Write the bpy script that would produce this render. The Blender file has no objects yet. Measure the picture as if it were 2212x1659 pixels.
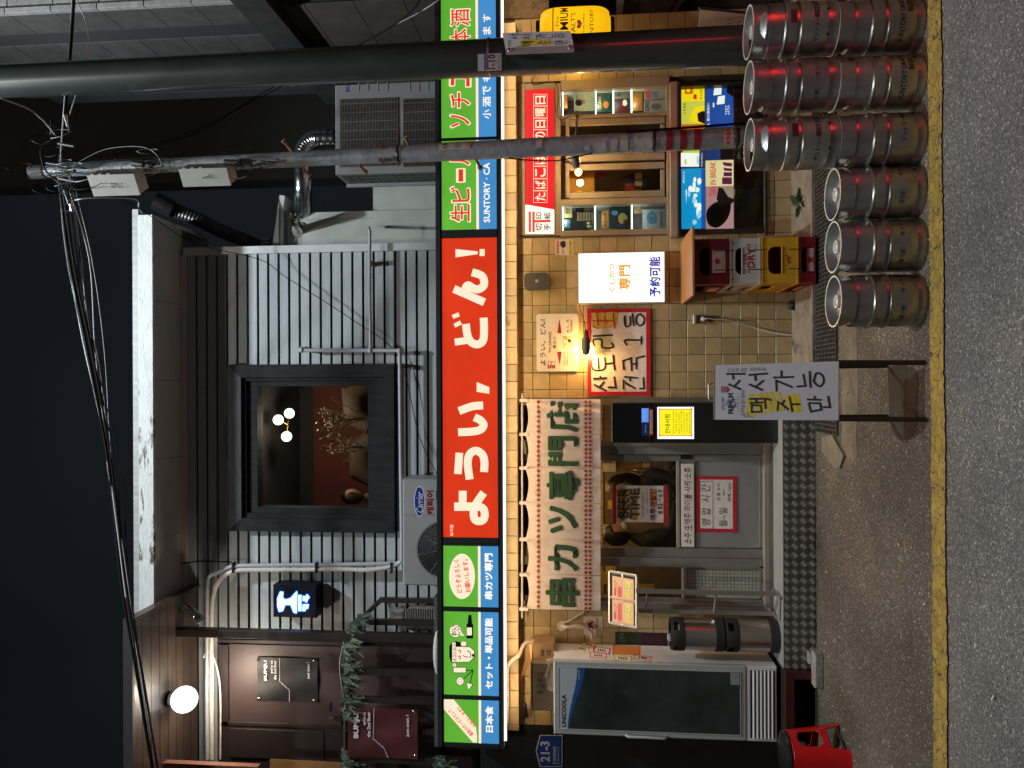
import bpy, bmesh, math, random
from mathutils import Vector, Matrix
random.seed(7)
R = math.radians
sc = bpy.context.scene
COL = sc.collection
# ------------------------------------------------------------------ camera
F = 1661.0                      # focal length in the units of the 2212 x 1659 view of the photograph
TH = R(5.3); RHO = .0045
CAM = Vector((0, -6.3, 1.7))
RT0 = Vector((1, 0, 0)); FW = Vector((0, math.cos(TH), math.sin(TH))); UP0 = Vector((0, -math.sin(TH), math.cos(TH)))
RT = (RT0 - RHO*UP0).normalized(); UP = (UP0 + RHO*RT0).normalized()
cam_d = bpy.data.cameras.new('camera'); cam = bpy.data.objects.new('camera', cam_d); COL.objects.link(cam)
cam_d.sensor_fit = 'HORIZONTAL'; cam_d.sensor_width = 36; cam_d.lens = 36*F/2212
cam_d.clip_start = .05; cam_d.clip_end = 500
cx = -UP; cy = RT; cz = cx.cross(cy)
m = Matrix((cx, cy, cz)).transposed().to_4x4(); m.translation = CAM; cam.matrix_world = m
sc.camera = cam
# ------------------------------------------------------------------ night sky
w = bpy.data.worlds.new('World'); sc.world = w; w.use_nodes = True
nt = w.node_tree; bg = nt.nodes['Background']
tc = nt.nodes.new('ShaderNodeTexCoord'); nz = nt.nodes.new('ShaderNodeTexNoise'); nz.inputs['Scale'].default_value = 1.3; nz.inputs['Detail'].default_value = 3
cr = nt.nodes.new('ShaderNodeValToRGB'); cr.color_ramp.elements[0].position = .35; cr.color_ramp.elements[1].position = .75
cr.color_ramp.elements[0].color = (.0034, .0044, .0060, 1); cr.color_ramp.elements[1].color = (.0085, .0110, .0140, 1)
nt.links.new(tc.outputs['Generated'], nz.inputs['Vector']); nt.links.new(nz.outputs['Fac'], cr.inputs['Fac']); nt.links.new(cr.outputs['Color'], bg.inputs['Color'])
bg.inputs['Strength'].default_value = 1.0
# ------------------------------------------------------------------ the lamps the photograph shows or implies
def lamp(name, kind, loc, energy, color, size=.05, rot=None, sy=None, spot=None):
    d = bpy.data.lights.new(name, kind); d.energy = energy; d.color = color
    if kind == 'AREA':
        d.size = size
        if sy: d.shape = 'RECTANGLE'; d.size_y = sy
    else: d.shadow_soft_size = size
    if spot: d.spot_size = spot; d.spot_blend = .5
    o = bpy.data.objects.new(name, d); COL.objects.link(o); o.location = loc
    if rot: o.rotation_euler = rot
    return o
WARM = (1.0, .62, .25)
STREET = Vector((.75, -2.45, 8.2))
lamp('street_lamp_light', 'SPOT', STREET, 1150, (.86, .95, 1.0), .12, (R(8), 0, 0), spot=R(165))
lamp('far_street_lamp_light', 'POINT', (-1.5, -8.5, 12.5), 1450, (1.0, .95, .88), .25)
lamp('bulb_light_poster', 'POINT', (.255, -.085, 1.655), 21, (1, .50, .12), .022)
lamp('bulb_light_window', 'POINT', (1.74, -.30, 1.72), 9, WARM, .03)
lamp('strip_light_under_sign', 'AREA', (0.3, -.300, 2.298), 19, (1.0, .76, .48), 6.0, (R(22), 0, 0), .03)
bpy.data.lights['strip_light_under_sign'].color = (1.0, .70, .38); bpy.data.lights['strip_light_under_sign'].energy = 21
lamp('porch_globe_light', 'POINT', (-2.58, -.2, 4.72), 24, (1.0, .84, .66), .09)
lamp('red_light_off_right', 'AREA', (3.0, -3.9, .95), 8.5, (1.0, .02, .03), .34, (R(90), 0, R(50)), 1.1)  # unseen red source implied by the keg reflections, made tall for their bands
# ------------------------------------------------------------------ colour management
sc.view_settings.view_transform = 'Standard'; sc.view_settings.look = 'None'; sc.view_settings.gamma = 1
sc.view_settings.exposure = 0; sc.view_settings.use_curve_mapping = False
sc.cycles.max_bounces = 8; sc.cycles.transparent_max_bounces = 12; sc.cycles.sample_clamp_indirect = 4

# ================================================================== helpers
def ray(x, y):
    a = (829.5 - y)/F; b = (1106 - x)/F
    return FW + a*RT + b*UP
def hit(x, y, pl=0.0):
    d = ray(x, y)
    if isinstance(pl, (int, float)):
        return CAM + d*((pl - CAM.y)/d.y)
    p, n = pl
    return CAM + d*((p - CAM).dot(n)/d.dot(n))
def gr(x, y, z=0.0):
    d = ray(x, y); return CAM + d*((z - CAM.z)/d.z)
def wrect(x0, x1, y0, y1, Y):
    xm = (x0+x1)/2; ym = (y0+y1)/2
    return hit(xm, y1, Y).x, hit(xm, y0, Y).x, hit(x1, ym, Y).z, hit(x0, ym, Y).z      # X left, X right, Z bottom, Z top
def lift(pl, e):
    if isinstance(pl, (int, float)): return pl - e
    return (pl[0] + pl[1]*e, pl[1])

ORG = {}
def thing(name, label, cat, loc=(0, 0, 0), group=None):
    o = bpy.data.objects.new(name, None); COL.objects.link(o); o.location = loc; o.empty_display_size = .1
    o['label'] = label; o['category'] = cat
    if group: o['group'] = group
    ORG[o] = Vector(loc)
    return o
def tag(o, label, cat, group=None):
    o['label'] = label; o['category'] = cat
    if group: o['group'] = group
    return o
def struct(o): o['kind'] = 'structure'; return o
def stuff(o): o['kind'] = 'stuff'; return o
def org(p): return ORG.get(p, Vector((0, 0, 0)))
def link(name, me, mt, parent=None, smooth=False, local=False):
    if not local and parent is not None:
        q = org(parent)
        if q.length > 0: me.transform(Matrix.Translation(-q))
    o = bpy.data.objects.new(name, me); COL.objects.link(o)
    if mt and not me.materials: me.materials.append(mt)
    if smooth:
        for f in me.polygons: f.use_smooth = True
    if parent is not None:
        o.parent = parent
    ORG[o] = org(parent) if parent is not None else Vector((0, 0, 0))
    return o
class MB:
    def __init__(s): s.v = []; s.f = []
    def quad(s, a, b, c, d):
        n = len(s.v); s.v += [tuple(a), tuple(b), tuple(c), tuple(d)]; s.f.append((n, n+1, n+2, n+3)); return s
    def poly(s, pts):
        n = len(s.v); s.v += [tuple(p) for p in pts]; s.f.append(tuple(range(n, n+len(pts)))); return s
    def box(s, x0, x1, y0, y1, z0, z1):
        n = len(s.v)
        s.v += [(x0,y0,z0),(x1,y0,z0),(x1,y1,z0),(x0,y1,z0),(x0,y0,z1),(x1,y0,z1),(x1,y1,z1),(x0,y1,z1)]
        s.f += [(n,n+3,n+2,n+1),(n+4,n+5,n+6,n+7),(n,n+1,n+5,n+4),(n+1,n+2,n+6,n+5),(n+2,n+3,n+7,n+6),(n+3,n,n+4,n+7)]
        return s
    def bevbox(s, x0, x1, y0, y1, z0, z1, b):
        # box whose front face (y0) has a bevelled border
        n = len(s.v)
        s.v += [(x0,y1,z0),(x1,y1,z0),(x1,y1,z1),(x0,y1,z1),(x0,y0+b,z0),(x1,y0+b,z0),(x1,y0+b,z1),(x0,y0+b,z1),
                (x0+b,y0,z0+b),(x1-b,y0,z0+b),(x1-b,y0,z1-b),(x0+b,y0,z1-b)]
        s.f += [(n,n+3,n+2,n+1)]
        for i in range(4):
            j = (i+1) % 4
            s.f += [(n+i, n+j, n+4+j, n+4+i), (n+4+i, n+4+j, n+8+j, n+8+i)]
        s.f += [(n+8, n+9, n+10, n+11)]
        return s
    def prism(s, pts, off):
        n = len(s.v); k = len(pts); off = Vector(off)
        s.v += [tuple(p) for p in pts] + [tuple(Vector(p)+off) for p in pts]
        s.f += [tuple(range(n, n+k)), tuple(range(n+2*k-1, n+k-1, -1))]
        for i in range(k):
            j = (i+1) % k; s.f.append((n+i, n+k+i, n+k+j, n+j))
        return s
    def tube(s, pts, r, n=8, cap=True):
        pts = [Vector(p) for p in pts]; k = len(pts); base = len(s.v)
        rr = r if isinstance(r, (list, tuple)) else [r]*k
        prev = None
        for i, p in enumerate(pts):
            t = (pts[min(i+1, k-1)] - pts[max(i-1, 0)])
            if t.length < 1e-9: t = Vector((0, 0, 1))
            t.normalize()
            if prev is None:
                a = Vector((0, 0, 1)) if abs(t.z) < .9 else Vector((1, 0, 0))
                u = t.cross(a).normalized()
            else:
                u = prev - t*prev.dot(t)
                if u.length < 1e-6: u = t.orthogonal()
                u.normalize()
            v = t.cross(u); prev = u
            for j in range(n):
                an = 2*math.pi*j/n
                s.v.append(tuple(p + rr[i]*(u*math.cos(an) + v*math.sin(an))))
        for i in range(k-1):
            for j in range(n):
                a = base+i*n+j; b = base+i*n+(j+1) % n
                s.f.append((a, b, b+n, a+n))
        if cap:
            s.f.append(tuple(base+j for j in reversed(range(n)))); s.f.append(tuple(base+(k-1)*n+j for j in range(n)))
        return s
    def lathe(s, prof, c=(0, 0, 0), n=32, axis='Z', closed=False, skip=None):
        base = len(s.v); c = Vector(c); k = len(prof)
        for r, z in prof:
            for j in range(n):
                an = 2*math.pi*j/n
                p = Vector((r*math.cos(an), r*math.sin(an), z))
                if axis == 'Y': p = Vector((p.x, -p.z, p.y))
                if axis == 'X': p = Vector((p.z, p.x, p.y))
                s.v.append(tuple(c+p))
        for i in range(k-1):
            for j in range(n):
                if skip and skip(i, j): continue
                a = base+i*n+j; b = base+i*n+(j+1) % n
                s.f.append((a, b, b+n, a+n))
        return s
    def ball(s, c, r, n=16, m_=10, sc_=(1, 1, 1)):
        prof = []
        for i in range(m_+1):
            an = -math.pi/2 + math.pi*i/m_; prof.append((max(1e-4, math.cos(an))*r, math.sin(an)*r))
        b = len(s.v); s.lathe(prof, (0, 0, 0), n)
        for i in range(b, len(s.v)):
            x, y, z = s.v[i]; s.v[i] = (c[0]+x*sc_[0], c[1]+y*sc_[1], c[2]+z*sc_[2])
        return s
    def build(s, name, mt, parent=None, smooth=False, local=False):
        me = bpy.data.meshes.new(name); me.from_pydata(s.v, [], s.f); me.update()
        bm = bmesh.new(); bm.from_mesh(me); bmesh.ops.recalc_face_normals(bm, faces=bm.faces); bm.to_mesh(me); bm.free()
        o = link(name, me, mt, parent, smooth, local)
        if smooth:
            try: me.set_sharp_from_angle(angle=R(38))
            except Exception: pass
        return o
# ---- things laid on planes, read off the photograph
def pbox(name, x0, x1, y0, y1, Y, depth, mt, parent=None, bev=0):
    a, b, c, d = wrect(x0, x1, y0, y1, Y)
    mb = MB()
    if bev: mb.bevbox(a, b, Y, Y+depth, c, d, bev)
    else: mb.box(a, b, Y, Y+depth, c, d)
    return mb.build(name, mt, parent)
def pflat(name, pts, pl, mt, parent=None, e=.0):
    pl = lift(pl, e)
    return MB().poly([hit(x, y, pl) for x, y in pts]).build(name, mt, parent)
def pprism(name, pts, pl, depth, mt, parent=None):
    n = Vector((0, -1, 0)) if isinstance(pl, (int, float)) else pl[1]
    return MB().prism([hit(x, y, pl) for x, y in pts], -n*depth).build(name, mt, parent)
def rect(x0, x1, y0, y1): return [(x0, y1), (x0, y0), (x1, y0), (x1, y1)]
def spline(pts, k=6, closed=False):
    if len(pts) < 3: return pts
    out = []; n = len(pts)
    rng = range(n) if closed else range(n-1)
    for i in rng:
        g = (lambda q: pts[q % n]) if closed else (lambda q: pts[min(max(q, 0), n-1)])
        p0, p1, p2, p3 = g(i-1), g(i), g(i+1), g(i+2)
        for j in range(k):
            t = j/k
            out.append(tuple(.5*((2*p1[d]) + (-p0[d]+p2[d])*t + (2*p0[d]-5*p1[d]+4*p2[d]-p3[d])*t*t + (-p0[d]+3*p1[d]-3*p2[d]+p3[d])*t**3) for d in range(len(p1))))
    if not closed: out.append(tuple(pts[-1]))
    return out
def ribbon2(pts, w_):
    n = len(pts); L = []; Rr = []
    closed = n > 2 and abs(pts[0][0]-pts[-1][0]) + abs(pts[0][1]-pts[-1][1]) < 1e-6
    for i in range(n):
        if closed and i in (0, n-1): a = pts[n-2]; b = pts[1]; c0 = pts[0]
        else: a = pts[max(i-1, 0)]; b = pts[min(i+1, n-1)]; c0 = pts[i]
        def un(p, q):
            dx, dy = q[0]-p[0], q[1]-p[1]; l = math.hypot(dx, dy) or 1; return dx/l, dy/l
        if (i == 0 and not closed): d1 = d2 = un(c0, b)
        elif (i == n-1 and not closed): d1 = d2 = un(a, c0)
        else: d1 = un(a, c0); d2 = un(c0, b)
        tx, ty = d1[0]+d2[0], d1[1]+d2[1]; l = math.hypot(tx, ty)
        if l < .3: tx, ty = d1; l = 1
        tx, ty = tx/l, ty/l
        cosh = max(.55, tx*d1[0]+ty*d1[1]); h = (w_[i] if isinstance(w_, list) else w_)/2/cosh
        L.append((c0[0]-ty*h, c0[1]+tx*h)); Rr.append((c0[0]+ty*h, c0[1]-tx*h))
    return L, Rr
def pstroke(name, lines, width, pl, mt, parent=None, e=.003, smooth_=False, tr=None):
    """flat brush or tape strokes; lines in photo units (or through tr)"""
    mb = MB(); i = 0
    for ln in lines:
        wd = width
        if isinstance(ln, tuple) and isinstance(ln[0], (int, float)) and isinstance(ln[1], list): wd, ln = ln
        if tr: ln = [tr(p) for p in ln]
        if smooth_: ln = spline(ln, 5)
        L, Rr = ribbon2(ln, wd)
        p2 = lift(pl, e + .00015*(i % 8)); i += 1
        A = [hit(x, y, p2) for x, y in L]; B = [hit(x, y, p2) for x, y in Rr]
        n = len(mb.v); mb.v += [tuple(p) for p in A] + [tuple(p) for p in B]; k = len(A)
        for j in range(k-1): mb.f.append((n+j, n+j+1, n+k+j+1, n+k+j))
    return mb.build(name, mt, parent)
# ---- lettering: all text curves are turned to meshes in one go at the end
JOBS = []
def text(body, box, pl, mt, parent, bold=.0, e=.003, corners=None, fn=None, name='lettering', keep=False, slant=0, rot180=False):
    """box = (x0, x1, y0, y1) in photo units: x0 the top of the letters, y1 their left end"""
    if fn is None:
        if isinstance(pl, (int, float)) and corners is None:
            a, b, c, d = wrect(*box, pl - e)
            if keep: pass
            fn = lambda u, v: Vector((a+(b-a)*u, pl-e, c+(d-c)*v))
        else:
            p2 = lift(pl, e)
            if corners is None: x0, x1, y0, y1 = box; corners = [(x1, y1), (x1, y0), (x0, y0), (x0, y1)]   # BL BR TR TL
            q = [hit(x, y, p2) for x, y in corners]
            fn = lambda u, v: (q[0]*(1-u)+q[1]*u)*(1-v) + (q[3]*(1-u)+q[2]*u)*v
    JOBS.append((body, fn, mt, parent, bold, name, slant))
def rtext(body, cx_, cy_, ang, size_x, size_y, pl, mt, parent, bold=0, e=.003):
    """text centred at (cx, cy), turned by ang degrees anticlockwise as read; size_x along, size_y tall (photo units)"""
    # reading direction in the photograph is -y, letter-up is -x
    ca, sa = math.cos(R(ang)), math.sin(R(ang))
    rd = (-sa, -ca); ud = (-ca, sa)
    def c(u, v): return (cx_ + rd[0]*u*size_x/2 + ud[0]*v*size_y/2, cy_ + rd[1]*u*size_x/2 + ud[1]*v*size_y/2)
    text(body, None, pl, mt, parent, bold, e, corners=[c(-1, -1), c(1, -1), c(1, 1), c(-1, 1)])
def flush_text():
    obs = []
    for body, fn, mt, parent, bold, name, slant in JOBS:
        c = bpy.data.curves.new('t', 'FONT'); c.body = body; c.resolution_u = 2; c.offset = bold if bold <= .012 else 0; c.fill_mode = 'FRONT'; c.shear = slant
        o = bpy.data.objects.new('t', c); COL.objects.link(o); obs.append(o)
    dg = bpy.context.evaluated_depsgraph_get(); dg.update()
    for o, (body, fn, mt, parent, bold, name, slant) in zip(obs, JOBS):
        me = bpy.data.meshes.new_from_object(o.evaluated_get(dg))
        if not me or not me.vertices: print('EMPTY TEXT', body); continue
        xs = [v.co.x for v in me.vertices]; ys = [v.co.y for v in me.vertices]
        x0, x1, y0, y1 = min(xs), max(xs), min(ys), max(ys); dx = (x1-x0) or 1; dy = (y1-y0) or 1
        uv = [((v.co.x-x0)/dx, (v.co.y-y0)/dy) for v in me.vertices]
        if bold <= .012:
            for v, (u, t) in zip(me.vertices, uv): v.co = fn(u, t)
        else:       # bold: the glyphs repeated with small shifts
            fs = [tuple(p.vertices) for p in me.polygons]; V = []; Fs = []
            nrm = (fn(.55, .5)-fn(.45, .5)).cross(fn(.5, .55)-fn(.5, .45)); nrm.normalize()
            sh = [(0, 0), (1, 1), (-1, 1), (1, -1), (-1, -1)] + ([(1.3, 0), (-1.3, 0), (0, 1.3), (0, -1.3)] if bold > .03 else [])
            for q, (a, b) in enumerate(sh):
                n0 = len(V); du, dt = a*bold*.62/dx, b*bold*.62/dy
                V += [tuple(fn(u+du, t+dt) + nrm*(.00006*q)) for u, t in uv]; Fs += [tuple(i+n0 for i in f) for f in fs]
            me = bpy.data.meshes.new(name); me.from_pydata(V, [], Fs); me.update()
        me.materials.clear()
        link(name, me, mt, parent)
    for o in obs:
        c = o.data; bpy.data.objects.remove(o); bpy.data.curves.remove(c)
# ------------------------------------------------------------------ materials
MC = {}
def mat(name, col, rough=.6, metal=0, var=.12, scale=6, bump=0, bscale=None, emit=0, ecol=None, rnd=0, stretch=None, spots=None, coat=0, spec=None):
    if name in MC: return MC[name]
    m = bpy.data.materials.new(name); m.use_nodes = True; nt = m.node_tree; b = nt.nodes['Principled BSDF']
    b.inputs['Roughness'].default_value = rough; b.inputs['Metallic'].default_value = metal
    if spec is not None: b.inputs['Specular IOR Level'].default_value = spec
    if coat: b.inputs['Coat Weight'].default_value = coat; b.inputs['Coat Roughness'].default_value = .08
    c4 = (*col, 1)
    b.inputs['Base Color'].default_value = c4
    tc = nt.nodes.new('ShaderNodeTexCoord'); src = tc.outputs['Object']
    if stretch:
        mp = nt.nodes.new('ShaderNodeMapping'); mp.inputs['Scale'].default_value = stretch; nt.links.new(src, mp.inputs['Vector']); src = mp.outputs['Vector']
    out = None
    if var:
        n = nt.nodes.new('ShaderNodeTexNoise'); n.inputs['Scale'].default_value = scale; n.inputs['Detail'].default_value = 5; n.inputs['Roughness'].default_value = .6
        nt.links.new(src, n.inputs['Vector'])
        r = nt.nodes.new('ShaderNodeValToRGB'); r.color_ramp.elements[0].position = .3; r.color_ramp.elements[1].position = .7
        r.color_ramp.elements[0].color = (*[max(0, k*(1-var)) for k in col], 1); r.color_ramp.elements[1].color = (*[min(1, k*(1+var)) for k in col], 1)
        nt.links.new(n.outputs['Fac'], r.inputs['Fac']); out = r.outputs['Color']
    if spots:      # (colour, scale, threshold) dirt or flaked paint with a shape of its own
        sc_, ss, th = spots[0], spots[1], spots[2]
        n2 = nt.nodes.new('ShaderNodeTexNoise'); n2.inputs['Scale'].default_value = ss; n2.inputs['Detail'].default_value = 8; n2.inputs['Roughness'].default_value = .7
        nt.links.new(src, n2.inputs['Vector'])
        r2 = nt.nodes.new('ShaderNodeValToRGB'); r2.color_ramp.elements[0].position = th; r2.color_ramp.elements[1].position = min(1, th+.05)
        nt.links.new(n2.outputs['Fac'], r2.inputs['Fac'])
        mx = nt.nodes.new('ShaderNodeMix'); mx.data_type = 'RGBA'; nt.links.new(r2.outputs['Color'], mx.inputs['Factor'])
        if out: nt.links.new(out, mx.inputs['A'])
        else: mx.inputs['A'].default_value = c4
        mx.inputs['B'].default_value = (*sc_, 1); out = mx.outputs['Result']
    if rnd:
        oi = nt.nodes.new('ShaderNodeObjectInfo'); mr = nt.nodes.new('ShaderNodeMapRange'); mr.inputs['To Min'].default_value = 1-rnd; mr.inputs['To Max'].default_value = 1+rnd
        nt.links.new(oi.outputs['Random'], mr.inputs['Value'])
        hs = nt.nodes.new('ShaderNodeHueSaturation'); nt.links.new(mr.outputs['Result'], hs.inputs['Value'])
        if out: nt.links.new(out, hs.inputs['Color'])
        else: hs.inputs['Color'].default_value = c4
        out = hs.outputs['Color']
    if out: nt.links.new(out, b.inputs['Base Color'])
    if bump:
        nb = nt.nodes.new('ShaderNodeTexNoise'); nb.inputs['Scale'].default_value = bscale or scale*6; nb.inputs['Detail'].default_value = 6
        nt.links.new(src, nb.inputs['Vector'])
        bp = nt.nodes.new('ShaderNodeBump'); bp.inputs['Strength'].default_value = bump; bp.inputs['Distance'].default_value = .01
        nt.links.new(nb.outputs['Fac'], bp.inputs['Height']); nt.links.new(bp.outputs['Normal'], b.inputs['Normal'])
    if emit:
        b.inputs['Emission Strength'].default_value = emit; b.inputs['Emission Color'].default_value = (*(ecol or col), 1)
        if out and not ecol: nt.links.new(out, b.inputs['Emission Color'])
    MC[name] = m; return m
def s2l(r, g, b):   # sRGB 0..255 to linear
    f = lambda c: (c/255/12.92) if c/255 <= .04045 else ((c/255+.055)/1.055)**2.4
    return (f(r), f(g), f(b))
def lit(name, rgb, k=1.0, var=.03):   # backlit print: gives off its own colour
    c = s2l(*rgb)
    if name in MC: return MC[name]
    m = mat(name, tuple(x*.25 for x in c), .35, emit=k, ecol=c, var=0)
    if var:      # tubes behind the sheet light it a little unevenly
        nt = m.node_tree; b = nt.nodes['Principled BSDF']; tc = nt.nodes.new('ShaderNodeTexCoord'); n = nt.nodes.new('ShaderNodeTexNoise'); n.inputs['Scale'].default_value = 2.5
        mr = nt.nodes.new('ShaderNodeMapRange'); mr.inputs['From Min'].default_value = .3; mr.inputs['From Max'].default_value = .7; mr.inputs['To Min'].default_value = k*(1-var*2); mr.inputs['To Max'].default_value = k*(1+var*2)
        nt.links.new(tc.outputs['Object'], n.inputs['Vector']); nt.links.new(n.outputs['Fac'], mr.inputs['Value']); nt.links.new(mr.outputs['Result'], b.inputs['Emission Strength'])
    return m
def glass(name, tint=(.9, .95, .95), refl=1.0):
    if name in MC: return MC[name]
    m = bpy.data.materials.new(name); m.use_nodes = True; nt = m.node_tree; nt.nodes.remove(nt.nodes['Principled BSDF'])
    out = nt.nodes['Material Output']; t = nt.nodes.new('ShaderNodeBsdfTransparent'); t.inputs['Color'].default_value = (*tint, 1)
    g = nt.nodes.new('ShaderNodeBsdfGlossy'); g.inputs['Roughness'].default_value = .04; g.inputs['Color'].default_value = (refl, refl, refl, 1)
    fr = nt.nodes.new('ShaderNodeFresnel'); fr.inputs['IOR'].default_value = 1.5; mx = nt.nodes.new('ShaderNodeMixShader')
    nt.links.new(fr.outputs[0], mx.inputs[0]); nt.links.new(t.outputs[0], mx.inputs[1]); nt.links.new(g.outputs[0], mx.inputs[2]); nt.links.new(mx.outputs[0], out.inputs[0])
    MC[name] = m; return m
def pr(name, rgb, rough=.55, **k): return mat(name, s2l(*rgb), rough, **k)
def pieces(r, holes, minw=.012):
    """what is left of rectangle r=(a,b,c,d) [x0,x1,z0,z1] after the holes"""
    rs = [r]
    for h in holes:
        out = []
        for a, b, c, d in rs:
            ha, hb, hc, hd = max(a, h[0]), min(b, h[1]), max(c, h[2]), min(d, h[3])
            if ha >= hb or hc >= hd: out.append((a, b, c, d)); continue
            if a < ha: out.append((a, ha, c, d))
            if hb < b: out.append((hb, b, c, d))
            if c < hc: out.append((ha, hb, c, hc))
            if hd < d: out.append((ha, hb, hd, d))
        rs = out
    return [q for q in rs if q[1]-q[0] > minw and q[3]-q[2] > minw]
ALU = mat('aluminium', (.36, .34, .32), .38, .85, .1, 9)
DKFRAME = mat('dark_grey_frame', (.035, .040, .043), .42, .3, .15, 7)
STEEL = mat('stainless_steel', (.60, .60, .58), .27, 1, .18, 5, stretch=(1, 1, 14), bump=.03)
BLACK = mat('black_plastic', (.012, .012, .013), .35, 0, .2, 8)
RUBBER = mat('black_rubber', (.018, .018, .018), .75, 0, .2, 12)
WHITEP = mat('white_paint', (.62, .62, .60), .5, 0, .10, 7)
INK = mat('black_ink', (.015, .015, .017), .6, var=0)
REDINK = mat('red_ink', (.55, .03, .02), .6, var=.1)
REDTAPE = mat('red_tape', (.50, .015, .03), .45, var=.18, scale=20)
PAPER = mat('paper', (.72, .66, .62), .75, var=.08, scale=14, bump=.25, bscale=18)
CABLE = mat('black_cable', (.006, .006, .007), .6, var=0, spec=.12)
GREYC = mat('grey_cable', (.35, .36, .37), .5, var=0)
GLASS = glass('window_glass')
# ================================================================== GROUND
def asphalt(name, base, warm, speck):
    m = bpy.data.materials.new(name); m.use_nodes = True; nt = m.node_tree; b = nt.nodes['Principled BSDF']; b.inputs['Roughness'].default_value = .82
    N = nt.nodes.new; L = nt.links.new
    tc = N('ShaderNodeTexCoord'); src = tc.outputs['Object']
    v = N('ShaderNodeTexVoronoi'); v.inputs['Scale'].default_value = 135; L(src, v.inputs['Vector'])
    hs = N('ShaderNodeSeparateColor'); L(v.outputs['Color'], hs.inputs['Color'])
    r = N('ShaderNodeValToRGB'); e = r.color_ramp.elements
    e[0].position = 0; e[0].color = (*[c*.5 for c in base], 1); e[1].position = .55; e[1].color = (*base, 1)
    x = r.color_ramp.elements.new(.92); x.color = (*[c*1.35 for c in base], 1); x = r.color_ramp.elements.new(.985); x.color = (*speck, 1)
    L(hs.outputs[0], r.inputs['Fac'])
    n = N('ShaderNodeTexNoise'); n.inputs['Scale'].default_value = 1.1; n.inputs['Detail'].default_value = 6; L(src, n.inputs['Vector'])
    r2 = N('ShaderNodeValToRGB'); r2.color_ramp.elements[0].position = .35; r2.color_ramp.elements[1].position = .7
    r2.color_ramp.elements[0].color = (*warm, 1); r2.color_ramp.elements[1].color = (1.15, 1.13, 1.08, 1); L(n.outputs['Fac'], r2.inputs['Fac'])
    mx = N('ShaderNodeMix'); mx.data_type = 'RGBA'; mx.blend_type = 'MULTIPLY'; mx.inputs['Factor'].default_value = 1
    L(r.outputs['Color'], mx.inputs['A']); L(r2.outputs['Color'], mx.inputs['B']); L(mx.outputs['Result'], b.inputs['Base Color'])
    n3 = N('ShaderNodeTexNoise'); n3.inputs['Scale'].default_value = 60; n3.inputs['Detail'].default_value = 8; L(src, n3.inputs['Vector'])
    ad = N('ShaderNodeMath'); ad.operation = 'ADD'; L(v.outputs['Distance'], ad.inputs[0]); L(n3.outputs['Fac'], ad.inputs[1])
    bp = N('ShaderNodeBump'); bp.inputs['Strength'].default_value = .8; bp.inputs['Distance'].default_value = .004
    L(ad.outputs[0], bp.inputs['Height']); L(bp.outputs['Normal'], b.inputs['Normal'])
    return m
ROADM = asphalt('road_asphalt', (.178, .170, .164), (.72, .72, .72), (.5, .48, .45))
PAVEM = asphalt('pavement_asphalt', (.138, .120, .098), (.56, .52, .46), (.46, .42, .36))
struct(MB().box(-60, 60, -60, 60, -.3, 0).build('road', ROADM))
yl = lambda x, y: gr(x, y, 0)
A0, A1 = gr(2007, 0), gr(2020.7, 1659); B0, B1 = gr(2035.7, 0), gr(2050.6, 1659)
def ext(a, b, X): return Vector((X, a.y+(b.y-a.y)*(X-a.x)/(b.x-a.x), 0))
XL, XR = -30, 30
mb = MB(); a, b, c, d = ext(A0, A1, XL), ext(A0, A1, XR), ext(B0, B1, XR), ext(B0, B1, XL)
pv = MB(); pv.quad((XL, 1.2, .004), (XR, 1.2, .004), (XR, (b.y+c.y)/2, .004), (XL, (a.y+d.y)/2, .004)); struct(pv.build('pavement', PAVEM))
# yellow line: long sheet with uneven edges
m = mat('yellow_road_paint', (.40, .27, .05), .8, var=.32, scale=14, bump=.8, bscale=110, spots=((.13, .11, .08), 22, .60))
nt_ = m.node_tree; bs = nt_.nodes['Principled BSDF']; old = bs.inputs['Base Color'].links[0].from_socket
tcn = nt_.nodes.new('ShaderNodeTexCoord'); vo = nt_.nodes.new('ShaderNodeTexVoronoi'); vo.feature = 'DISTANCE_TO_EDGE'; vo.inputs['Scale'].default_value = 17
nw = nt_.nodes.new('ShaderNodeTexNoise'); nw.inputs['Scale'].default_value = 9; ad = nt_.nodes.new('ShaderNodeMix'); ad.data_type = 'RGBA'; ad.inputs['Factor'].default_value = .12
nt_.links.new(tcn.outputs['Object'], nw.inputs['Vector']); nt_.links.new(tcn.outputs['Object'], ad.inputs['A']); nt_.links.new(nw.outputs['Color'], ad.inputs['B']); nt_.links.new(ad.outputs['Result'], vo.inputs['Vector'])
rp = nt_.nodes.new('ShaderNodeValToRGB'); rp.color_ramp.elements[0].position = .010; rp.color_ramp.elements[1].position = .034
nt_.links.new(vo.outputs['Distance'], rp.inputs['Fac']); mx = nt_.nodes.new('ShaderNodeMix'); mx.data_type = 'RGBA'; nt_.links.new(rp.outputs['Color'], mx.inputs['Factor'])
mx.inputs['A'].default_value = (.06, .05, .035, 1); nt_.links.new(old, mx.inputs['B']); nt_.links.new(mx.outputs['Result'], bs.inputs['Base Color'])
xs = [XL] + [-3+i*.02 for i in range(330)] + [XR]; v = []; f = []
for X in xs:
    j1 = random.gauss(0, .0035)+.004*math.sin(X*9); j2 = random.gauss(0, .0035)+.004*math.sin(X*7+1)
    p = ext(A0, A1, X); q = ext(B0, B1, X); v += [(X, p.y+j1, .008), (X, q.y+j2, .008)]
for i in range(len(xs)-1): f.append((2*i, 2*i+1, 2*i+3, 2*i+2))
mb = MB(); mb.v = v; mb.f = f; struct(mb.build('yellow_road_line', m))
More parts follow.
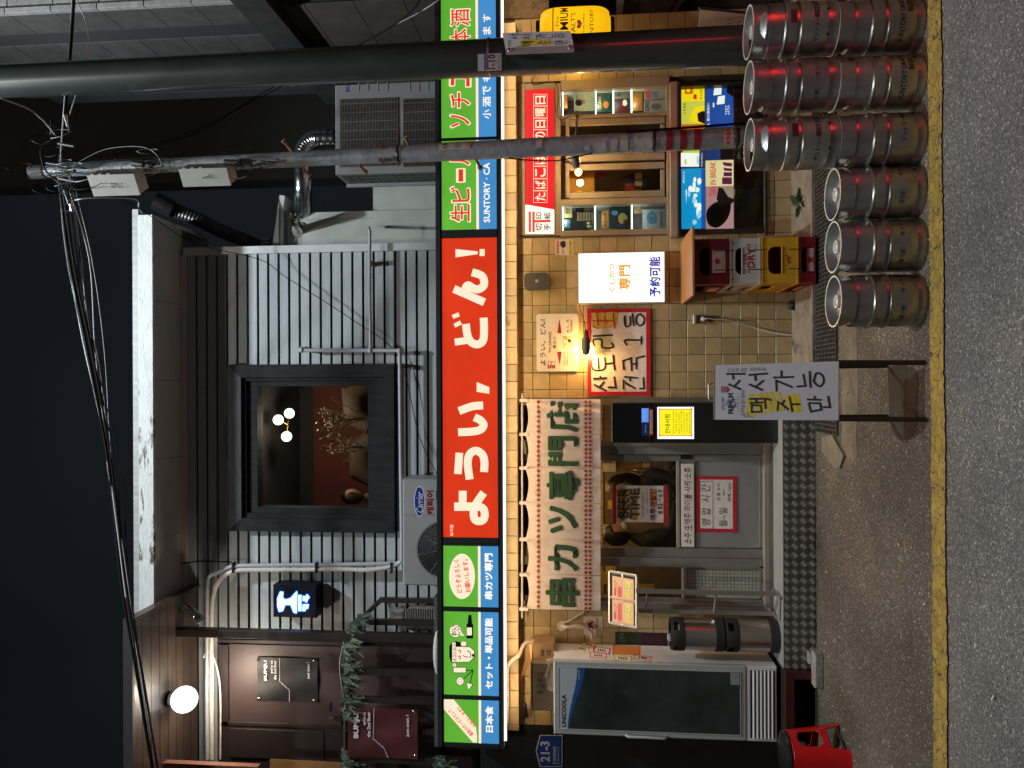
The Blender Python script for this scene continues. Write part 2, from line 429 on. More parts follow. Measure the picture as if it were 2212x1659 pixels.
# oily patch and scattered grit
WET = mat('damp_stain', (.036, .026, .018), .75, var=.3, scale=20, bump=.5, bscale=90)
pts = [gr(x, y, .0065) for x, y in spline([(1922, 795), (1978, 800), (1980, 880), (1978, 925), (1962, 948), (1935, 945), (1922, 910), (1920, 850)], 5, True)]
struct(MB().poly(pts).build('damp_patch', WET))
PATCH = mat('worn_concrete_patch', (.17, .14, .10), .9, var=.35, scale=6, bump=.7, bscale=60, spots=((.09, .08, .06), 9, .58))
pts = [gr(x, y, .0055) for x, y in spline([(1815, 560), (1815, 700), (1816, 830), (1818, 940), (1816, 1000), (1835, 1004), (1851, 985), (1849, 930), (1853, 830), (1850, 700), (1852, 620), (1850, 560)], 4, True)]
struct(MB().poly(pts).build('concrete_strip', PATCH))
g = MB()
for i in range(2600):
    x = random.uniform(1775, 2212); y = random.uniform(-40, 1700); s = random.uniform(.0015, .0035) if random.random() < .93 else random.uniform(.005, .010)
    if random.random() < .5: x = random.uniform(1770, 1850)
    p = gr(x, y, .006); g.v += [(p.x-s, p.y-s, .004), (p.x+s, p.y-s*.5, .004), (p.x, p.y+s, .004), (p.x, p.y, .004+s)]
    n = len(g.v)-4; g.f += [(n, n+1, n+3), (n+1, n+2, n+3), (n+2, n, n+3)]
stuff(g.build('grit', mat('grit', (.38, .35, .30), .8, var=.4, scale=60)))
LEAFD = mat('dry_leaf', (.45, .30, .14), .7, var=.3, scale=30)
for i, (x, y, l) in enumerate([(1858, 1083, 'dry leaf lying on the asphalt below the checker plate ramp'), (1830, 848, 'brown dry leaf between the legs of the standing sign'), (1997, 1305, 'white cigarette end just above the yellow line'), (2145, 1507, 'pale cigarette end on the road below the yellow line'), (1801, 765, 'pale leaf scrap beside the drain grate'), (1942, 1175, 'small twig scrap on the pavement')]):
    p = gr(x, y, .01); mb = MB(); a = random.uniform(0, 3)
    if 'cigarette' in l: d = Vector((math.cos(a), math.sin(a), 0))*.014; mb.tube([p-d, p+d], .0045, 8); mm = mat('cigarette_paper', (.7, .66, .55), .7, var=.1); o = mb.build('cigarette_end', mm); tag(o, l, 'litter')
    else:
        d = Vector((math.cos(a), math.sin(a), 0))*.022; e_ = Vector((-d.y, d.x, 0))*.4
        mb.v = [tuple(p-d), tuple(p+e_+Vector((0, 0, .006))), tuple(p+d), tuple(p-e_+Vector((0, 0, .008)))]; mb.f = [(0, 1, 2), (0, 2, 3)]; tag(mb.build('leaf', LEAFD), l, 'leaf')
# concrete apron at the foot of the wall, drain, ramp
CONC = mat('old_concrete', (.24, .20, .15), .85, var=.3, scale=7, bump=.8, bscale=30, spots=((.09, .08, .06), 5, .6))
DARK = mat('pit_dark', (.01, .01, .01), .9, var=0)
xr = hit(1700, 858, 0).x
mb = MB(); n0 = 60; top = []
for i in range(n0+1):
    X = xr + (3.4-xr)*i/n0; top.append((X, -.515+random.uniform(-.012, .012)))
for i in range(n0):
    (x0, y0), (x1, y1) = top[i], top[i+1]
    mb.quad((x0, y0, .035), (x1, y1, .035), (x1, .0, .045), (x0, .0, .045)); mb.quad((x0, y0, 0), (x1, y1, 0), (x1, y1, .035), (x0, y0, .035))
struct(mb.build('concrete_apron', CONC))
dr = thing('drain_grate', 'rusty steel drain grate in front of the concrete apron', 'drain grate', (xr-.5, -.78, 0))
XA = gr(1795, 938, 0).x
MB().box(XA, 3.4, -.985, -.535, .005, .0075).build('channel', DARK, dr)
GR = mat('galvanised_grate', (.16, .15, .13), .6, .6, .3, 20)
mb = MB(); X = XA
while X < 3.4: mb.box(X, X+.006, -.985, -.535, .008, .020); X += .031
stuff(mb.build('grate_bar', GR, dr)); mb = MB()
for k in range(9): mb.box(XA, 3.4, -.98+k*.054, -.974+k*.054, .012, .023)
stuff(mb.build('cross_bar', GR, dr))
o = MB().prism([gr(x, y, .024) for x, y in [(1775, 945), (1797, 940), (1812, 968), (1822, 985), (1812, 1012), (1800, 1008), (1786, 988), (1774, 975)]], (0, 0, -.022)).build('concrete_lump', mat('mortar_lump', (.19, .17, .12), .9, var=.25, scale=9, bump=1, bscale=25))
tag(o, 'pale broken lump of mortar at the left end of the drain grate', 'concrete lump')
# ramp / landing with checker plate riser
CHK = mat('checker_plate', (.20, .19, .17), .45, .8, .3, 5, bump=.15, bscale=40)
XL_, XR_ = hit(1725, 1445, -.47).x, xr
ld = thing('entrance_step', 'entrance step faced with worn checker plate below the sliding door', 'step', ((XL_+XR_)/2, -.47, 0))
MB().box(XL_, XR_, -.47, .35, .001, .236).build('plate_sheet', CHK, ld)
MB().box(XL_, XR_+.0, -.475, -.2, .2365, .243).build('edge_trim', mat('bright_trim', (.7, .7, .68), .4, .6, .1), ld)
mb = MB(); mb2 = MB(); px = .063; k = 0; z = .030
while z < .23:
    X = XL_ + .02 + (.031 if k % 2 else 0)
    while X < XR_-.03:
        for j in range(4 if k % 2 == 0 else 3):
            o_ = (j-1.5)*.0112; sg_ = 1 if k % 2 == 0 else -1; L_ = .0160; a = Vector((X+o_*.7-L_, -.4705, z+(o_*.7+L_)*sg_)); b = Vector((X+o_*.7+L_, -.4705, z+(o_*.7-L_)*sg_))
            w_ = Vector((.0017, 0, .0017*sg_)); mb_ = mb if k % 2 == 0 else mb2; n = len(mb_.v)
            mid = (a+b)/2 + Vector((0, -.0028, 0))
            mb_.v += [tuple(a), tuple(mid-w_), tuple(b), tuple(mid+w_)]; mb_.f.append((n, n+1, n+2, n+3))
        X += px
    z += .0315; k += 1
stuff(mb.build('tread_rib', mat('rib_steel_lit', (.78, .76, .70), .45, .0, .2, 12), ld))  # ribs that catch the light: their glint is put into a pale colour
stuff(mb2.build('tread_rib', mat('rib_steel_shaded', (.13, .12, .11), .5, .4, .2, 12), ld))  # ribs slanting the other way, same steel with their shade in the colour
# ================================================================== TILED SHOP FRONT
TS = .1385
Z0 = .035; X0 = hit(1180, 586.3, 0).x
TILEM = mat('cream_wall_tile', (.41, .312, .160), .36, 0, .16, 7, bump=.12, bscale=25, rnd=.17, spots=((.24, .165, .08), 3.2, .62))
GROUT = mat('tile_grout', (.13, .095, .05), .9, var=.2, scale=20)
FLOORX = (-2.80, 3.0)
ZTOP = hit(1119, 800, 0).z
H_WIN = wrect(1121, 1660, 168, 508, 0)
H_DOOR = wrect(1124, 1664, 860, 1320, 0); H_DOOR = (H_DOOR[0], H_DOOR[1], .243, H_DOOR[3]+.3)
H_WIN = (H_WIN[0], H_WIN[1], hit(1657, 340, 0).z, ZTOP+.1)
wall = thing('tiled_wall', 'cream tiled ground floor wall of the corner bar', 'wall', (0, 0, 0))
mb = MB()
for a, b, c, d in pieces((FLOORX[0], FLOORX[1], -.05, 2.9), [H_WIN, H_DOOR]): mb.box(a, b, .006, .16, c, d)
mb.build('wall_body', GROUT, wall)
cells = []
i0 = math.floor((FLOORX[0]-X0)/TS)
for i in range(i0, i0+44):
    for j in range(0, 16):
        a, c = X0+i*TS, Z0+j*TS
        r_ = (max(a, FLOORX[0]), min(a+TS, FLOORX[1]), c, min(c+TS, ZTOP+.05))
        if r_[1]-r_[0] < .02 or r_[3]-r_[2] < .02: continue
        for p_ in pieces(r_, [H_WIN, H_DOOR], .02):
            cells.append(p_)
random.Random(3).shuffle(cells)
cells.sort(key=lambda q: -(round((q[1]-q[0])*(q[3]-q[2])*60) - (9 if q[0] > 2.35 or q[0] < -2.2 else 0)))
g_ = .0022
full = MB().bevbox(g_, TS-g_, 0, .008, g_, TS-g_, .0025)
fm = bpy.data.meshes.new('tile'); fm.from_pydata(full.v, [], full.f); fm.materials.append(TILEM); fm.update()
cnt = 0; st = MB()
def put_tile(c_, parent, Y, stm):
    global cnt
    a, b, c, d = c_
    if cnt < 255:
        cnt += 1
        if abs(b-a-TS) < 1e-4 and abs(d-c-TS) < 1e-4:
            o = bpy.data.objects.new('tile', fm); COL.objects.link(o); o.parent = parent
            q = org(parent); o.location = (a-q.x, Y-q.y, c-q.z); o.rotation_euler = (random.gauss(0, .006), 0, random.gauss(0, .006))
        else:
            MB().bevbox(a+g_, b-g_, Y, Y+.008, c+g_, d-g_, .0025).build('tile', TILEM, parent)
    else: stm.bevbox(a+g_, b-g_, Y, Y+.008, c+g_, d-g_, .0025)
for c_ in cells: put_tile(c_, wall, 0.0, st)
stuff(st.build('wall_tile', TILEM, wall))
# tiled beam below the sign
zb, zt = hit(1118, 830, -.12).z, hit(1086, 830, -.12).z
beam = thing('tiled_beam', 'tiled lintel beam running under the illuminated sign', 'beam', (0, -.12, zb))
MB().box(FLOORX[0], 2.92, -.112, .005, zb, zt+.1).build('beam_body', GROUT, beam)
xb = hit(1100, 565, -.12).x % TS
X = FLOORX[0]; X = math.floor(X/TS)*TS + xb
while X < 2.92:
    a, b = max(X, FLOORX[0]), min(X+TS, 2.92)
    if b-a > .02: MB().bevbox(a+g_, b-g_, -.12, -.112, zb+.002, zt-.002, .0025).build('tile', TILEM, beam)
    X += TS
# ================================================================== SHOP INTERIOR
IW = mat('interior_wall_tile', (.20, .14, .07), .5, var=.25, scale=4)
ROOM = (-2.0, .55, 2.3)
rm = MB()
def inner(name, mb_, m_): return struct(mb_.build(name, m_))
inner('interior_wall', MB().box(-2.75, 2.9, 1.55, 1.6, .2, 2.6).box(-2.79, -2.75, .2, 1.6, .2, 2.6).box(.55, .6, .2, 1.6, .2, 2.6), IW)
inner('interior_floor', MB().box(-2.75, 2.9, .352, 1.6, .15, .24), mat('interior_floor', (.12, .09, .06), .6, var=.3))
inner('interior_ceiling', MB().box(-2.75, 2.9, .16, 1.6, 2.42, 2.46), mat('interior_ceiling', (.10, .07, .05), .8))
it = thing('interior_tiling', 'yellow tiled back wall seen through the sliding door', 'wall', (0, 1.54, 1.2)); mb = MB()
for i in range(36):
    for j in range(6): mb.bevbox(-2.7+i*.09+.003, -2.7+(i+1)*.09-.003, 1.54, 1.549, 1.5+j*.13+.003, 1.5+(j+1)*.13-.003, .002)
stuff(mb.build('tile', mat('yellow_interior_tile', (.50, .33, .10), .35, var=.15), it))
lamp('room_light_inside', 'POINT', (-1.2, 1.15, 2.3), 18, (1, .68, .34), .12)
lamp('room_light_by_door', 'POINT', (-.85, .42, 2.15), 8, (1, .62, .28), .10)
# ================================================================== UPPER STOREY
YS = .25
ub = thing('upper_house', 'grey painted clapboard upper storey above the orange sign', 'house', (0, YS, 2.9))
zS0, zS1 = hit(948, 830, YS).z - .25, hit(397, 830, YS).z
XSR = hit(700, 546, YS).x; XSL = -3.9
W_OUT = wrect(500, 856, 787, 1146, YS)
WALLD = mat('wall_backing', (.02, .022, .024), .9, var=0)
PLK = mat('painted_clapboard', (.29, .325, .34), .62, 0, .10, 5, bump=.12, bscale=30, rnd=.05, stretch=(1, 1, 5), spots=((.22, .23, .22), 2.2, .70))
mb = MB()
W_IN = wrect(545, 802, 833, 1098, YS)
for a, b, c, d in pieces((XSL, XSR, zS0, zS1+.1), [W_IN]): mb.box(a, b, YS+.05, YS+.16, c, d)
mb.build('wall_body', WALLD, ub)
zA, zB = hit(945, 650, YS).z, hit(400, 650, YS).z; pitch = (zA and (zB-zA)/24.0)
nrow = 26
for k in range(nrow):
    z0 = zB - (k+1)*pitch; z1 = z0 + pitch*.80
    for a, b, c, d in pieces((XSL, XSR, z0, z1), [W_OUT], .02):
        segs = [a]
        while b - segs[-1] > 2.6: segs.append(segs[-1] + random.uniform(1.6, 2.4))
        segs.append(b)
        for s0, s1 in zip(segs[:-1], segs[1:]):
            t = (z1-c)/(z1-z0)
            q = MB(); yb = YS-.010; yt = YS-.002
            q.prism([(s0, yb, c), (s0, yt, d), (s0, YS+.012, d), (s0, YS+.012, c)], (s1-s0-.0015, 0, 0))
            q.build('plank', PLK, ub)
CB = mat('white_corner_board', (.50, .53, .54), .55, 0, .12, 6, bump=.2)
MB().box(XSR, XSR+.065, YS-.035, YS+.16, zS0, zB).build('corner_board', CB, ub)
MB().box(XSR, XSR+.065, YS+.16, 1.2, zS0, zB).build('side_wall', CB, ub)
# eave: soffit panels, peeling fascia, roof edge
DF = 6.07; YF = DF-6.3
z5 = hit(330, 830, YF).z; z6 = hit(299, 830, YF).z
XE0, XE1 = hit(315, 1345, YF).x, hit(315, 472, YF).x
PEEL = mat('peeling_white_paint', (.56, .59, .58), .6, 0, .12, 8, bump=.4, bscale=25, stretch=(1, 1, 4), spots=((.07, .055, .035), 3.0, .57))
MB().box(XE0, XE1, YF, YF+.03, z5, z6).build('fascia_board', PEEL, ub)
SOF = mat('soffit_board', (.40, .38, .34), .7, 0, .12, 3)
n = 5
for k in range(n):
    a = XE0 + (XE1-XE0)*k/n; b = XE0 + (XE1-XE0)*(k+1)/n
    MB().box(a+.002, b-.002, YF+.032, YS+.01, z5+.01, z5+.022).build('soffit_panel', SOF, ub)
MB().box(XE0, XE1, YF+.03, YS, z5+.025, z6).build('eave_core', WALLD, ub)
MB().box(XSL, XSR, YS-.028, YS-.006, z5-.045, z5+.008).build('cornice_trim', SOF, ub)
z7, z8 = hit(292, 830, YF-.05).z, hit(279, 830, YF-.05).z
MB().box(XE0-.05, XE1+.06, YF+.045, YF+.5, z6+.001, z7).build('roof_edge', mat('dark_roof', (.03, .026, .022), .9, var=.3), ub)
MB().box(XE0-.05, XE1+.08, YF+.004, YF+1.2, z7, z8).build('roof_flashing', mat('roof_flashing', (.34, .35, .35), .6, .2, .25, 4, stretch=(6, 1, 1)), ub)
# end face of eave at the right, a sliver of the return
MB().box(XE1, XE1+.03, YF, YS+.5, z5, z6).build('barge_board', PEEL, ub)
# ---- big timber framed window
DW = mat('dark_stained_frame', (.018, .020, .022), .75, 0, .35, 3, bump=.4, bscale=14, stretch=(6, 1, 1.2), spec=.15)
DWL = mat('paler_frame_head', (.060, .063, .067), .7, 0, .3, 5, bump=.4, bscale=16, stretch=(1.2, 1, 6), spec=.2)  # head board paler than the rest of the frame
def ring(name, o_, i_, Y, depth, ms, parent):
    (a, b, c, d), (e, f_, g2, h) = o_, i_
    for nm, pts, m_ in (('head', [(a, d), (b, d), (f_, h), (e, h)], ms[0]), ('frame_sill', [(a, c), (e, g2), (f_, g2), (b, c)], ms[1]), ('jamb', [(a, c), (a, d), (e, h), (e, g2)], ms[1]), ('jamb', [(b, c), (f_, g2), (f_, h), (b, d)], ms[1])):
        MB().prism([(x, Y, z) for x, z in pts], (0, depth, 0)).build(nm, m_, parent)
win = MB(); 
fr = pprism('window', [(500, 787), (500, 800), (502, 800), (502, 787)], YS-.05, .01, DW, ub)   # root of the window's sub-parts
ORG[fr] = org(ub)
M1 = wrect(523, 832, 815, 1120, YS-.05)
ring('outer', W_OUT, M1, YS-.075, .085, (DWL, DW), fr)
M2 = wrect(532, 815, 822, 1110, YS-.05)
ring('mid', M1, M2, YS-.045, .06, (DW, DW), fr)
M3 = wrect(556, 795, 834, 1097, YS-.02)
ring('inner', M2, M3, YS-.02, .12, (DW, DW), fr)
o = MB().quad((M3[0], YS+.06, M3[2]), (M3[1], YS+.06, M3[2]), (M3[1], YS+.06, M3[3]), (M3[0], YS+.06, M3[3])).build('pane', GLASS, fr)
# room behind it
a, b, c, d = M3
BR = mat('dark_red_room_wall', (.16, .035, .02), .8, var=.2, scale=2); BD = mat('dark_room_wall', (.035, .03, .028), .8, var=.3)
zr = hit(677, 900, 1.9).z
struct(MB().box(a-.8, b+.8, 1.9, 1.95, c-.3, zr).build('upper_room_wall', BR)); struct(MB().box(a-.8, b+.8, 1.9, 1.95, zr, d+.6).build('upper_room_frieze', BD))
struct(MB().box(a-.85, a-.8, YS+.17, 1.95, c-.3, d+.6).box(b+.8, b+.85, YS+.17, 1.95, c-.3, d+.6).box(a-.8, b+.8, YS+.17, 1.9, d+.25, d+.6).box(a-.8, b+.8, YS+.17, 1.9, c-.35, c-.3).build('upper_room_shell', BD))
GL = lit('globe_lamp_glow', (255, 250, 232), 3.0, 0)
ch = thing('chandelier', 'three globe chandelier glowing inside the upstairs window', 'chandelier', hit(618, 930, .9), 'lamps')
for i, (x, y) in enumerate([(601, 907), (625, 893), (619, 943)]):
    p = hit(x, y, .9 + (i == 1)*.12); MB().ball(p, .050, 20, 12).build('lamp_globe', GL, ch, True)
    MB().tube([p, hit(622, 918, .95)], .006).build('arm', mat('brass', (.5, .35, .12), .35, 1, .1), ch)
lamp('chandelier_light', 'POINT', hit(640, 915, .75), 11.0, (1, .85, .62), .06)
# low chairs and plants upstairs
SOFA = mat('tan_upholstery', (.11, .065, .038), .8, var=.2, scale=5)
for i, (y, l) in enumerate([(870, 'tan upholstered sofa back, right one behind the upstairs window'), (990, 'tan upholstered sofa back, left one behind the upstairs window')]):
    p = hit(760, y, 1.2 + .2*i); s = thing('sofa', l, 'sofa', (p.x, p.y, c-.3), 'sofas in the upstairs room')
    q = MB(); q.tube([(p.x-.22, p.y, c+.22), (p.x-.12, p.y+.02, c+.38), (p.x+.1, p.y+.02, c+.40), (p.x+.24, p.y, c+.20)], [.11, .16, .16, .11], 14); q.build('backrest', SOFA, s, True)
    MB().box(p.x-.28, p.x+.28, p.y-.3, p.y+.1, c-.3, c+.02).build('seat', SOFA, s)
LEAFG = mat('indoor_leaf', (.22, .17, .06), .6, var=.4, scale=10)
for i, (x0, y, hgt, l) in enumerate([(790, 905, .42, 'sparse potted plant before the right upstairs sofa'), (790, 968, .36, 'sparse potted plant before the left upstairs sofa')]):
    p = hit(x0, y, .75); pl = thing('potted_plant', l, 'plant', p, 'potted plants upstairs'); q = MB(); lf = MB(); rr = random.Random(i+5)
    for k in range(22):
        t = Vector((rr.gauss(0, .09), rr.gauss(0, .05), hgt*rr.uniform(.6, 1.15))); q.tube([p, p+t*.5+Vector((rr.gauss(0, .02), 0, 0)), p+t], .002, 4)
        for z_ in range(9):
            c_ = p + t*rr.uniform(.45, 1) + Vector((rr.gauss(0, .02), rr.gauss(0, .02), rr.gauss(0, .015))); s_ = rr.uniform(.008, .018); d_ = Vector((rr.gauss(0, 1), rr.gauss(0, 1), rr.gauss(0, 1))).normalized(); e_ = d_.orthogonal().normalized()
            lf.quad(c_-d_*s_, c_+e_*s_*.4, c_+d_*s_, c_-e_*s_*.4)
    q.build('stem', LEAFG, pl); stuff(lf.build('foliage', LEAFG, pl))
# ================================================================== WHITE ANNEX, right of the clapboard
ANX = mat('annex_paint', (.36, .38, .35), .6, 0, .12, 4, bump=.15, spots=((.16, .16, .13), 4, .70))
an = thing('annex_wall', 'pale rendered annex wall right of the clapboard, below the sheet metal boxes', 'wall', hit(940, 460, .55))
pbox('wall_panel', 806, 960, 378, 545, .55, .2, ANX, an)
pbox('wall_panel', 612, 960, 456, 545, .50, .2, ANX, an)
pprism('roof_panel', [(604, 421), (615, 423), (600, 537), (588, 535)], .42, .5, mat('annex_roof_paint', (.42, .45, .42), .6, 0, .1), an)
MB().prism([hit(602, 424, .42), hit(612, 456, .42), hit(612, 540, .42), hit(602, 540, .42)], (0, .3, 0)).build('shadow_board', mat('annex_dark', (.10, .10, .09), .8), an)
for y in (474,): pbox('seam', 618, 806, y-1.2, y, .498, .004, mat('seam', (.18, .19, .18), .7), an)
pbox('seam', 618, 621, 456, 537, .495, .006, mat('seam', (.18, .19, .18), .7), an)
# dark building mass behind
DB = mat('dark_far_wall', (.012, .010, .009), .9, var=.3, scale=1.5)
tag(MB().box(hit(250, 398, 5.5).x, 9, 5.5, 6, 0, 16).build('far_building', DB), 'dark brown building block far behind the steel duct', 'building')
# ================================================================== RIGHT NEIGHBOUR: stone panel building
nb = thing('stone_building', 'stone panel clad neighbour building at the right edge', 'building', (2.97, -.1, 2.9))
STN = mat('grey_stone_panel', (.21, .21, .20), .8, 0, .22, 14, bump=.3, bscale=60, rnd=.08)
STD = mat('shaded_stone_panel', (.050, .048, .045), .8, 0, .25, 8, bump=.3, bscale=40, rnd=.10)  # same stone as the front, the flank's shade put into a darker colour
YN = -.15; XN = hit(250, 20, YN).x
zt_ = 7.6; zb_ = hit(520, 15, YN).z; ph = (hit(15, 12, YN).z - hit(520, 12, YN).z)/5
MB().box(XN+.02, XN+3, YN+.02, 1.9, zb_-.3, zt_).build('wall_body', WALLD, nb)
z = zb_; k = 0
while z < zt_:
    for j in range(4):
        a = XN + .05 + j*.75; MB().bevbox(a+.003, a+.747, YN, YN+.02, z+.003, z+ph-.003, .003).build('stone_panel', STN, nb)
    MB().bevbox(XN-.0, XN+.047, YN-.03, YN+.02, z+.003, z+ph-.003, .003).build('stone_panel', STN, nb)
    y0 = YN+.02
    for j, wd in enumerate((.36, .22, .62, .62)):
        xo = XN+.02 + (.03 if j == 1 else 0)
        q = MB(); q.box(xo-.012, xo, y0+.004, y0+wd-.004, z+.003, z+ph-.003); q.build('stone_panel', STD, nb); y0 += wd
    z += ph; k += 1
# steel transfer beam and lower flank
mt = mat('dark_steel_beam', (.045, .042, .042), .6, .3, .3)
za = hit(560, 2, YN).z
MB().box(XN-.10, XN+.06, YN-.5, 1.9, zb_-.30, zb_-.02).build('steel_beam', mt, nb)
LOW = mat('glow_tinted_flank', (.055, .045, .036), .85, 0, .25, 5, rnd=.08)  # side stone continued, warm glow of the sign tinted into its colour
zz = 2.75; 
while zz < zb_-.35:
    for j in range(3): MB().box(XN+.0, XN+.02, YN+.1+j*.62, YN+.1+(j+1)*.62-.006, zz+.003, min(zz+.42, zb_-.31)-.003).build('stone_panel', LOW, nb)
    zz += .42
MB().box(XN+.02, XN+3, YN+.12, 1.9, 2.0, zb_-.3).build('lower_wall', WALLD, nb)
STU = mat('brown_stucco', (.16, .12, .08), .95, 0, .35, 30, bump=1, bscale=60)
tag(pbox('stucco_wall', 1075, 1185, -60, 38, -.02, .3, STU), 'rough brown stucco wall end right of the yellow lantern', 'wall')
tag(MB().box(3.02, 8, 1.6, 1.7, -.1, 2.4).build('alley_wall', DB), 'unlit wall at the back of the alley behind the beer kegs', 'wall')
# ================================================================== LEFT DARK DOORWAY
LD = mat('black_doorway', (.010, .010, .011), .5, var=.3)
tag(MB().box(-6, FLOORX[0]-.002, -.02, .3, 0, 2.52).build('black_side_wall', LD), 'black unlit shop front at the left beside the drinks fridge', 'wall')
# ================================================================== ILLUMINATED SIGN
YG = -.36
sg = thing('fascia_sign', 'long illuminated sign, orange in the middle with green and blue ends', 'sign', hit(1015, 830, YG))
FR = mat('sign_frame', (.040, .045, .050), .38, .5, .12, 6)
GRN = lit('sign_green', (96, 176, 54), .92, .05); BLU = lit('sign_blue', (66, 140, 200), .92, .05); ORG_ = lit('sign_orange', (222, 56, 24), .86, .05); CRM = lit('sign_cream', (250, 229, 200), 1, 0)
WHT = lit('sign_white', (255, 246, 232), 1, 0); REDL = lit('sign_red', (222, 52, 24), 1, 0); BLKL = mat('sign_black', (.006, .006, .006), .4, var=0)
XSG0, XSG1 = hit(1015, 1614, YG).x, 3.9
def zz_(x): return hit(x, 830, YG).z
MB().box(XSG0, XSG1, YG+.012, -.125, zz_(1083), zz_(944)).build('sign_housing', FR, sg)
for nm, x0, x1, pr_ in (('frame_bar', 943, 952.5, .012), ('frame_bar', 952.5, 956, .002), ('frame_bar', 1074.5, 1077, .002), ('frame_bar', 1077, 1083.5, .012)):
    MB().box(XSG0, XSG1, YG-pr_, YG+.011, zz_(x1)+.0005, zz_(x0)).build(nm, FR, sg)
SEC = [(-190, 297, 'g'), (303, 496, 'g'), (514, 1161, 'o'), (1179, 1311, 'g'), (1321, 1502, 'g'), (1511, 1605, 'g')]
for y0, y1, k in SEC:
    a, b, _, _ = wrect(956, 1074, y0, y1, YG)
    if k == 'o': MB().box(a, b, YG+.004, YG+.0115, zz_(1074.5), zz_(956)).build('sign_panel', ORG_, sg)
    else:
        MB().box(a, b, YG+.004, YG+.0115, zz_(1030.5), zz_(956)).build('sign_panel', GRN, sg)
        MB().box(a, b, YG+.0035, YG+.0115, zz_(1036), zz_(1030.5)).build('stripe', CRM, sg)
        MB().box(a, b, YG+.004, YG+.0115, zz_(1074.5), zz_(1036)).build('sign_panel', BLU, sg)
ys = [(297, 303), (496, 514), (1161, 1179), (1311, 1321), (1502, 1511), (1605, 1614)]
for y0, y1 in ys:
    a, b, _, _ = wrect(956, 1074, y0, y1, YG)
    MB().box(a, b, YG-.006, YG+.0115, zz_(1074.4), zz_(956.2)).build('divider', FR, sg)
    if y1-y0 > 12: MB().box(a+(b-a)*.35, b-(b-a)*.35, YG-.012, YG-.006, zz_(1074.4), zz_(956.2)).build('divider', FR, sg)
YP = YG+.004
# main words: brush strokes of the round hand-cut letters
c2 = lambda p: (336*0 + 553 + p[0]/3.0, 553 + p[1]/3.0)        # second-column crop, row 2
zA_ = lambda p: (932.6 + p[0]*.1045, 1042.4 + p[1]*.1045)
W = 17.0
lines = [
 [zA_((640, 170)), zA_((640, 480))],                                           # yo: short bar
 (18.0, [zA_((463, 498)), zA_((850, 498))]),
 (17.0, spline([zA_(p) for p in [(1075, 210), (985, 335), (900, 470), (868, 600), (870, 700), (905, 775), (985, 800), (1062, 770), (1095, 690), (1090, 600), (1060, 535), (985, 500), (900, 498), (800, 498)]], 5)),
]
L2 = [
 (16, [(1290, 1344), (1335, 1344)]),
 (16.5, [(1318, 1275), (1308, 1413)]),                                          # u: bar
 (17, [(1385, 1448), (1372, 1345), (1385, 1285), (1425, 1262), (1465, 1285), (1480, 1330), (1478, 1400)]),
 (17, [(1472, 968), (1400, 975), (1315, 1005)]),                                # i: right
 (17, [(1310, 1142), (1400, 1138), (1455, 1125), (1475, 1095), (1455, 1065), (1415, 1045)]),
 (17, [(1436, 818), (1505, 893)]),
 (15, [(1288, 558), (1385, 545)]),
 (17, [(1360, 440), (1372, 520), (1400, 562), (1440, 572), (1472, 545), (1478, 470), (1475, 400)]),
 (9, [(1274, 395), (1316, 378)]), (9, [(1286, 452), (1328, 430)]),
 (17, [(1282, 213), (1480, 300)]), (17, [(1380, 262), (1358, 215), (1375, 190), (1410, 210), (1445, 215), (1478, 185), (1465, 130), (1400, 105)]),
]
for wd, ln in L2[1:]:
    ln = [c2(p) for p in ln]
    if len(ln) > 2: ln = spline(ln, 5)
    lines.append((wd, ln))
# comma as polygon; exclamation
lines = [l for l in lines if not (isinstance(l, tuple) and l[1][0][1] > 820 and l[1][0][1] < 826)]
ycen = lambda l: (lambda q: sum(p[1] for p in q)/len(q))(l[1] if isinstance(l, tuple) else l)
for lo, hi in ((1040, 1200), (960, 1040), (850, 960), (660, 780), (560, 660)):
    g_l = [l for l in lines if lo <= ycen(l) < hi]
    if g_l: pstroke('lettering', g_l, W, YP, CRM, sg, .002)
pflat('lettering', [c2(p) for p in [(1430, 817), (1512, 850), (1512, 893), (1430, 880)]], YP, CRM, sg, .002)
pflat('lettering', [(984, 538), (984, 556), (1032, 549), (1032, 543)], YP, CRM, sg, .002); pflat('lettering', [(1036, 538), (1036, 553), (1047, 553), (1047, 538)], YP, CRM, sg, .002)
text('요이땅', (972, 979.5, 1133, 1158), YP, CRM, sg, .015)
def dtext(s, box, e=.002, out=.055, inn=.015, mo=None, mi=None):
    text(s, (box[0]-1.2, box[1]+1.2, box[2]-1.2, box[3]+1.2), YP, mo or CRM, sg, out, e); text(s, box, YP, mi or REDL, sg, inn, e+.002)
for s, y0, y1 in (('生', 442, 478), ('ビ', 404, 436), ('ー', 366, 392), ('ル', 322, 356), ('ソ', 248, 274), ('チ', 200, 232), ('ュ', 161, 187), ('・', 137, 145), ('日', 98, 130), ('本', 63, 96), ('酒', 20, 56)):
    bx = (974, 1014, y0, y1)
    if s == 'ー': bx = (991, 1000, y0, y1)
    if s == '・': bx = (990, 998, y0, y1)
    dtext(s, bx)
text('SUNTORY · CA', (1045, 1058, 352, 480), YP, WHT, sg, .03)
for s, y0, y1 in (('小', 237, 256), ('酒', 209, 230), ('で', 186, 204), ('も', 157, 176), ('お', 130, 148), ('出', 108, 126), ('し', 84, 100), ('ま', 58, 74), ('す', 31, 47)): text(s, (1043, 1060, y0, y1), YP, WHT, sg, .03)
text('串カツ専門', (1047, 1064, 1196, 1294), YP, WHT, sg, .045)
text('セット・単品可能', (1048, 1064, 1336, 1487), YP, WHT, sg, .045)
text('日本食', (1049, 1065, 1526, 1581), YP, WHT, sg, .045)
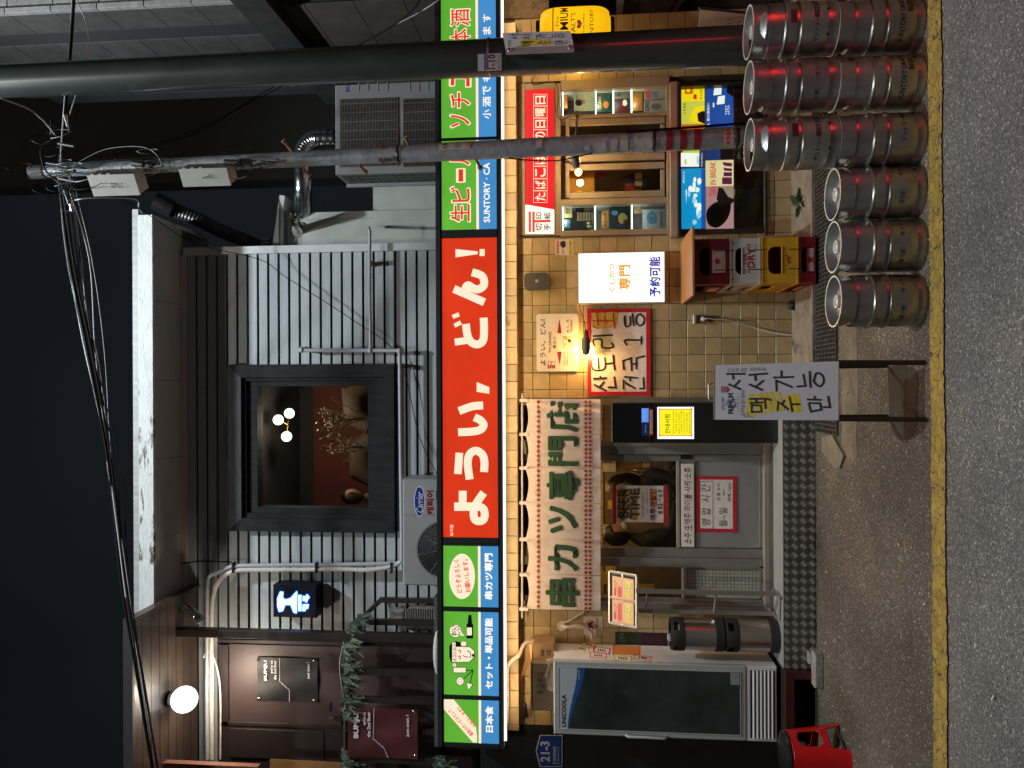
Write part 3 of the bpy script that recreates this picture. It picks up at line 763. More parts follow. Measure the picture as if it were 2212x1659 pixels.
# ellipse badge
ell = lambda cx_, cy_, rx, ry, n=40: [(cx_+rx*math.cos(2*math.pi*i/n), cy_+ry*math.sin(2*math.pi*i/n)) for i in range(n)]
pflat('badge', ell(998, 1245, 28, 49), YP, CRM, sg, .002)
rtext('どうぞよろしく', 989, 1245, 6, 72, 11, YP, REDL, sg, .03, .004); rtext('お願いします。', 1008, 1244, 6, 72, 11, YP, REDL, sg, .03, .004)
# ribbon of the last panel
pflat('badge', [(956, 1511), (956, 1529), (1022, 1604), (1030.5, 1604), (1030.5, 1590), (1028, 1570), (980, 1511)], YP, CRM, sg, .002)
rtext('最高のサービスとして', 995, 1561, 43, 74, 9, YP, REDL, sg, .03, .004); rtext('お迎えします!!', 1008, 1549, 43, 55, 8, YP, REDL, sg, .03, .004)
# bottle, skewers, a plain smiling face with a headband, speech bubble
zc = lambda p: (943.6 + p[0]*.1952, 1294.7 + p[1]*.1952)
P_ = lambda pts, m_, e: pflat('picture', [zc(p) for p in pts], YP, m_, sg, e)
P_([(350, 172), (382, 172), (392, 265), (403, 285), (403, 425), (395, 433), (335, 433), (327, 425), (327, 285), (340, 265)], BLKL, .002); P_([(332, 312), (388, 312), (388, 398), (332, 398)], CRM, .0035)
P_(ell(206, 350, 67, 72), BLKL, .002); P_(ell(206, 350, 63, 68), CRM, .003); P_([(262, 350), (304, 408), (240, 390)], CRM, .0028)
rtext('おい', *zc((186, 345)), 0, 22, 10, YP, BLKL, sg, .03, .0045); rtext('しい', *zc((232, 345)), 0, 18, 10, YP, BLKL, sg, .03, .0045)
P_([(165, 475), (215, 462), (270, 480), (262, 520), (240, 540), (240, 690), (160, 695), (138, 640), (138, 520)], BLKL, .002)
P_([(210, 520), (370, 525), (420, 570), (418, 640), (365, 695), (210, 700)], BLKL, .0024); P_([(214, 525), (366, 530), (413, 573), (411, 637), (362, 689), (214, 694)], CRM, .0032)
P_(ell(297, 492, 36, 32), BLKL, .0026); P_(ell(297, 492, 31, 27), CRM, .0034)
P_([(165, 472), (212, 472), (214, 697), (165, 697)], BLKL, .0028); P_([(170, 477), (208, 477), (209, 692), (170, 692)], CRM, .0036)
rtext('よういどん', *zc((189, 585)), 0, 38, 6, YP, BLKL, sg, .02, .005)
pstroke('picture', [[zc(p) for p in spline(l, 5)] for l in ([(232, 640), (252, 625), (262, 645), (250, 665)], [(232, 570), (252, 560), (264, 578), (250, 596)], [(285, 620), (330, 640), (342, 630)], [(335, 580), (350, 570), (368, 590), (375, 620), (362, 652)])], 1.6, YP, BLKL, sg, .0045)
P_([(388, 605), (412, 605), (412, 635), (388, 635)], BLKL, .0045)
P_([(180, 750), (325, 750), (325, 815), (180, 815)], BLKL, .002); P_([(186, 756), (319, 756), (319, 809), (186, 809)], CRM, .003)
P_(ell(258, 905, 44, 47), BLKL, .0022); P_(ell(258, 905, 39, 42), CRM, .0032)
P_([(325, 915), (405, 940), (345, 1014)], BLKL, .0022); P_([(332, 924), (394, 943), (348, 1003)], CRM, .0032)
pstroke('picture', [[zc((325, 785)), zc((402, 782))], [zc((402, 782)), zc((295, 880))], [zc((402, 782)), zc((368, 925))]], 1.8, YP, BLKL, sg, .0018)
for i in range(5): P_(ell(195+14*math.cos(i*1.256), 727+14*math.sin(i*1.256), 13, 13, 12), BLKL, .0021); P_(ell(195+14*math.cos(i*1.256), 727+14*math.sin(i*1.256), 9, 9, 12), CRM, .0033)
for i in range(6): a = i*1.047; P_(ell(258+22*math.cos(a), 905+22*math.sin(a), 5, 5, 8), BLKL, .004)
# light strip below
STRIP = lit('led_strip', (255, 244, 226), 1.6, 0)
ls = thing('light_strip', 'thin white light strip fixed under the long sign', 'light', (0, -.2, 2.35))
zs = hit(1088, 830, -.2).z
MB().box(XSG0+.05, 3.6, -.340, -.322, zz_(1083)-.027, zz_(1083)-.008).build('diffuser', STRIP, ls)
MB().box(XSG0, 3.8, -.35, -.125, zz_(1083)-.0075, zz_(1083)-.001).build('mounting_rail', mat('white_rail', (.55, .52, .48), .5), ls)
# ================================================================== SHOP DOOR
df = thing('shop_door', 'grey aluminium sliding door with glass above and panel below', 'door', hit(1655, 1080, 0))
DG = mat('grey_door_paint', (.20, .19, .18), .5, .2, .12, 6, bump=.1); DG2 = mat('door_panel_grey', (.25, .245, .24), .55, .1, .14, 3, bump=.15, bscale=18); LIP = mat('door_lip', (.42, .38, .33), .45, .4, .1)
def D(name, x0, x1, y0, y1, Y, dep, m_=DG, par=None, bev=0): return pbox(name, x0, x1, y0, y1, Y, dep, m_, par or df, bev)
zt0 = 1110
D('jamb', zt0, 1656, 860, 875, -.02, .14); D('jamb', zt0, 1656, 952, 964, -.015, .13); D('jamb', zt0, 1656, 964, 981, .0, .11)
D('jamb', zt0, 1656, 1303, 1320, -.02, .14); D('track', 1652, 1662, 860, 1320, -.03, .2, LIP)
D('stile', zt0, 1650, 982, 996, .045, .04, bev=.003); D('stile', zt0, 1650, 1183, 1203, .045, .04, bev=.003); D('rail', 1462, 1468, 996, 1183, .04, .045, LIP); D('rail', 1468, 1501, 996, 1183, .045, .04, bev=.002)
D('door_panel', 1501, 1640, 996, 1183, .06, .02, DG2); D('rail', 1640, 1651, 996, 1183, .045, .04, bev=.002)
D('panel_edge', 1503, 1504.5, 998, 1181, .0585, .0015, LIP); D('pull_handle', 1470, 1494, 983, 992, .035, .01, BLACK)
a, b, c, d = wrect(zt0, 1462, 996, 1183, .065); MB().quad((a, .065, c), (b, .065, c), (b, .065, d), (a, .065, d)).build('pane', GLASS, df)
D('dark_blocker', 1108, 1162, 862, 1320, .10, .02, DARK)  # added dark board, keeps the bright interior from showing above the curtain
# side light with tiny mosaic
sl = thing('side_window', 'fixed side window with mosaic panel left of the sliding door', 'window', hit(1655, 1255, .02))
def S(name, x0, x1, y0, y1, Y, dep, m_=DG, bev=0): return pbox(name, x0, x1, y0, y1, Y, dep, m_, sl, bev)
S('stile', zt0, 1650, 1205, 1224, .02, .06, bev=.003); S('stile', zt0, 1650, 1292, 1303, .02, .06); S('rail', 1641, 1651, 1224, 1292, .02, .06); S('rail', 1474, 1478, 1224, 1292, .02, .06, LIP)
a, b, c, d = wrect(zt0, 1474, 1224, 1292, .05); MB().quad((a, .05, c), (b, .05, c), (b, .05, d), (a, .05, d)).build('pane', GLASS, sl)
S('mosaic_board', 1478, 1641, 1224, 1292, .06, .01, mat('dark_grout', (.05, .05, .045), .8))
a, b, c, d = wrect(1478, 1641, 1224, 1292, .055); q = MB(); nx, nz_ = 9, 21; sx, sz = (b-a)/nx, (d-c)/nz_
for i in range(nx):
    for j in range(nz_): q.box(a+i*sx+.0017, a+(i+1)*sx-.0017, .055, .0598, c+j*sz+.0017, c+(j+1)*sz-.0017)
stuff(q.build('mosaic_tile', mat('mosaic_tile', (.38, .38, .32), .3, 0, .15, 5), sl))
# ---- people inside, seen through the panes
SKIN = mat('skin', (.48, .27, .17), .55, var=.08); HAIR = mat('dark_hair', (.012, .009, .008), .5, var=.3, scale=40); COAT = mat('black_jacket', (.015, .015, .017), .75, var=.4, scale=8, bump=.5, bscale=12)
def skin_mesh(name, verts, edges, radii, m_, parent, sub=2, root=0):
    me = bpy.data.meshes.new(name); me.from_pydata([tuple(v) for v in verts], edges, []); o = bpy.data.objects.new(name, me); COL.objects.link(o)
    md = o.modifiers.new('s', 'SKIN'); sk = me.skin_vertices[0].data
    for i, r in enumerate(radii): sk[i].radius = r if isinstance(r, tuple) else (r, r); sk[i].use_root = (i == root)
    s2 = o.modifiers.new('d', 'SUBSURF'); s2.levels = s2.render_levels = sub
    SK.append((o, name, m_, parent)); return o
SK = []
def flush_skin():
    dg = bpy.context.evaluated_depsgraph_get(); dg.update()
    for o, name, m_, parent in SK:
        me = bpy.data.meshes.new_from_object(o.evaluated_get(dg)); me.materials.clear(); oo = link(name, me, m_, parent, True)
    for o, *_ in SK: d_ = o.data; bpy.data.objects.remove(o); bpy.data.meshes.remove(d_)
def person(label, p, face, sc_=1.0, jacket=COAT, longhair=False, mask=False, arm_fwd=True, cap=False):
    """seated figure; p = seat point, face = heading of the gaze (degrees, 0 = +X)"""
    t = thing('person', label, 'person', p); f = Vector((math.cos(R(face)), math.sin(R(face)), 0)); s = Vector((-f.y, f.x, 0)); U = Vector((0, 0, 1)); p = Vector(p)
    def A(x, y, z): return p + (f*x + s*y + U*z)*sc_
    vs = [A(0, 0, .02), A(0, 0, .16), A(.02, 0, .34), A(.02, 0, .48), A(.03, 0, .57), A(.05, 0, .645)]
    rs = [(.12, .12), (.105, .10), (.12, .10), (.10, .075), (.05, .05), (.045, .045)]; ed = [(0, 1), (1, 2), (2, 3), (3, 4), (4, 5)]
    for sg_ in (1, -1):
        n = len(vs); vs += [A(.02, .18*sg_, .47), A(.10, .22*sg_, .27), A(.33, .13*sg_, .22), A(.42, .10*sg_, .24)]; rs += [.062, .048, .038, .03]; ed += [(3, n), (n, n+1), (n+1, n+2), (n+2, n+3)]
        n = len(vs); vs += [A(.08, .10*sg_, -.01), A(.45, .12*sg_, .0), A(.46, .12*sg_, -.42), A(.55, .12*sg_, -.46)]; rs += [.085, .06, .042, .035]; ed += [(0, n), (n, n+1), (n+1, n+2), (n+2, n+3)]
    skin_mesh('clothed_body', vs, ed, [(r*sc_, r*sc_) if not isinstance(r, tuple) else (r[0]*sc_, r[1]*sc_) for r in rs], jacket, t)
    h = MB(); hp = A(.075, 0, .74); rot = Matrix.Rotation(R(face), 4, 'Z')
    n = 20
    def hd(q, prof, sxyz, off):
        b0 = len(q.v); q.ball((0, 0, 0), 1, 20, 14)
        for i in range(b0, len(q.v)):
            v = Vector(q.v[i]); v = Vector((v.x*sxyz[0], v.y*sxyz[1], v.z*sxyz[2])); prof(v); v = rot @ v; q.v[i] = tuple(hp + (v + rot @ Vector(off))*sc_)
    def facep(v):
        if v.z < 0: v.x *= 1-.10*(-v.z/.12); v.y *= 1-.28*(-v.z/.12)
        if v.x > .06 and abs(v.y) < .02 and -.035 < v.z < .012: v.x += .022*(1-abs(v.y)/.02)
        if v.x > .06 and .012 < v.z < .035 and .012 < abs(v.y) < .045: v.x -= .008
    hd(h, facep, (.098, .076, .122), (0, 0, 0))
    for sg_ in (1, -1): h.ball(hp + rot @ Vector((-.005, .077*sg_, -.005))*sc_, .022*sc_, 8, 6, (.6, .3, 1.2))
    h.build('head', SKIN, t, True)
    q = MB()
    def hairp(v):
        if v.x > .02 and v.z < .045: v.x = .02 + (v.x-.02)*.15
        if longhair and v.z < -.02: v.z *= 1.9; v.x -= .02
    hd(q, hairp, (.110, .090, .130), (-.012, 0, .018)); q.build('hair', HAIR, t, True)
    if mask:
        q = MB(); 
        def mp(v): pass
        hd(q, mp, (.055, .060, .048), (.055, 0, -.052)); q.build('face_mask', WHITEP, t, True)
    return t
person('person in a black jacket with a face mask sitting inside behind the door glass', hit(1510, 1172, .62), 10, .95, mask=True)
person('long haired person in dark clothes sitting behind the beer time poster', hit(1512, 1036, .85), 215, .95, longhair=True)
person('person in the upstairs window at its lower left corner', hit(905, 1078, .95), -60, .85, jacket=mat('beige_coat', (.18, .13, .09), .8))
TB = mat('dark_table', (.05, .04, .03), .5)
for y, Y, l in ((1110, .75, 'dark bar table behind the sliding door glass'), (1000, .8, 'dark side table inside near the door handle')):
    p = hit(1440, y, Y); t = thing('table', l, 'table', (p.x, p.y, .24)); MB().box(p.x-.28, p.x+.28, Y-.2, Y+.2, p.z-.03, p.z).build('tabletop', TB, t); MB().tube([(p.x, Y, .245), (p.x, Y, p.z-.03)], .03).build('leg', TB, t)
BGL = glass('bottle_glass', (.55, .75, .55), 1)
def bottle(x, y, Y, h, r, m_, l, grp=None, lab=None):
    p = hit(x, y, Y); t = thing('bottle', l, 'bottle', p, grp)
    MB().lathe([(.0001, 0), (r, 0), (r, h*.58), (r*.8, h*.66), (r*.35, h*.78), (r*.32, h*.98), (.0001, h*.98)], p, 14).build('body', m_, t, True)
    MB().lathe([(r*.37, h*.93), (r*.37, h), (.0001, h)], p, 12).build('cap', mat('bottle_cap', (.3, .05, .04), .4), t, True)
    if lab: MB().lathe([(r*1.02, h*.15), (r*1.02, h*.45)], p, 14).build('label', lab, t, True)
    return t
bottle(1410, 1015, .78, .24, .03, mat('steel_shaker', (.5, .42, .3), .25, .9), 'steel bottle on the side table inside the door')
PALE0 = pr('pale_label', (215, 205, 180))
# yellow menu slips on inner wall
for i, (x0, x1, y0, y1) in enumerate([(1299, 1320, 1235, 1262), (1335, 1372, 1268, 1300), (1300, 1340, 1285, 1303), (1324, 1330, 996, 1010)]):
    o = pbox('menu_slip', x0, x1, y0, y1, 1.50, .004, mat('yellow_slip', (.55, .40, .12), .7, var=.2, scale=60)); tag(o, ['small yellow menu slip high on the inner wall by the noren', 'yellow menu slip on the inner wall behind the stand', 'yellow menu slip inside near the left door frame', 'narrow yellow slip inside beside the right door stile'][i], 'menu', 'menu slips inside')
# clutter on the inner wall
rc2 = random.Random(4)
for i, (y, l) in enumerate([(1010, 'white framed notice on the inner wall at the right'), (1052, 'cream slip on the inner wall above the long haired person'), (1090, 'yellow slip on the inner wall between the two people'), (1142, 'pale slip on the inner wall above the masked person'), (1232, 'yellow menu slip on the inner wall behind the side window'), (1270, 'cream menu slip low behind the side window')]):
    o = pbox('menu_slip', 1303+(i % 3)*5, 1330+(i % 2)*14+(90 if i == 5 else 0)-(0 if i != 5 else 20), y-9, y+9, 1.49, .006, pr('slip_%d' % i, [(210, 200, 180), (220, 190, 120), (230, 180, 70), (200, 180, 150), (225, 175, 70), (200, 170, 110)][i], .7, var=.35, scale=70)); tag(o, l, 'menu', 'paper slips on the inner wall')
for i, (x, y, l) in enumerate([(1395, 1016, 'second bottle on the side table'), (1400, 1004, 'third bottle on the side table')]): bottle(x+10, y, .78, .2, .026, pr('inbottle_%d' % i, [(60, 90, 50), (150, 110, 50)][i], .15), 'bottle standing on the side table near the door handle, %s' % ('green' if i == 0 else 'amber'), None, PALE0)
# ---- noren
NOR = mat('noren_cloth', (.66, .58, .55), .9, 0, .08, 12, bump=.9, bscale=9, spots=((.36, .31, .26), 4, .66))
GRC = mat('green_print', (.028, .085, .042), .9, var=.1, scale=20); RDC = mat('red_star_print', (.33, .022, .012), .9, var=.1)
NOR.node_tree.nodes
no = thing('noren_curtain', 'cream split shop curtain with green characters and red stars over the door', 'curtain', hit(1130, 1090, -.1))
YN_ = -.09
ed_ = [862, 938, 1011, 1086, 1165, 1241, 1317.5]
chs = ['店', '門', '專', 'ツ', 'カ', '串']
MB().tube([hit(1128, 850, YN_+.005), hit(1128, 1335, YN_+.005)], .0095, 10).build('rod', mat('white_rod', (.5, .46, .42), .5), no, True)
def cloth_y(u, v, ph_): return .007*math.sin(u*8+ph_)*(.4+.6*v) + .0035*math.sin(u*21+ph_*2+v*5) + .008*math.sin(math.pi*u*2+ph_)*(1-v)**3
for i in range(6):
    y0, y1 = ed_[i], ed_[i+1]
    a, b, _, _ = wrect(1140, 1296, y0, y1, YN_); zt_1 = hit(1134, 1090, YN_).z; zb_1 = hit(1297, (y0+y1)/2, YN_).z
    nx, nz2 = 44, 40; v = []; f = []
    for j in range(nz2+1):
        for k in range(nx+1):
            u = k/nx; t = j/nz2; sag = .030*math.sin(math.pi*u)**.8
            z = (zt_1 - sag)*(1-t) + zb_1*t
            gap = .0035*max(0, t-.22)
            X = a+gap + (b-a-2*gap)*u
            v.append((X, YN_ + cloth_y(u, t, i*1.7) - .012*t, z))
    for j in range(nz2):
        for k in range(nx): n = j*(nx+1)+k; f.append((n, n+1, n+nx+2, n+nx+1))
    q = MB(); q.v = v; q.f = f; cp = q.build('curtain_panel', NOR, no, True); ORG[cp] = org(no)
    # printing follows the cloth
    def onc(u, z, e=.0055, i=i, a=a, b=b, zt_1=zt_1, zb_1=zb_1):
        sag = .030*math.sin(math.pi*max(0, min(1, u)))**.8; t = (zt_1 - sag - z)/(zt_1-sag-zb_1)
        return Vector((a+(b-a)*u, YN_ + cloth_y(u, t, i*1.7) - .012*t - e, z))
    cw = {'店': (1183, 1248, 868, 931), '門': (1186, 1247, 944, 1004), '專': (1183, 1250, 1018, 1078), 'ツ': (1186, 1246, 1094, 1150), 'カ': (1186, 1247, 1178, 1231), '串': (1181, 1250, 1250, 1308)}[chs[i]]
    xa, xb_, za, zb2 = wrect(*cw, YN_)
    text(chs[i], None, YN_, GRC, cp, .042, fn=(lambda u, v_, xa=xa, xb_=xb_, za=za, zb2=zb2, a=a, b=b, onc=onc: onc((xa+(xb_-xa)*u-a)/(b-a), za+(zb2-za)*v_)))
    q = MB()
    for row, (x, n) in enumerate(((1163, 7), (1265, 8), (1274.5, 8))):
        for k in range(n):
            u = (k+.6)/(n+.2); yc = y1 + (y0-y1)*u; z = hit(x, yc, YN_).z; r_ = .0205 if row == 0 else .0185
            pp = []
            for s in range(10):
                an = math.pi/2 + s*math.pi/5; rr = r_ if s % 2 == 0 else r_*.40
                pp.append(onc(u + rr*math.cos(an)/(b-a), z + rr*math.sin(an)))
            c_ = onc(u, z); n0 = len(q.v); q.v += [tuple(c_)] + [tuple(p) for p in pp]
            for s in range(10): q.f.append((n0, n0+1+s, n0+1+(s+1) % 10))
    q.build('star_print', RDC, cp)
    xl = hit(1130, y0+ (3 if i == 0 else 0), YN_).x
    MB().box(xl-.012, xl+.012, YN_-.014, YN_+.016, hit(1140, y0, YN_).z, hit(1122, y0, YN_).z).build('hanging_loop', NOR, no)
xl = hit(1130, 1315, YN_).x; MB().box(xl-.012, xl+.012, YN_-.014, YN_+.016, hit(1141, 1315, YN_).z, hit(1122, 1315, YN_).z).build('hanging_loop', NOR, no)
# ---- kiosk
ki = thing('order_kiosk', 'tall black waiting list kiosk with a lit yellow notice beside the door', 'kiosk', (hit(1684, 914, -.39).x, -.3, .2435))
KB = mat('kiosk_black', (.010, .010, .011), .22, 0, .1, 3); a, b, _, _ = wrect(1400, 1500, 870, 957, -.36); zk = hit(1321, 914, -.36).z
zk2 = hit(1404, 914, -.36).z
MB().bevbox(a, b, -.36, -.12, .244, zk2-.003, .006).build('cabinet', mat('kiosk_cabinet', (.018, .018, .019), .38, .2, .15, 4), ki); MB().bevbox(a, b, -.37, -.12, zk2, zk, .006).build('display_housing', KB, ki)
def K(name, x0, x1, y0, y1, m_, e=.002, Y=-.36): a, b, c, d = wrect(x0, x1, y0, y1, Y-e); return MB().box(a, b, Y-e, Y+.001, c, d).build(name, m_, ki)
K('notice_screen', 1420, 1499, 879, 948, lit('screen_white', (255, 255, 255), 1.15, 0)); K('notice', 1424, 1495, 883, 942, lit('notice_yellow', (252, 240, 30), 1.0, .02), .004)
for bx in ((1424, 1425.5, 883, 942), (1493.5, 1495, 883, 942), (1424, 1495, 883, 884.5), (1424, 1495, 940.5, 942)): K('red_line', *bx, REDL, .005)
for x in (1425, 1494):
    for y in (884, 941): pflat('pin', ell(x, y, 2, 2, 10), -.366, REDL, ki)
text('안내사항', (1436, 1448, 894, 936), -.364, INK, ki, .01, .002)
for k, (s, x) in enumerate([('◎주문을 하시려면 아래에', 1453), ('번호표를 먼저 TABLE', 1459), ('호출이 오면 입장이', 1465), ('가능합니다 안내를', 1470), ('기다려 주세요 감사', 1476), ('대기시간은 매장 상황', 1482), ('◎대표메뉴 문의 주세요', 1488)]): text(s, (x, x+4, 888+(k % 3)*2, 937-(k % 2)*4), -.364, INK if k % 2 else mat('olive_ink', (.10, .10, .01), .7, var=0), ki, .0, .002)
K('tablet_screen', 1386, 1401, 882, 912, lit('screen_blue', (92, 142, 235), 1.0, 0), .002, -.37); K('tablet_screen', 1386, 1401, 912, 941, lit('screen_navy', (20, 28, 66), 1, 0), .002, -.37)
text('대기 등록', (1390, 1393, 885, 905), -.372, lit('ui_pale', (160, 190, 240)), ki, 0, .002); text('원격 대기', (1393, 1396, 918, 935), -.372, lit('ui_pale2', (120, 140, 190)), ki, 0, .002)
K('paper_strip', 1402, 1411, 883, 941, REDTAPE, .002, -.37); K('paper_strip', 1404, 1409.5, 886, 937, mat('cream_slip', (.7, .62, .42), .7), .003, -.37); text('전화번호 뒷자리 4자리 입력', (1405, 1408.5, 889, 935), -.373, INK, ki, 0, .002)
# ---- hand written papers on the door
def paper(name, label, cat, box, Y, border=0, bm_=REDTAPE, pm=PAPER, warp=True, tape=None):
    t = thing(name, label, cat, hit((box[0]+box[1])/2, (box[2]+box[3])/2, Y))
    a, b, c, d = wrect(*box, Y); q = MB(); n = 10; rr = random.Random(int(box[0]))
    for i in range(n+1):
        for j in range(n+1): q.v.append((a+(b-a)*i/n, Y - (.0012*rr.random() if 0 < i < n and 0 < j < n and warp else 0), c+(d-c)*j/n))
    for i in range(n):
        for j in range(n): k = i*(n+1)+j; q.f.append((k, k+n+1, k+n+2, k+1))
    q.build('sheet', pm, t, True)
    if border:
        w_ = border; x0, x1, y0, y1 = box
        for bx in ((x0-1, x0+w_, y0-2, y1+2), (x1-w_, x1+2, y0-1, y1+3), (x0+1, x1-1, y0-1, y0+w_), (x0+1, x1-1, y1-w_, y1+1)):
            a, b, c, d = wrect(*bx, Y-.0025); MB().box(a, b, Y-.0025-.0004*rr.random(), Y-.0022, c, d).build('tape', bm_, t)
    return t
hp = paper('opening_hours_sign', 'handwritten opening hours paper taped in red on the grey door panel', 'paper sign', (1505, 1589, 1030, 1148), .055, 6)
text('영 업  시 간', (1515, 1534, 1046, 1135), .053, INK, hp, -.005, .001, slant=.1); text('월~일', (1553, 1570, 1097, 1138), .053, INK, hp, -.005, .001)
text('오후 5시', (1548, 1556, 1045, 1082), .053, INK, hp, 0, .001); text('부터', (1561, 1566, 1058, 1072), .053, INK, hp, 0, .001); text('새벽 12시', (1571, 1580, 1044, 1084), .053, INK, hp, 0, .001)
pstroke('drawn_frame', [[(1511, 1142), (1511, 1040), (1540, 1040), (1540, 1142), (1511, 1142)]], .8, .053, INK, hp, .001)
st = paper('drinks_strip', 'long handwritten paper strip across the door rail', 'paper sign', (1471, 1499, 1002, 1181), .043)
text('소주·生맥주·하이볼·사케·소츄', (1477, 1494, 1010, 1175), .042, INK, st, 0, .001, slant=.12)
bt = paper('beer_time_poster', 'beer time poster with red tape ends stuck inside the door glass', 'paper sign', (1322, 1440, 1049, 1128), .060)
for bx in ((1323, 1331, 1047, 1132), (1433, 1441, 1047, 1134)): a, b, c, d = wrect(*bx, .058); MB().box(a, b, .0575, .059, c, d).build('tape', REDTAPE, bt)
BRN = mat('brown_marker', (.42, .20, .07), .8, var=.3, scale=60); DGN = mat('dark_green_marker', (.01, .06, .03), .7, var=.1)
for x in (1346, 1369): pstroke('scribble', [[(x+random.uniform(-9, 9), 1124-i*4.3), (x+random.uniform(-9, 9)+(7 if i % 2 else -7), 1121-i*4.3)] for i in range(16)] + [(17, [(x, 1122), (x, 1056)])], 6, .0578, BRN, bt, .0004)
text('BEER', (1335, 1358, 1056, 1118), .056, DGN, bt, .03, .001); text('TIME', (1361, 1381, 1056, 1120), .056, DGN, bt, .03, .001)
text('<11시-12시>', (1384, 1393, 1062, 1116), .056, INK, bt, 0, .001); text('생맥주는 포함되지 않습니다', (1396, 1399, 1056, 1108), .056, INK, bt, 0, .001)
pstroke('scribble', [(13, [(1410, 1058), (1412, 1090)])], 10, .0578, mat('orange_marker', (.7, .25, .05), .8), bt, .0008); text('맥주만할인', (1404, 1418, 1056, 1124), .056, INK, bt, .01, .001); text('8.92→6.9', (1421, 1431, 1058, 1110), .056, INK, bt, .01, .001)
# ================================================================== TOBACCO WINDOW
BF = mat('beige_frame', (.27, .215, .15), .5, .1, .12, 6, bump=.1)
tw = thing('kiosk_window', 'beige framed serving window with lit display shelves under the red sign', 'window', hit(1300, 340, 0))
def T(name, x0, x1, y0, y1, Y, dep, m_=BF, par=None, bev=0): return pbox(name, x0, x1, y0, y1, Y, dep, m_, par or tw, bev)
T('frame_board', 1121, 1134, 180, 508, -.01, .06); T('frame_board', 1134, 1198, 505, 508, -.01, .06); T('frame_board', 1134, 1198, 180, 193, -.01, .06); T('frame_board', 1198, 1211, 180, 508, -.01, .06)
T('jamb', 1211, 1446, 168, 190, -.015, .07, bev=.003); T('jamb', 1211, 1446, 496, 508, -.015, .07, bev=.003); T('mullion', 1211, 1446, 245, 252, -.01, .07, bev=.002); T('mullion', 1211, 1446, 428, 441, -.01, .07, bev=.003)
T('rail', 1441, 1449, 180, 508, -.02, .08); T('sill', 1449, 1463, 176, 510, -.10, .15, mat('sill_metal', (.40, .33, .26), .4, .4, .08)); T('sill_lip', 1463, 1468, 176, 510, -.10, .10, DKFRAME)
# sliding sashes in the middle
for nm, ya, yb in (('sash', 254, 346), ('sash', 352, 427)):
    s = T(nm, 1222, 1230, ya, yb, .0 if ya < 300 else .03, .03, BF); ORG[s] = org(tw); Y_ = .0 if ya < 300 else .03
    for bx in ((1230, 1436, ya, ya+14), (1230, 1436, yb-14, yb), (1427, 1436, ya+14, yb-14)):
        a, b, c, d = wrect(*bx, Y_); MB().bevbox(a, b, Y_, Y_+.03, c, d, .003).build('sash_bar', BF, s)
    a, b, c, d = wrect(1230, 1427, ya+14, yb-14, Y_+.015); MB().quad((a, Y_+.015, c), (b, Y_+.015, c), (b, Y_+.015, d), (a, Y_+.015, d)).build('pane', GLASS, s)
# lit show cases left and right
CASE = mat('case_white', (.45, .45, .42), .5); SHG = glass('shelf_glass', (.75, .95, .88), 1)
def case(y0, y1, label, shelves):
    c = thing('display_case', label, 'display case', hit(1330, (y0+y1)/2, .1)); a, b, z0, z1 = wrect(1211, 1441, y0, y1, .02)
    MB().box(a, b, .26, .27, z0, z1).build('back_panel', mat('case_back', (.22, .21, .18), .7, var=.2), c); MB().box(a-.004, a, .022, .26, z0, z1).box(b, b+.004, .022, .26, z0, z1).box(a, b, .022, .26, z0-.004, z0).box(a, b, .022, .26, z1, z1+.004).build('case_side', CASE, c)
    for x in shelves: z = hit(x, (y0+y1)/2, .06).z; MB().box(a+.002, b-.002, .04, .255, z-.003, z).build('shelf', SHG, c); MB().box(a+.002, b-.002, .037, .040, z-.003, z).build('shelf_edge', lit('shelf_edge_glow', (205, 235, 215), .75, 0), c)
    MB().quad((a, .024, z0), (b, .024, z0), (b, .024, z1), (a, .024, z1)).build('pane', GLASS, c)
    for x in (1213,) + shelves: z = hit(x, (y0+y1)/2, .06).z - .008; MB().box(a+.01, b-.01, .042, .052, z-.006, z).build('light_tube', lit('case_tube', (240, 250, 240), 7.0, 0), c)
    for x in (1212,)+shelves: lamp('case_light', 'POINT', ((a+b)/2, .055, hit(x, (y0+y1)/2, .06).z-.03), .32, (.95, 1, .9), .02)
    return c
case(191, 245, 'narrow lit display case right of the serving window, full of magazines', (1284, 1322, 1361)); case(441, 496, 'narrow lit display case left of the serving window, full of figures and comics', (1283, 1362))
def mag(label, x0, x1, y0, y1, rgb, Y=.10, marks=()):
    t = thing('magazine', label, 'magazine', hit(x1, (y0+y1)/2, Y)); a, b, c, d = wrect(x0, x1, y0, y1, Y); MB().box(a, b, Y, Y+.008, c, d).build('cover', pr('cover_%d_%d_%d' % rgb, rgb, .35, var=.25, scale=18), t)
    for kind, *g in marks:
        if kind == 't': text(g[0], g[1], Y-.001, g[2], t, .02, .002)
        else: pflat('cover_print', g[0], Y, g[1], t, .0015)
    return t
NAVY = pr('navy_print', (30, 40, 70)); MAROON = pr('maroon_print', (110, 30, 30)); SKY = pr('sky_print', (90, 150, 190)); TAN = pr('tan_print', (180, 140, 80)); PALE = pr('pale_print', (225, 215, 190))
mag('pale magazine with a dark haired portrait, top right display shelf', 1240, 1283, 197, 240, (196, 184, 150), marks=[('p', ell(1250, 222, 8, 7), INK), ('p', ell(1257, 220, 7, 5), SKIN), ('t', 'お元気ですか', (1243, 1247, 200, 216), INK)])
mag('green and orange comic on the second right shelf', 1288, 1319, 204, 242, (48, 82, 66), marks=[('t', 'SCAN', (1292, 1299, 210, 236), TAN), ('p', ell(1309, 226, 6, 8), pr('orange_print', (220, 120, 40)))])
mag('red magazine with a hat wearing figure, third right shelf', 1325, 1360, 215, 246, (96, 34, 36), marks=[('p', ell(1332, 228, 6, 9), INK), ('p', ell(1350, 222, 5, 7), PALE)])
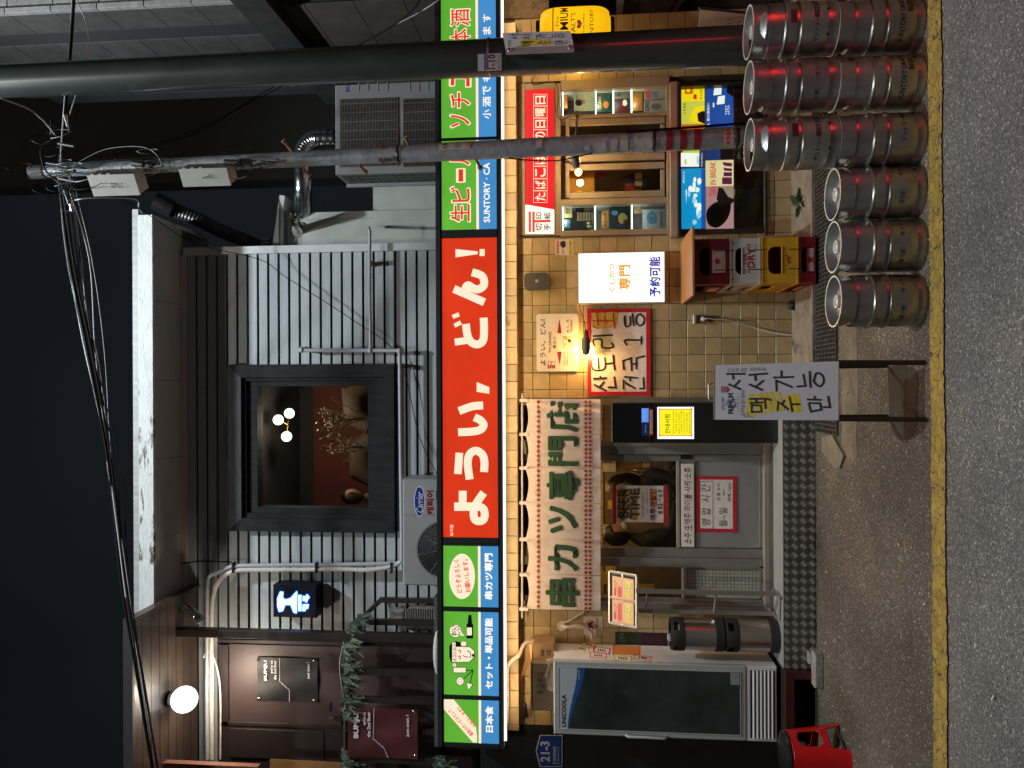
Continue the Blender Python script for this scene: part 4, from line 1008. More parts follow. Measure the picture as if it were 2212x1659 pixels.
mag('small grey magazine beside the red one on the third right shelf', 1325, 1360, 193, 213, (120, 108, 92), marks=[('t', 'ムム', (1330, 1340, 196, 208), INK)])
mag('orange brown folder on the fourth right shelf', 1364, 1388, 198, 240, (150, 98, 40)); 
mag('pale fashion magazine low in the right display case', 1391, 1438, 217, 244, (176, 176, 160), marks=[('t', 'ONE', (1393, 1402, 219, 240), NAVY), ('p', ell(1418, 230, 11, 7), pr('grey_face', (120, 115, 110)))])
mag('magazine with a pink banner low in the right display case', 1391, 1438, 193, 215, (170, 160, 150), marks=[('p', rect(1394, 1406, 196, 213), pr('pink_print', (210, 90, 90))), ('t', 'mB', (1410, 1420, 197, 210), SKY)])
mag('black and orange wave patterned comic, middle left shelf', 1316, 1360, 448, 492, (56, 60, 66), marks=[('p', ell(1345, 472, 10, 12), TAN), ('p', ell(1350, 480, 6, 7), MAROON), ('p', ell(1328, 460, 7, 5), SKY)])
mag('ochre spined comic beside the wave comic, middle left shelf', 1300, 1314, 455, 493, (170, 120, 60), marks=[('t', 'コミック', (1303, 1310, 460, 490), INK)])
mag('blue and white magazine at the bottom of the left case', 1388, 1437, 452, 494, (190, 196, 200), marks=[('p', ell(1408, 470, 11, 14), SKY), ('p', ell(1410, 472, 6, 7), PALE), ('t', 'JAPAN', (1426, 1433, 458, 490), NAVY)])
mag('cream book standing at the top left of the left case', 1214, 1236, 445, 470, (200, 180, 130), marks=[('t', '付', (1222, 1230, 450, 462), INK)])
mag('blue cigarette poster card, top shelf of the left case', 1214, 1232, 474, 493, (70, 110, 130), marks=[('t', 'hi-lite', (1218, 1224, 476, 490), PALE)])
mag('striped row of thin books on the upper left shelf', 1245, 1281, 459, 476, (185, 165, 130), marks=[('p', rect(1245+k*6, 1247+k*6, 460, 475), MAROON) for k in range(6)])
BX = [('black small carton on the upper left shelf', 1243, 1262, 444, 456, (26, 28, 30)), ('tan carton beside the black one, upper left shelf', 1262, 1282, 444, 456, (140, 120, 86)), ('dark carton on the middle left shelf', 1320, 1338, 442, 458, (36, 42, 46)), ('pale carton marked with figures, middle left shelf', 1338, 1360, 442, 457, (150, 150, 140)), ('orange tin on the top right shelf', 1214, 1226, 200, 234, (190, 110, 30)), ('pale carton low in the left display case', 1370, 1388, 445, 460, (150, 132, 100))]
for l, x0, x1, y0, y1, rgb in BX: o = pbox('carton', x0, x1, y0, y1, .12, .06, pr('carton_%d_%d_%d' % rgb, rgb, .5, var=.2, scale=30), None, .002); tag(o, l, 'carton')
for k, (x, y, rgb, l) in enumerate([(1272, 482, (180, 60, 40), 'red toy figure, leftmost on the upper left shelf'), (1272, 489, (200, 170, 60), 'yellow toy figure at the left end of the upper left shelf')]):
    p = hit(x+8, y, .1); t = thing('toy_figure', l, 'toy', p, 'toy figures in the left case'); m_ = pr('toy_%d' % k, rgb); MB().ball(p+Vector((0, 0, .012)), .014, 10, 8, (1, .8, 1.1)).build('body', m_, t, True); MB().ball(p+Vector((0, 0, .036)), .012, 10, 8).build('head', PALE, t, True)
# things behind the middle sashes
T2 = mat('counter_dark', (.05, .06, .05), .5, var=.3)
o = MB().box(.62, 2.45, .33, .9, .25, hit(1395, 390, .33).z).build('counter', T2); tag(o, 'dark counter inside behind the sliding serving window', 'counter')
for k, (y, rgb, l) in enumerate([(396, (40, 60, 150), 'blue sake bottle behind the left sash'), (414, (30, 28, 26), 'black sake bottle at the left behind the left sash'), (380, (70, 40, 24), 'brown bottle behind the left sash'), (330, (40, 60, 110), 'navy can behind the right sash'), (300, (60, 80, 60), 'green bottle behind the right sash')]):
    p = hit(1395, y, .45); bottle(1395, y, .42, .21, .026, pr('bottle_%d' % k, rgb, .15), l, 'bottles on the inner counter', PALE)
for k, (x0, x1, y0, y1, rgb, l) in enumerate([(1252, 1308, 372, 424, (235, 180, 60), 'yellow handwritten menu card lit by the bulb behind the left sash'), (1312, 1330, 372, 384, (170, 36, 36), 'small red tag card behind the left sash'), (1350, 1370, 398, 412, (160, 34, 34), 'second red tag card lower behind the left sash'), (1262, 1300, 318, 334, (225, 190, 150), 'pale menu card behind the right sash')]):
    o = pbox('menu_card', x0-(24 if k < 2 else 0), x1-(24 if k < 2 else 0), y0, y1, .30, .004, pr('card_%d_%d' % rgb[:2], rgb, .6, var=.3, scale=60)); tag(o, l, 'card')
lamp('room_light_counter', 'POINT', (1.6, .95, 2.2), 4, (1, .66, .30), .1)
# red sign above
rs = thing('tobacco_sign', 'lit red and white sign with boxed characters above the serving window', 'sign', hit(1166, 350, -.02))
RL = lit('red_panel', (214, 30, 40), .95, .02)
a, b, c, d = wrect(1135, 1197, 193, 442, -.02); MB().box(a, b, -.02, .04, c, d).build('red_panel', RL, rs)
q = [hit(x, y, -.02) for x, y in [(1197, 505), (1197, 452.5), (1135, 441.5), (1135, 505)]]; MB().prism(q, (0, .06, 0)).build('white_panel', WHT, rs)
MB().prism([hit(1197, 452.4, -.021), hit(1197, 441, -.021), hit(1135, 441, -.021)], (0, .05, 0)).build('red_corner', RL, rs)
CL = lit('cream_line', (250, 225, 195), 1, 0)
cs = list('たばこはの日曜日'); ce = [436, 405, 375.5, 344, 312, 284, 252, 222, 200]
cs = list('たばこはこの日曜日'); ce = [438, 412, 386, 359, 332, 306, 280, 255, 229, 203]
for k, s in enumerate(cs):
    y1_, y0_ = ce[k], ce[k+1]
    pstroke('box_line', [[(1152.5, y1_-.6), (1152.5, y0_+.6), (1182, y0_+.6), (1182, y1_-.6), (1152.5, y1_-.6)]], .8, -.02, CL, rs, .001)
    text(s, (1156.5, 1178, y0_+4.5, y1_-4.5), -.021, CL, rs, .03, .002)
RD2 = mat('red_mark', (.5, .02, .02), .5, emit=.5, var=0)
for bx in ((1142, 1147, 457, 501), (1150, 1155, 457, 501), (1155, 1189, 475, 480)): a, b, c, d = wrect(*bx, -.023); MB().box(a, b, -.023, -.0205, c, d).build('post_mark', RD2, rs)
for s, bx in (('切', (1157, 1171, 483, 498)), ('手', (1175, 1189, 483, 498)), ('印', (1157, 1171, 459, 473)), ('紙', (1175, 1189, 459, 473))): text(s, bx, -.022, INK, rs, .02, .003)
# poster show case below the sill
YPO = .0
pc = thing('poster_case', 'backlit cigarette poster case below the serving window', 'poster case', hit(1560, 340, 0))
DKB = mat('bronze_frame', (.05, .045, .038), .45, .5, .2)
for bx in ((1468, 1471, 176, 508), (1651, 1658, 176, 508), (1471, 1651, 176, 183), (1471, 1651, 494, 505)): a, b, c, d = wrect(*bx, -.02); MB().bevbox(a, b, -.02, .08, c, d, .003).build('case_frame', DKB, pc)
a, b, c, d = wrect(1471, 1651, 183, 494, .06); MB().box(a, b, .07, .08, c, d).build('back_board', BLACK, pc)
def post(label, x0, x1, y0, y1, m_, prints=(), e=0):
    t = thing('poster', label, 'poster', hit((x0+x1)/2, (y0+y1)/2, .05)); a, b, c, d = wrect(x0, x1, y0, y1, .05-e); MB().box(a, b, .05-e, .053-e, c, d).build('sheet', m_, t)
    for kind, *g in prints:
        ee = .0015+e+g[-1]*.0006 if isinstance(g[-1], int) else .002+e
        if kind == 't': text(g[0], g[1], .05, g[2], t, g[3] if len(g) > 3 and isinstance(g[3], float) else .02, .0035+e)
        elif kind == 'p': pflat('print', g[0], .05, g[1], t, ee)
    return t
Ly = lit('p_yellow', (250, 222, 20), .95, .05); Lyg = lit('p_lime', (214, 220, 80), .85, .05); Lb = lit('p_blue', (24, 84, 170), .8, .05); Lc = lit('p_cyan', (10, 150, 205), .95, .06); Lw = lit('p_white', (245, 248, 235), 1, 0); Lor = lit('p_orange', (226, 110, 24), .8, 0); Ldb = lit('p_deep', (16, 60, 110), .7, 0)
Lcr = lit('p_cream', (246, 232, 168), .8, .03); Lred = lit('p_red', (214, 36, 52), .8, 0); Lpk = lit('p_pink', (212, 160, 160), .6, .06); Lmar = lit('p_maroon', (120, 34, 90), .6, 0); Lblk = mat('p_black', (.012, .012, .012), .5, var=0)
Lhair = mat('print_hair', (.035, .026, .024), .5, var=.6, scale=14)
Ldk = mat('p_dim', (.035, .038, .036), .5, var=.5, scale=7); Lkh = mat('p_khaki', (.12, .10, .05), .6, var=.6, scale=9); Ldn = mat('p_dimnavy', (.02, .04, .06), .5, var=.4)
post('yellow cigarette poster with an orange pack, upper right of the case', 1472, 1523, 183, 219, Ly, [('p', rect(1479, 1496, 187, 203), Lor, 1), ('p', ell(1487, 195, 4, 4), Ly, 2), ('t', 'CASTER', (1494, 1498, 187, 202), Lred), ('p', rect(1498, 1505, 204, 214), Lred, 1), ('t', 'キャスター', (1511, 1518, 188, 214), BLKL)])
post('lime and yellow poster with a city skyline beside the yellow one', 1472, 1523, 219, 268, Lyg, [('p', [(1523, 268), (1490, 262), (1488, 250), (1494, 250), (1494, 240), (1500, 240), (1500, 232), (1523, 228)], Ly, 1), ('p', [(1523, 268), (1508, 262), (1506, 245), (1516, 240), (1523, 240)], Lblk, 2), ('t', 'とするね', (1476, 1482, 222, 246), BLKL)])
post('orange and yellow poster partly hidden by the thin pole', 1472, 1523, 268, 312, Lor, [('p', ell(1500, 296, 12, 9), Ly, 1), ('p', ell(1486, 305, 8, 6), Ly, 2)])
post('blue poster of a white pack with a lime pack behind', 1472, 1523, 312, 364, Ldb, [('p', rect(1475, 1511, 322, 340), lit('p_lime2', (190, 214, 60), .9, 0), 1), ('p', rect(1471, 1510, 330, 360), Lw, 2), ('p', rect(1479, 1483, 344, 355), Lyg, 3), ('t', '100\'S', (1505, 1509, 338, 354), Lb), ('t', 'マイルドセブン', (1514, 1518, 330, 360), Lw)])
rc_ = random.Random(21); cl = [('p', ell(1512-abs(rc_.gauss(0, 7))-(6 if 395 < yy < 440 else 0), yy, rc_.uniform(2.5, 5.5), rc_.uniform(3, 8), 14), Lw if rc_.random() < .6 else lit('p_cloud2', (170, 214, 236), .9, 0), 1+k_) for k_, yy in enumerate([388+rc_.random()*92 for _ in range(26)])]
_cl = [('p', ell(1508, 402, 8, 14), Lw, 2), ('p', ell(1502, 412, 7, 10), Lw, 2), ('p', ell(1496, 430, 6, 9), Lw, 2), ('p', ell(1508, 432, 9, 14), Lw, 2), ('p', ell(1502, 470, 7, 9), Lw, 2), ('p', ell(1510, 458, 5, 20), lit('p_cloud', (190, 222, 236), .9, 0), 1)]
post('bright blue poster of sea and white clouds at the left of the case', 1472, 1523, 364, 494, Lc, cl + [('p', rect(1515, 1523, 364, 494), Lb, 40), ('t', '小粋なひとこと', (1475, 1479, 370, 396), Lw), ('p', [(1481, 410), (1482.5, 440), (1483.5, 410)], Lw, 1)])
post('deep blue poster with two white packs and slanted titles', 1524, 1585, 183, 274, Lb, [('p', [(1543, 190), (1559, 188), (1558, 204), (1541, 206)], Lw, 1), ('p', [(1551, 208), (1566, 206), (1565, 224), (1548, 226)], Lw, 1), ('p', rect(1540, 1543, 222, 232), Lw, 2), ('t', 'は、軽さの新次元へ', (1527, 1533, 222, 272), Lw), ('t', 'コスモス', (1567, 1576, 228, 248), Lw), ('p', [(1570, 186), (1585, 190), (1585, 210), (1570, 200)], Lblk, 1)])
post('blue poster of a wire fence beside the thin pole', 1524, 1585, 274, 345, lit('p_blue2', (20, 74, 140), .6, .2), [('p', rect(1556, 1585, 300, 345), Lblk, 1)])
post('cream poster reading in break with four purple packs', 1524, 1585, 346, 402, Lcr, [('p', [(1560, 383), (1581, 383), (1581, 398), (1560, 398)], Lmar, 1), ('p', [(1563, 372), (1581, 372), (1581, 381), (1563, 381)], Lmar, 1), ('p', [(1562, 362), (1581, 364), (1581, 370), (1565, 369)], Lmar, 1), ('p', [(1560, 350), (1581, 352), (1581, 360), (1564, 358)], Lmar, 1), ('t', 'IN BREAK', (1534, 1546, 350, 399), Lred)])
post('pinkish portrait poster of a dark haired figure, lower left', 1524, 1585, 402, 494, Lpk, [('p', spline([(1526, 458), (1540, 440), (1560, 434), (1578, 438), (1576, 462), (1566, 480), (1548, 492), (1530, 484)], 4, True), Lhair, 1), ('p', spline([(1552, 404), (1566, 408), (1585, 416), (1585, 436), (1560, 446), (1548, 430)], 4), Lhair, 2), ('p', ell(1562, 452, 9, 12), pr('print_face', (92, 66, 56), var=.2), 3), ('p', spline([(1560, 404), (1585, 404), (1585, 428), (1572, 424)], 4), lit('p_blouse', (196, 180, 150), .5, .1), 4), ('t', 'TEAN', (1533, 1548, 403, 424), Lred)])
post('dim black poster with pale blocks, bottom right of the case', 1586, 1650, 183, 296, Ldk, [('p', rect(1600, 1622, 196, 236), Lkh, 1), ('t', 'ベストセラー', (1590, 1600, 220, 290), mat('grey_print', (.12, .12, .12), .6))])
post('dark green poster with rocks behind the thin pole foot', 1586, 1650, 297, 345, Ldn, [('p', ell(1600, 318, 8, 12), pr('leaf_print', (60, 120, 60)), 1)])
post('dim landscape poster with pale lettering, bottom left of the case', 1586, 1650, 345, 494, Lkh, [('t', 'Marlboro', (1590, 1606, 400, 482), mat('tan_dim', (.20, .17, .11), .6)), ('p', spline([(1590, 350), (1610, 360), (1605, 380), (1596, 398), (1588, 380)], 4, True), Lblk, 1), ('p', ell(1630, 375, 7, 9), mat('tan_dim2', (.07, .06, .04), .6), 1)])
a, b, c, d = wrect(1471, 1651, 183, 494, .03); MB().quad((a, .03, c), (b, .03, c), (b, .03, d), (a, .03, d)).build('pane', GLASS, pc)
for x in (1523.3, 1585.3): a, b, c, d = wrect(x-.6, x+.6, 183, 494, .035); MB().box(a, b, .035, .045, c, d).build('glazing_bar', ALU, pc)
# ================================================================== WALL FITTINGS
lb = thing('light_box_sign', 'white lit box sign with blue and orange characters above the crates', 'sign', hit(1342, 600, -.09))
a, b, c, d = wrect(1250, 1435, 546, 653, -.09); MB().box(a-.006, b+.006, -.088, -.002, c-.006, d+.006).build('case', mat('box_case', (.45, .42, .38), .5), lb); MB().box(a, b, -.09, -.086, c, d).build('face', lit('box_white', (255, 253, 246), 1.25, 0), lb)
BI = mat('blue_ink', (.02, .04, .42), .5, var=0, emit=.35, ecol=(.03, .05, .6)); OI = mat('orange_ink', (.75, .33, .02), .5, var=0, emit=.5, ecol=(.85, .42, .03)); PI_ = mat('pale_blue_ink', (.4, .45, .7), .5, var=0, emit=.55, ecol=(.55, .6, .85))
text('てんぷらは', (1262, 1269, 597, 641), -.09, PI_, lb, .01); text('くつを揚げても', (1275, 1282, 560, 623), -.09, PI_, lb, 0); text('おいしい!!!', (1288, 1294, 577, 622), -.09, PI_, lb, 0)
text('くしかつ', (1315, 1328, 570, 630), -.09, OI, lb, .03); text('専門', (1337, 1361, 573, 625), -.09, OI, lb, .035); text('ひとりさけいただけんさい', (1385, 1392, 558, 640), -.09, PI_, lb, 0); text('予約可能', (1403, 1426, 555, 640), -.09, BI, lb, .04)
pp = paper('red_taped_poster', 'large handwritten poster bordered with red tape under the bare bulb', 'poster', (1270, 1403, 668, 853), -.012, 7)
zp = lambda p: (672+1008*0 + 1106-672 + p[0]/3.0, 553 + p[1]/3.0)
HL = mat('yellow_marker', (.62, .40, .06), .75, var=.2, scale=40)
pstroke('highlight', [[zp((525+i*19, 365+random.uniform(-8, 8))), zp((535+i*16, 462+random.uniform(-10, 10)))] for i in range(9)], 9, -.012, HL, pp, .002)
def hand(lines, wd, pl, m_, par, tr, e=.003): return pstroke('lettering', [spline(l, 4) if len(l) > 3 else l for l in [[tr(p) for p in ln] for ln in lines]], wd, pl, m_, par, e)
hand([[(520, 455), (560, 470)], [(550, 375), (560, 450)], [(600, 385), (608, 440)], [(655, 370), (665, 470)], [(520, 420), (655, 420)]], 3.0, -.012, REDINK, pp, zp, .004)
BK = INK
hand([[(525, 520), (655, 512)], [(535, 590), (527, 545), (580, 543), (585, 592), (655, 592), (645, 562)],
      [(520, 655), (525, 735), (600, 730), (600, 655)], [(560, 660), (563, 732)], [(655, 640), (665, 740)], [(610, 697), (660, 693)],
      [(525, 795), (615, 790)], [(572, 775), (572, 790)], [(530, 832), (615, 875)], [(565, 850), (600, 812)], [(620, 850), (672, 852), (662, 780)],
      [(780, 370), (790, 455)], [(727, 400), (735, 455), (765, 445), (765, 388)], [(730, 385), (735, 445)],
      [(725, 550), (745, 580)], [(728, 545), (838, 545)], [(838, 520), (838, 575)],
      [(725, 740), (718, 680), (765, 665)], [(770, 655), (775, 745)], [(780, 700), (800, 698)], [(805, 735), (805, 662), (860, 648)],
      [(725, 782), (815, 790)], [(765, 790), (765, 812)], [(722, 865), (720, 805), (750, 835)], [(735, 822), (800, 860)], [(825, 860), (855, 858), (850, 785)]], 3.7, -.012, BK, pp, lambda p: zp((p[0], p[1])), .003)
hand([[(830, 375), (808, 390), (805, 430), (825, 450), (850, 440), (855, 400), (830, 375)]], 3.7, -.012, BK, pp, zp, .0031)
ss = thing('station_style_sign', 'white rounded plate like a railway station name board on the tiles', 'sign', hit(1204, 740, -.02))
a, b, c, d = wrect(1159, 1250, 678, 802, -.015); pts = []
for cx_, cz_, a0 in ((b-.02, d-.02, 0), (a+.02, d-.02, 90), (a+.02, c+.02, 180), (b-.02, c+.02, 270)):
    for k in range(6): an = R(a0+k*18); pts.append((cx_+.02*math.cos(an), -.015, cz_+.02*math.sin(an)))
MB().prism(pts, (0, .013, 0)).build('plate', mat('plate_white', (.60, .57, .54), .35, var=.06), ss)
zs_ = lambda x, y: (2060*.5486 + x*.1389, 1180*.5486 + y*.1389)
def stx(s, x0, x1, y0, y1, m_=INK, bold=.01): p, q = zs_(x0, y0), zs_(x1, y1); text(s, (p[0], q[0], p[1], q[1]), -.015, m_, ss, bold, .002)
stx('ようい、どん!', 262, 350, 305, 1025); stx('YOI DDANG', 398, 438, 500, 830); stx('串カツ', 462, 518, 572, 758); stx('ひぜんあさひ', 625, 665, 808, 1022); stx('HIZEN-ASAHI', 678, 706, 808, 1020); stx('しんとす', 738, 785, 808, 1020, bold=.015); stx('SHIN-TOSU', 802, 826, 808, 1020); stx('たしろ', 672, 718, 305, 515); stx('TASHIRO', 736, 766, 312, 515)
RM = mat('dark_red_print', (.26, .012, .03), .5, var=0)
for tri in ([(565, 305), (600, 522), (532, 522)], [(532, 808), (600, 808), (568, 1022)]): pflat('arrow', [zs_(*p) for p in tri], -.015, RM, ss, .002)
for x0, x1, n_, m_ in ((385, 435, '15', 'JB'), (445, 498, '01', 'JH')):
    pflat('code_box', [zs_(*p) for p in [(x0, 1068), (x0, 958), (x1, 958), (x1, 1068)]], -.015, RM, ss, .002); pflat('code_box', [zs_(*p) for p in [(x0+6, 1020), (x0+6, 963), (x1-6, 963), (x1-6, 1020)]], -.015, mat('plate_white', (.6, .57, .54)), ss, .003)
    stx(n_, x0+10, x1-12, 970, 1012); text(m_, (zs_(x0+12, 0)[0], zs_(x1-14, 0)[0], zs_(0, 1030)[1], zs_(0, 1060)[1]), -.015, mat('plate_white', (.6, .57, .54)), ss, .01, .003)
pstroke('drawn_frame', [[zs_(*p) for p in [(627, 752), (627, 572), (806, 572), (806, 752), (627, 752)]]], .6, -.015, INK, ss, .002)
for p, r_, rgb in (((665, 700), 22, (190, 150, 110)), ((720, 640), 26, (60, 50, 50)), ((740, 700), 26, (190, 60, 30)), ((668, 605), 20, (150, 150, 40)), ((700, 690), 24, (210, 190, 160))): pflat('picture', ell(*zs_(*p), r_*.139, r_*.16), -.015, pr('pic_%d' % rgb[0], rgb), ss, .002+r_*.00002)
# bare bulbs
SOCK = mat('bulb_socket', (.09, .07, .055), .55, 0, .2, 20)
BULB = lit('bulb_glow', (255, 214, 90), 9.0, 0)
t = thing('hanging_bulb', 'dark lamp holder hanging on a red cord before the taped poster', 'lamp', hit(1266, 745, -.13)); Yb = -.13
P0, P1 = hit(1266, 718, Yb), hit(1266, 766, Yb)
def lz(parent, name, prof, A, B, m_, n=18):   # lathe along A->B, prof in (r, t)
    A, B = Vector(A), Vector(B); ax = (B-A); u = ax.normalized().orthogonal().normalized(); v_ = ax.normalized().cross(u); q = MB()
    for r_, tt in prof:
        for j in range(n): an = 2*math.pi*j/n; q.v.append(tuple(A+ax*tt+(u*math.cos(an)+v_*math.sin(an))*r_))
    for i in range(len(prof)-1):
        for j in range(n): a_ = i*n+j; b_ = i*n+(j+1) % n; q.f.append((a_, b_, b_+n, a_+n))
    return q.build(name, m_, parent, True)
lz(t, 'socket', [(.0001, -.12), (.014, -.12), (.019, .03), (.019, .12), (.031, .30), (.034, .42), (.034, .78), (.026, .95), (.0001, 1.06)], P0, P1, SOCK)
lz(t, 'bulb', [(.0001, 0), (.017, .1), (.028, .5), (.022, .85), (.0001, 1)], hit(1273, 740, -.075), hit(1281, 766, -.06), BULB)
MB().tube([hit(*p) for p in [(1250, 653, -.05), (1254, 672, -.09), (1261, 690, -.12), (1264, 706, -.13), (1265, 716, -.13)]], .004, 6).build('cord', mat('red_cord', (.22, .03, .02), .5), t)
t = thing('gooseneck_lamp', 'bulb in a dark holder on a short arm over the serving window', 'lamp', hit(1240, 350, -.35)); Yb = -.36
lz(t, 'socket', [(.0001, -.1), (.018, -.1), (.022, .1), (.033, .35), (.034, .8), (.024, .98), (.0001, 1.08)], hit(1239, 325, Yb), hit(1246, 363, Yb+.03), SOCK)
lz(t, 'bulb', [(.0001, 0), (.018, .1), (.030, .5), (.022, .85), (.0001, 1)], hit(1243, 368, Yb+.06), hit(1256, 376, Yb+.08), BULB)
MB().tube([hit(*p) for p in [(1247, 247, -.02), (1246, 258, -.12), (1245, 280, -.28), (1241, 305, -.35), (1239, 322, -.36)]], .009, 8).build('arm', BLACK, t, True)
lz(t, 'mounting_cup', [(.0001, 0), (.028, 0), (.028, 1), (.0001, 1)], hit(1246, 247, -.06), hit(1246, 247, -.016), mat('brass_cup', (.45, .33, .14), .3, .9)); 
MB().tube([hit(*p) for p in spline([(1188, 98, -.03), (1168, 140, -.03), (1157, 158, -.03), (1151, 182, -.03), (1185, 178, -.03), (1202, 182, -.03), (1206, 215, -.03), (1203, 245, -.03), (1212, 257, -.03), (1235, 250, -.03)], 5)], .0035, 6).build('cord', CABLE, t)
# speaker, cctv sticker, outlet
t = thing('wall_speaker', 'small black rounded speaker high on the tiles under the beam', 'speaker', hit(1160, 607, -.1))
a, b, c, d = wrect(1132, 1187, 589, 625, -.10); pts = []
for cx_, cz_, a0 in ((b-.035, d-.035, 0), (a+.035, d-.035, 90), (a+.035, c+.035, 180), (b-.035, c+.035, 270)):
    for k in range(6): an = R(a0+k*18); pts.append((cx_+.035*math.cos(an), -.10, cz_+.035*math.sin(an)))
MB().prism(pts, (0, .08, 0)).build('grille', mat('speaker_cloth', (.05, .045, .042), .8, bump=.5, bscale=150), t); MB().box((a+b)/2-.012, (a+b)/2+.012, -.103, -.099, (c+d)/2-.012, (c+d)/2+.012).build('badge', mat('badge', (.3, .3, .3), .4), t)
MB().box((a+b)/2-.02, (a+b)/2+.02, -.03, 0, c+.04, d-.04).build('bracket', BLACK, t)
t = thing('camera_warning_sticker', 'white and yellow security camera sticker right of the speaker', 'sticker', hit(1218, 534, -.006))
a, b, c, d = wrect(1200, 1239, 517, 551, -.004); MB().box(a, b, -.004, -.001, c, d).build('sheet', mat('sticker_white', (.6, .55, .47), .5, var=.1), t)
text('防犯警戒', (1202, 1208, 520, 547), -.004, REDINK, t, .02, .001); text('24H', (1213, 1220, 538, 549), -.004, REDINK, t, .02, .001); text('Security camera', (1224, 1226, 519, 548), -.004, INK, t, 0, .001); a, b, c, d = wrect(1228, 1237, 518, 550, -.005); MB().box(a, b, -.005, -.0045, c, d).build('yellow_band', mat('sticker_yellow', (.6, .42, .06), .5), t); text('防犯カメラ作動中', (1230, 1235, 520, 548), -.005, INK, t, 0, .001)
pflat('camera_mark', [(1210, 528), (1210, 523), (1217, 520), (1222, 522), (1222, 533), (1217, 536), (1212, 533)], -.0045, INK, t, .0008)
t = thing('wall_socket', 'outdoor wall socket with a grey plug and white lead hanging down', 'socket', hit(1518, 690, -.03))
pbox('back_plate', 1502, 1532, 681, 697, -.035, .035, mat('socket_grey', (.16, .15, .14), .5, .2), t, .004); pbox('cover', 1498, 1504, 680, 699, -.06, .055, mat('socket_cover', (.4, .38, .34), .4, .3), t, .003)
lz(t, 'plug', [(.0001, 0), (.020, 0), (.020, .6), (.012, 1), (.0001, 1)], hit(1519, 689, -.035), hit(1519, 689, -.085), mat('plug_white', (.55, .54, .52), .4))
MB().tube([hit(*p) for p in spline([(1519, 689, -.085), (1530, 688, -.09), (1545, 690, -.08), (1570, 691, -.07), (1590, 697, -.05), (1625, 707, -.03), (1660, 717, -.04), (1690, 722, -.06), (1715, 724, -.08), (1727, 724, -.09), (1727, 740, -.10), (1728, 800, -.12)], 5)], .0042, 6).build('lead', mat('white_lead', (.6, .6, .58), .4, var=.05), t, True)
MB().lathe([(.014, -.004), (.019, 0), (.014, .004), (.011, 0), (.014, -.004)], hit(1562, 684, -.07), 14, 'X').build('cable_ring', mat('ring_grey', (.3, .28, .25), .5), t, True)
o = MB().tube([hit(1712, 657, -.08), hit(1712, 657, 0.0)], .035, 14).tube([hit(1712, 657, -.07), hit(1708, 668, -.07)], .026, 12).build('drain_elbow', mat('dark_pipe', (.03, .03, .028), .6)); tag(o, 'dark drain pipe elbow at the foot of the tiles left of the crates', 'pipe')
o = pbox('price_tag', 1747, 1753, 746, 782, -.45, .003, mat('tag_pale', (.5, .36, .30), .7, var=.3, scale=80)); o.location.z = 0; tag(o, 'small pale label stuck on the concrete apron edge', 'label')
# white flexible pipes, no pets sign, dark poster
WP = mat('white_wrapped_pipe', (.52, .46, .38), .7, 0, .15, 25, bump=.6, bscale=70)
t = thing('wrapped_pipe', 'white tape wrapped pipe looping over the cardboard boxes', 'pipe', hit(1110, 1440, -.2))
MB().tube([hit(*p) for p in spline([(1196, 1383, -.05), (1165, 1385, -.06), (1140, 1387, -.10), (1128, 1400, -.13), (1122, 1415, -.16), (1105, 1428, -.18), (1096, 1445, -.19), (1096, 1500, -.19), (1094, 1560, -.19), (1085, 1585, -.17)], 6)], .0165, 10).build('hose', WP, t, True)
t = thing('wall_pipe', 'short bent white pipe with round flange on the tiles above the no pets sign', 'pipe', hit(1220, 1350, -.04))
lz(t, 'flange', [(.0001, 0), (.045, 0), (.04, 1), (.0001, 1)], hit(1214, 1352, -.0), hit(1214, 1352, -.02), WP)
MB().tube([hit(*p) for p in spline([(1214, 1352, -.01), (1222, 1355, -.06), (1245, 1353, -.06), (1265, 1357, -.06), (1277, 1366, -.05), (1279, 1380, -.04)], 6)], .016, 10).build('hose', WP, t, True)
MB().tube([hit(*p) for p in spline([(1218, 1346, -.02), (1232, 1340, -.03), (1250, 1329, -.03), (1262, 1322, -.03)], 5)], .008, 8).build('ribbed_conduit', WP, t, True)
t = thing('no_pets_sign', 'white no pets notice with a red ring on the tiles behind the menu stand', 'sign', hit(1280, 1351, -.006)); a, b, c, d = wrect(1261, 1301, 1332, 1372, -.004); MB().box(a, b, -.004, -.001, c, d).build('sheet', mat('sticker_white', (.6, .55, .47)), t)
q = MB(); ctr = hit(1275, 1351, -.0055); q.lathe([(.043, 0), (.037, 0)], ctr, 32, 'Y'); q.build('red_ring', REDINK, t); pstroke('red_bar', [[(1267, 1359), (1283, 1343)]], 1.8, -.0055, REDINK, t, .0008); pflat('dog_mark', [(1272, 1358), (1270, 1351), (1271, 1344), (1276, 1344), (1278, 1342), (1282, 1345), (1277, 1350), (1282, 1354), (1281, 1358), (1277, 1356)], -.005, INK, t, .0002)
text('ペット同伴不可', (1287, 1293, 1335, 1370), -.004, INK, t, .01, .001); text('No Pets', (1295, 1298, 1344, 1362), -.004, INK, t, 0, .001)
t = thing('dark_poster', 'dark green and maroon poster half hidden behind the drinks fridge', 'poster', hit(1384, 1375, -.006)); a, b, c, d = wrect(1329, 1441, 1366, 1398, -.004); zm = (c+d)/2; MB().box(a, b, -.004, -.001, zm, d).build('sheet', pr('poster_green', (30, 60, 48), .4, var=.3), t); MB().box(a, b, -.004, -.001, c, zm-.0005).build('sheet', pr('poster_maroon', (52, 22, 38), .4, var=.3), t); text('くしかつ', (1336, 1350, 1368, 1394), -.004, pr('poster_pale', (110, 150, 110)), t, 0, .001)
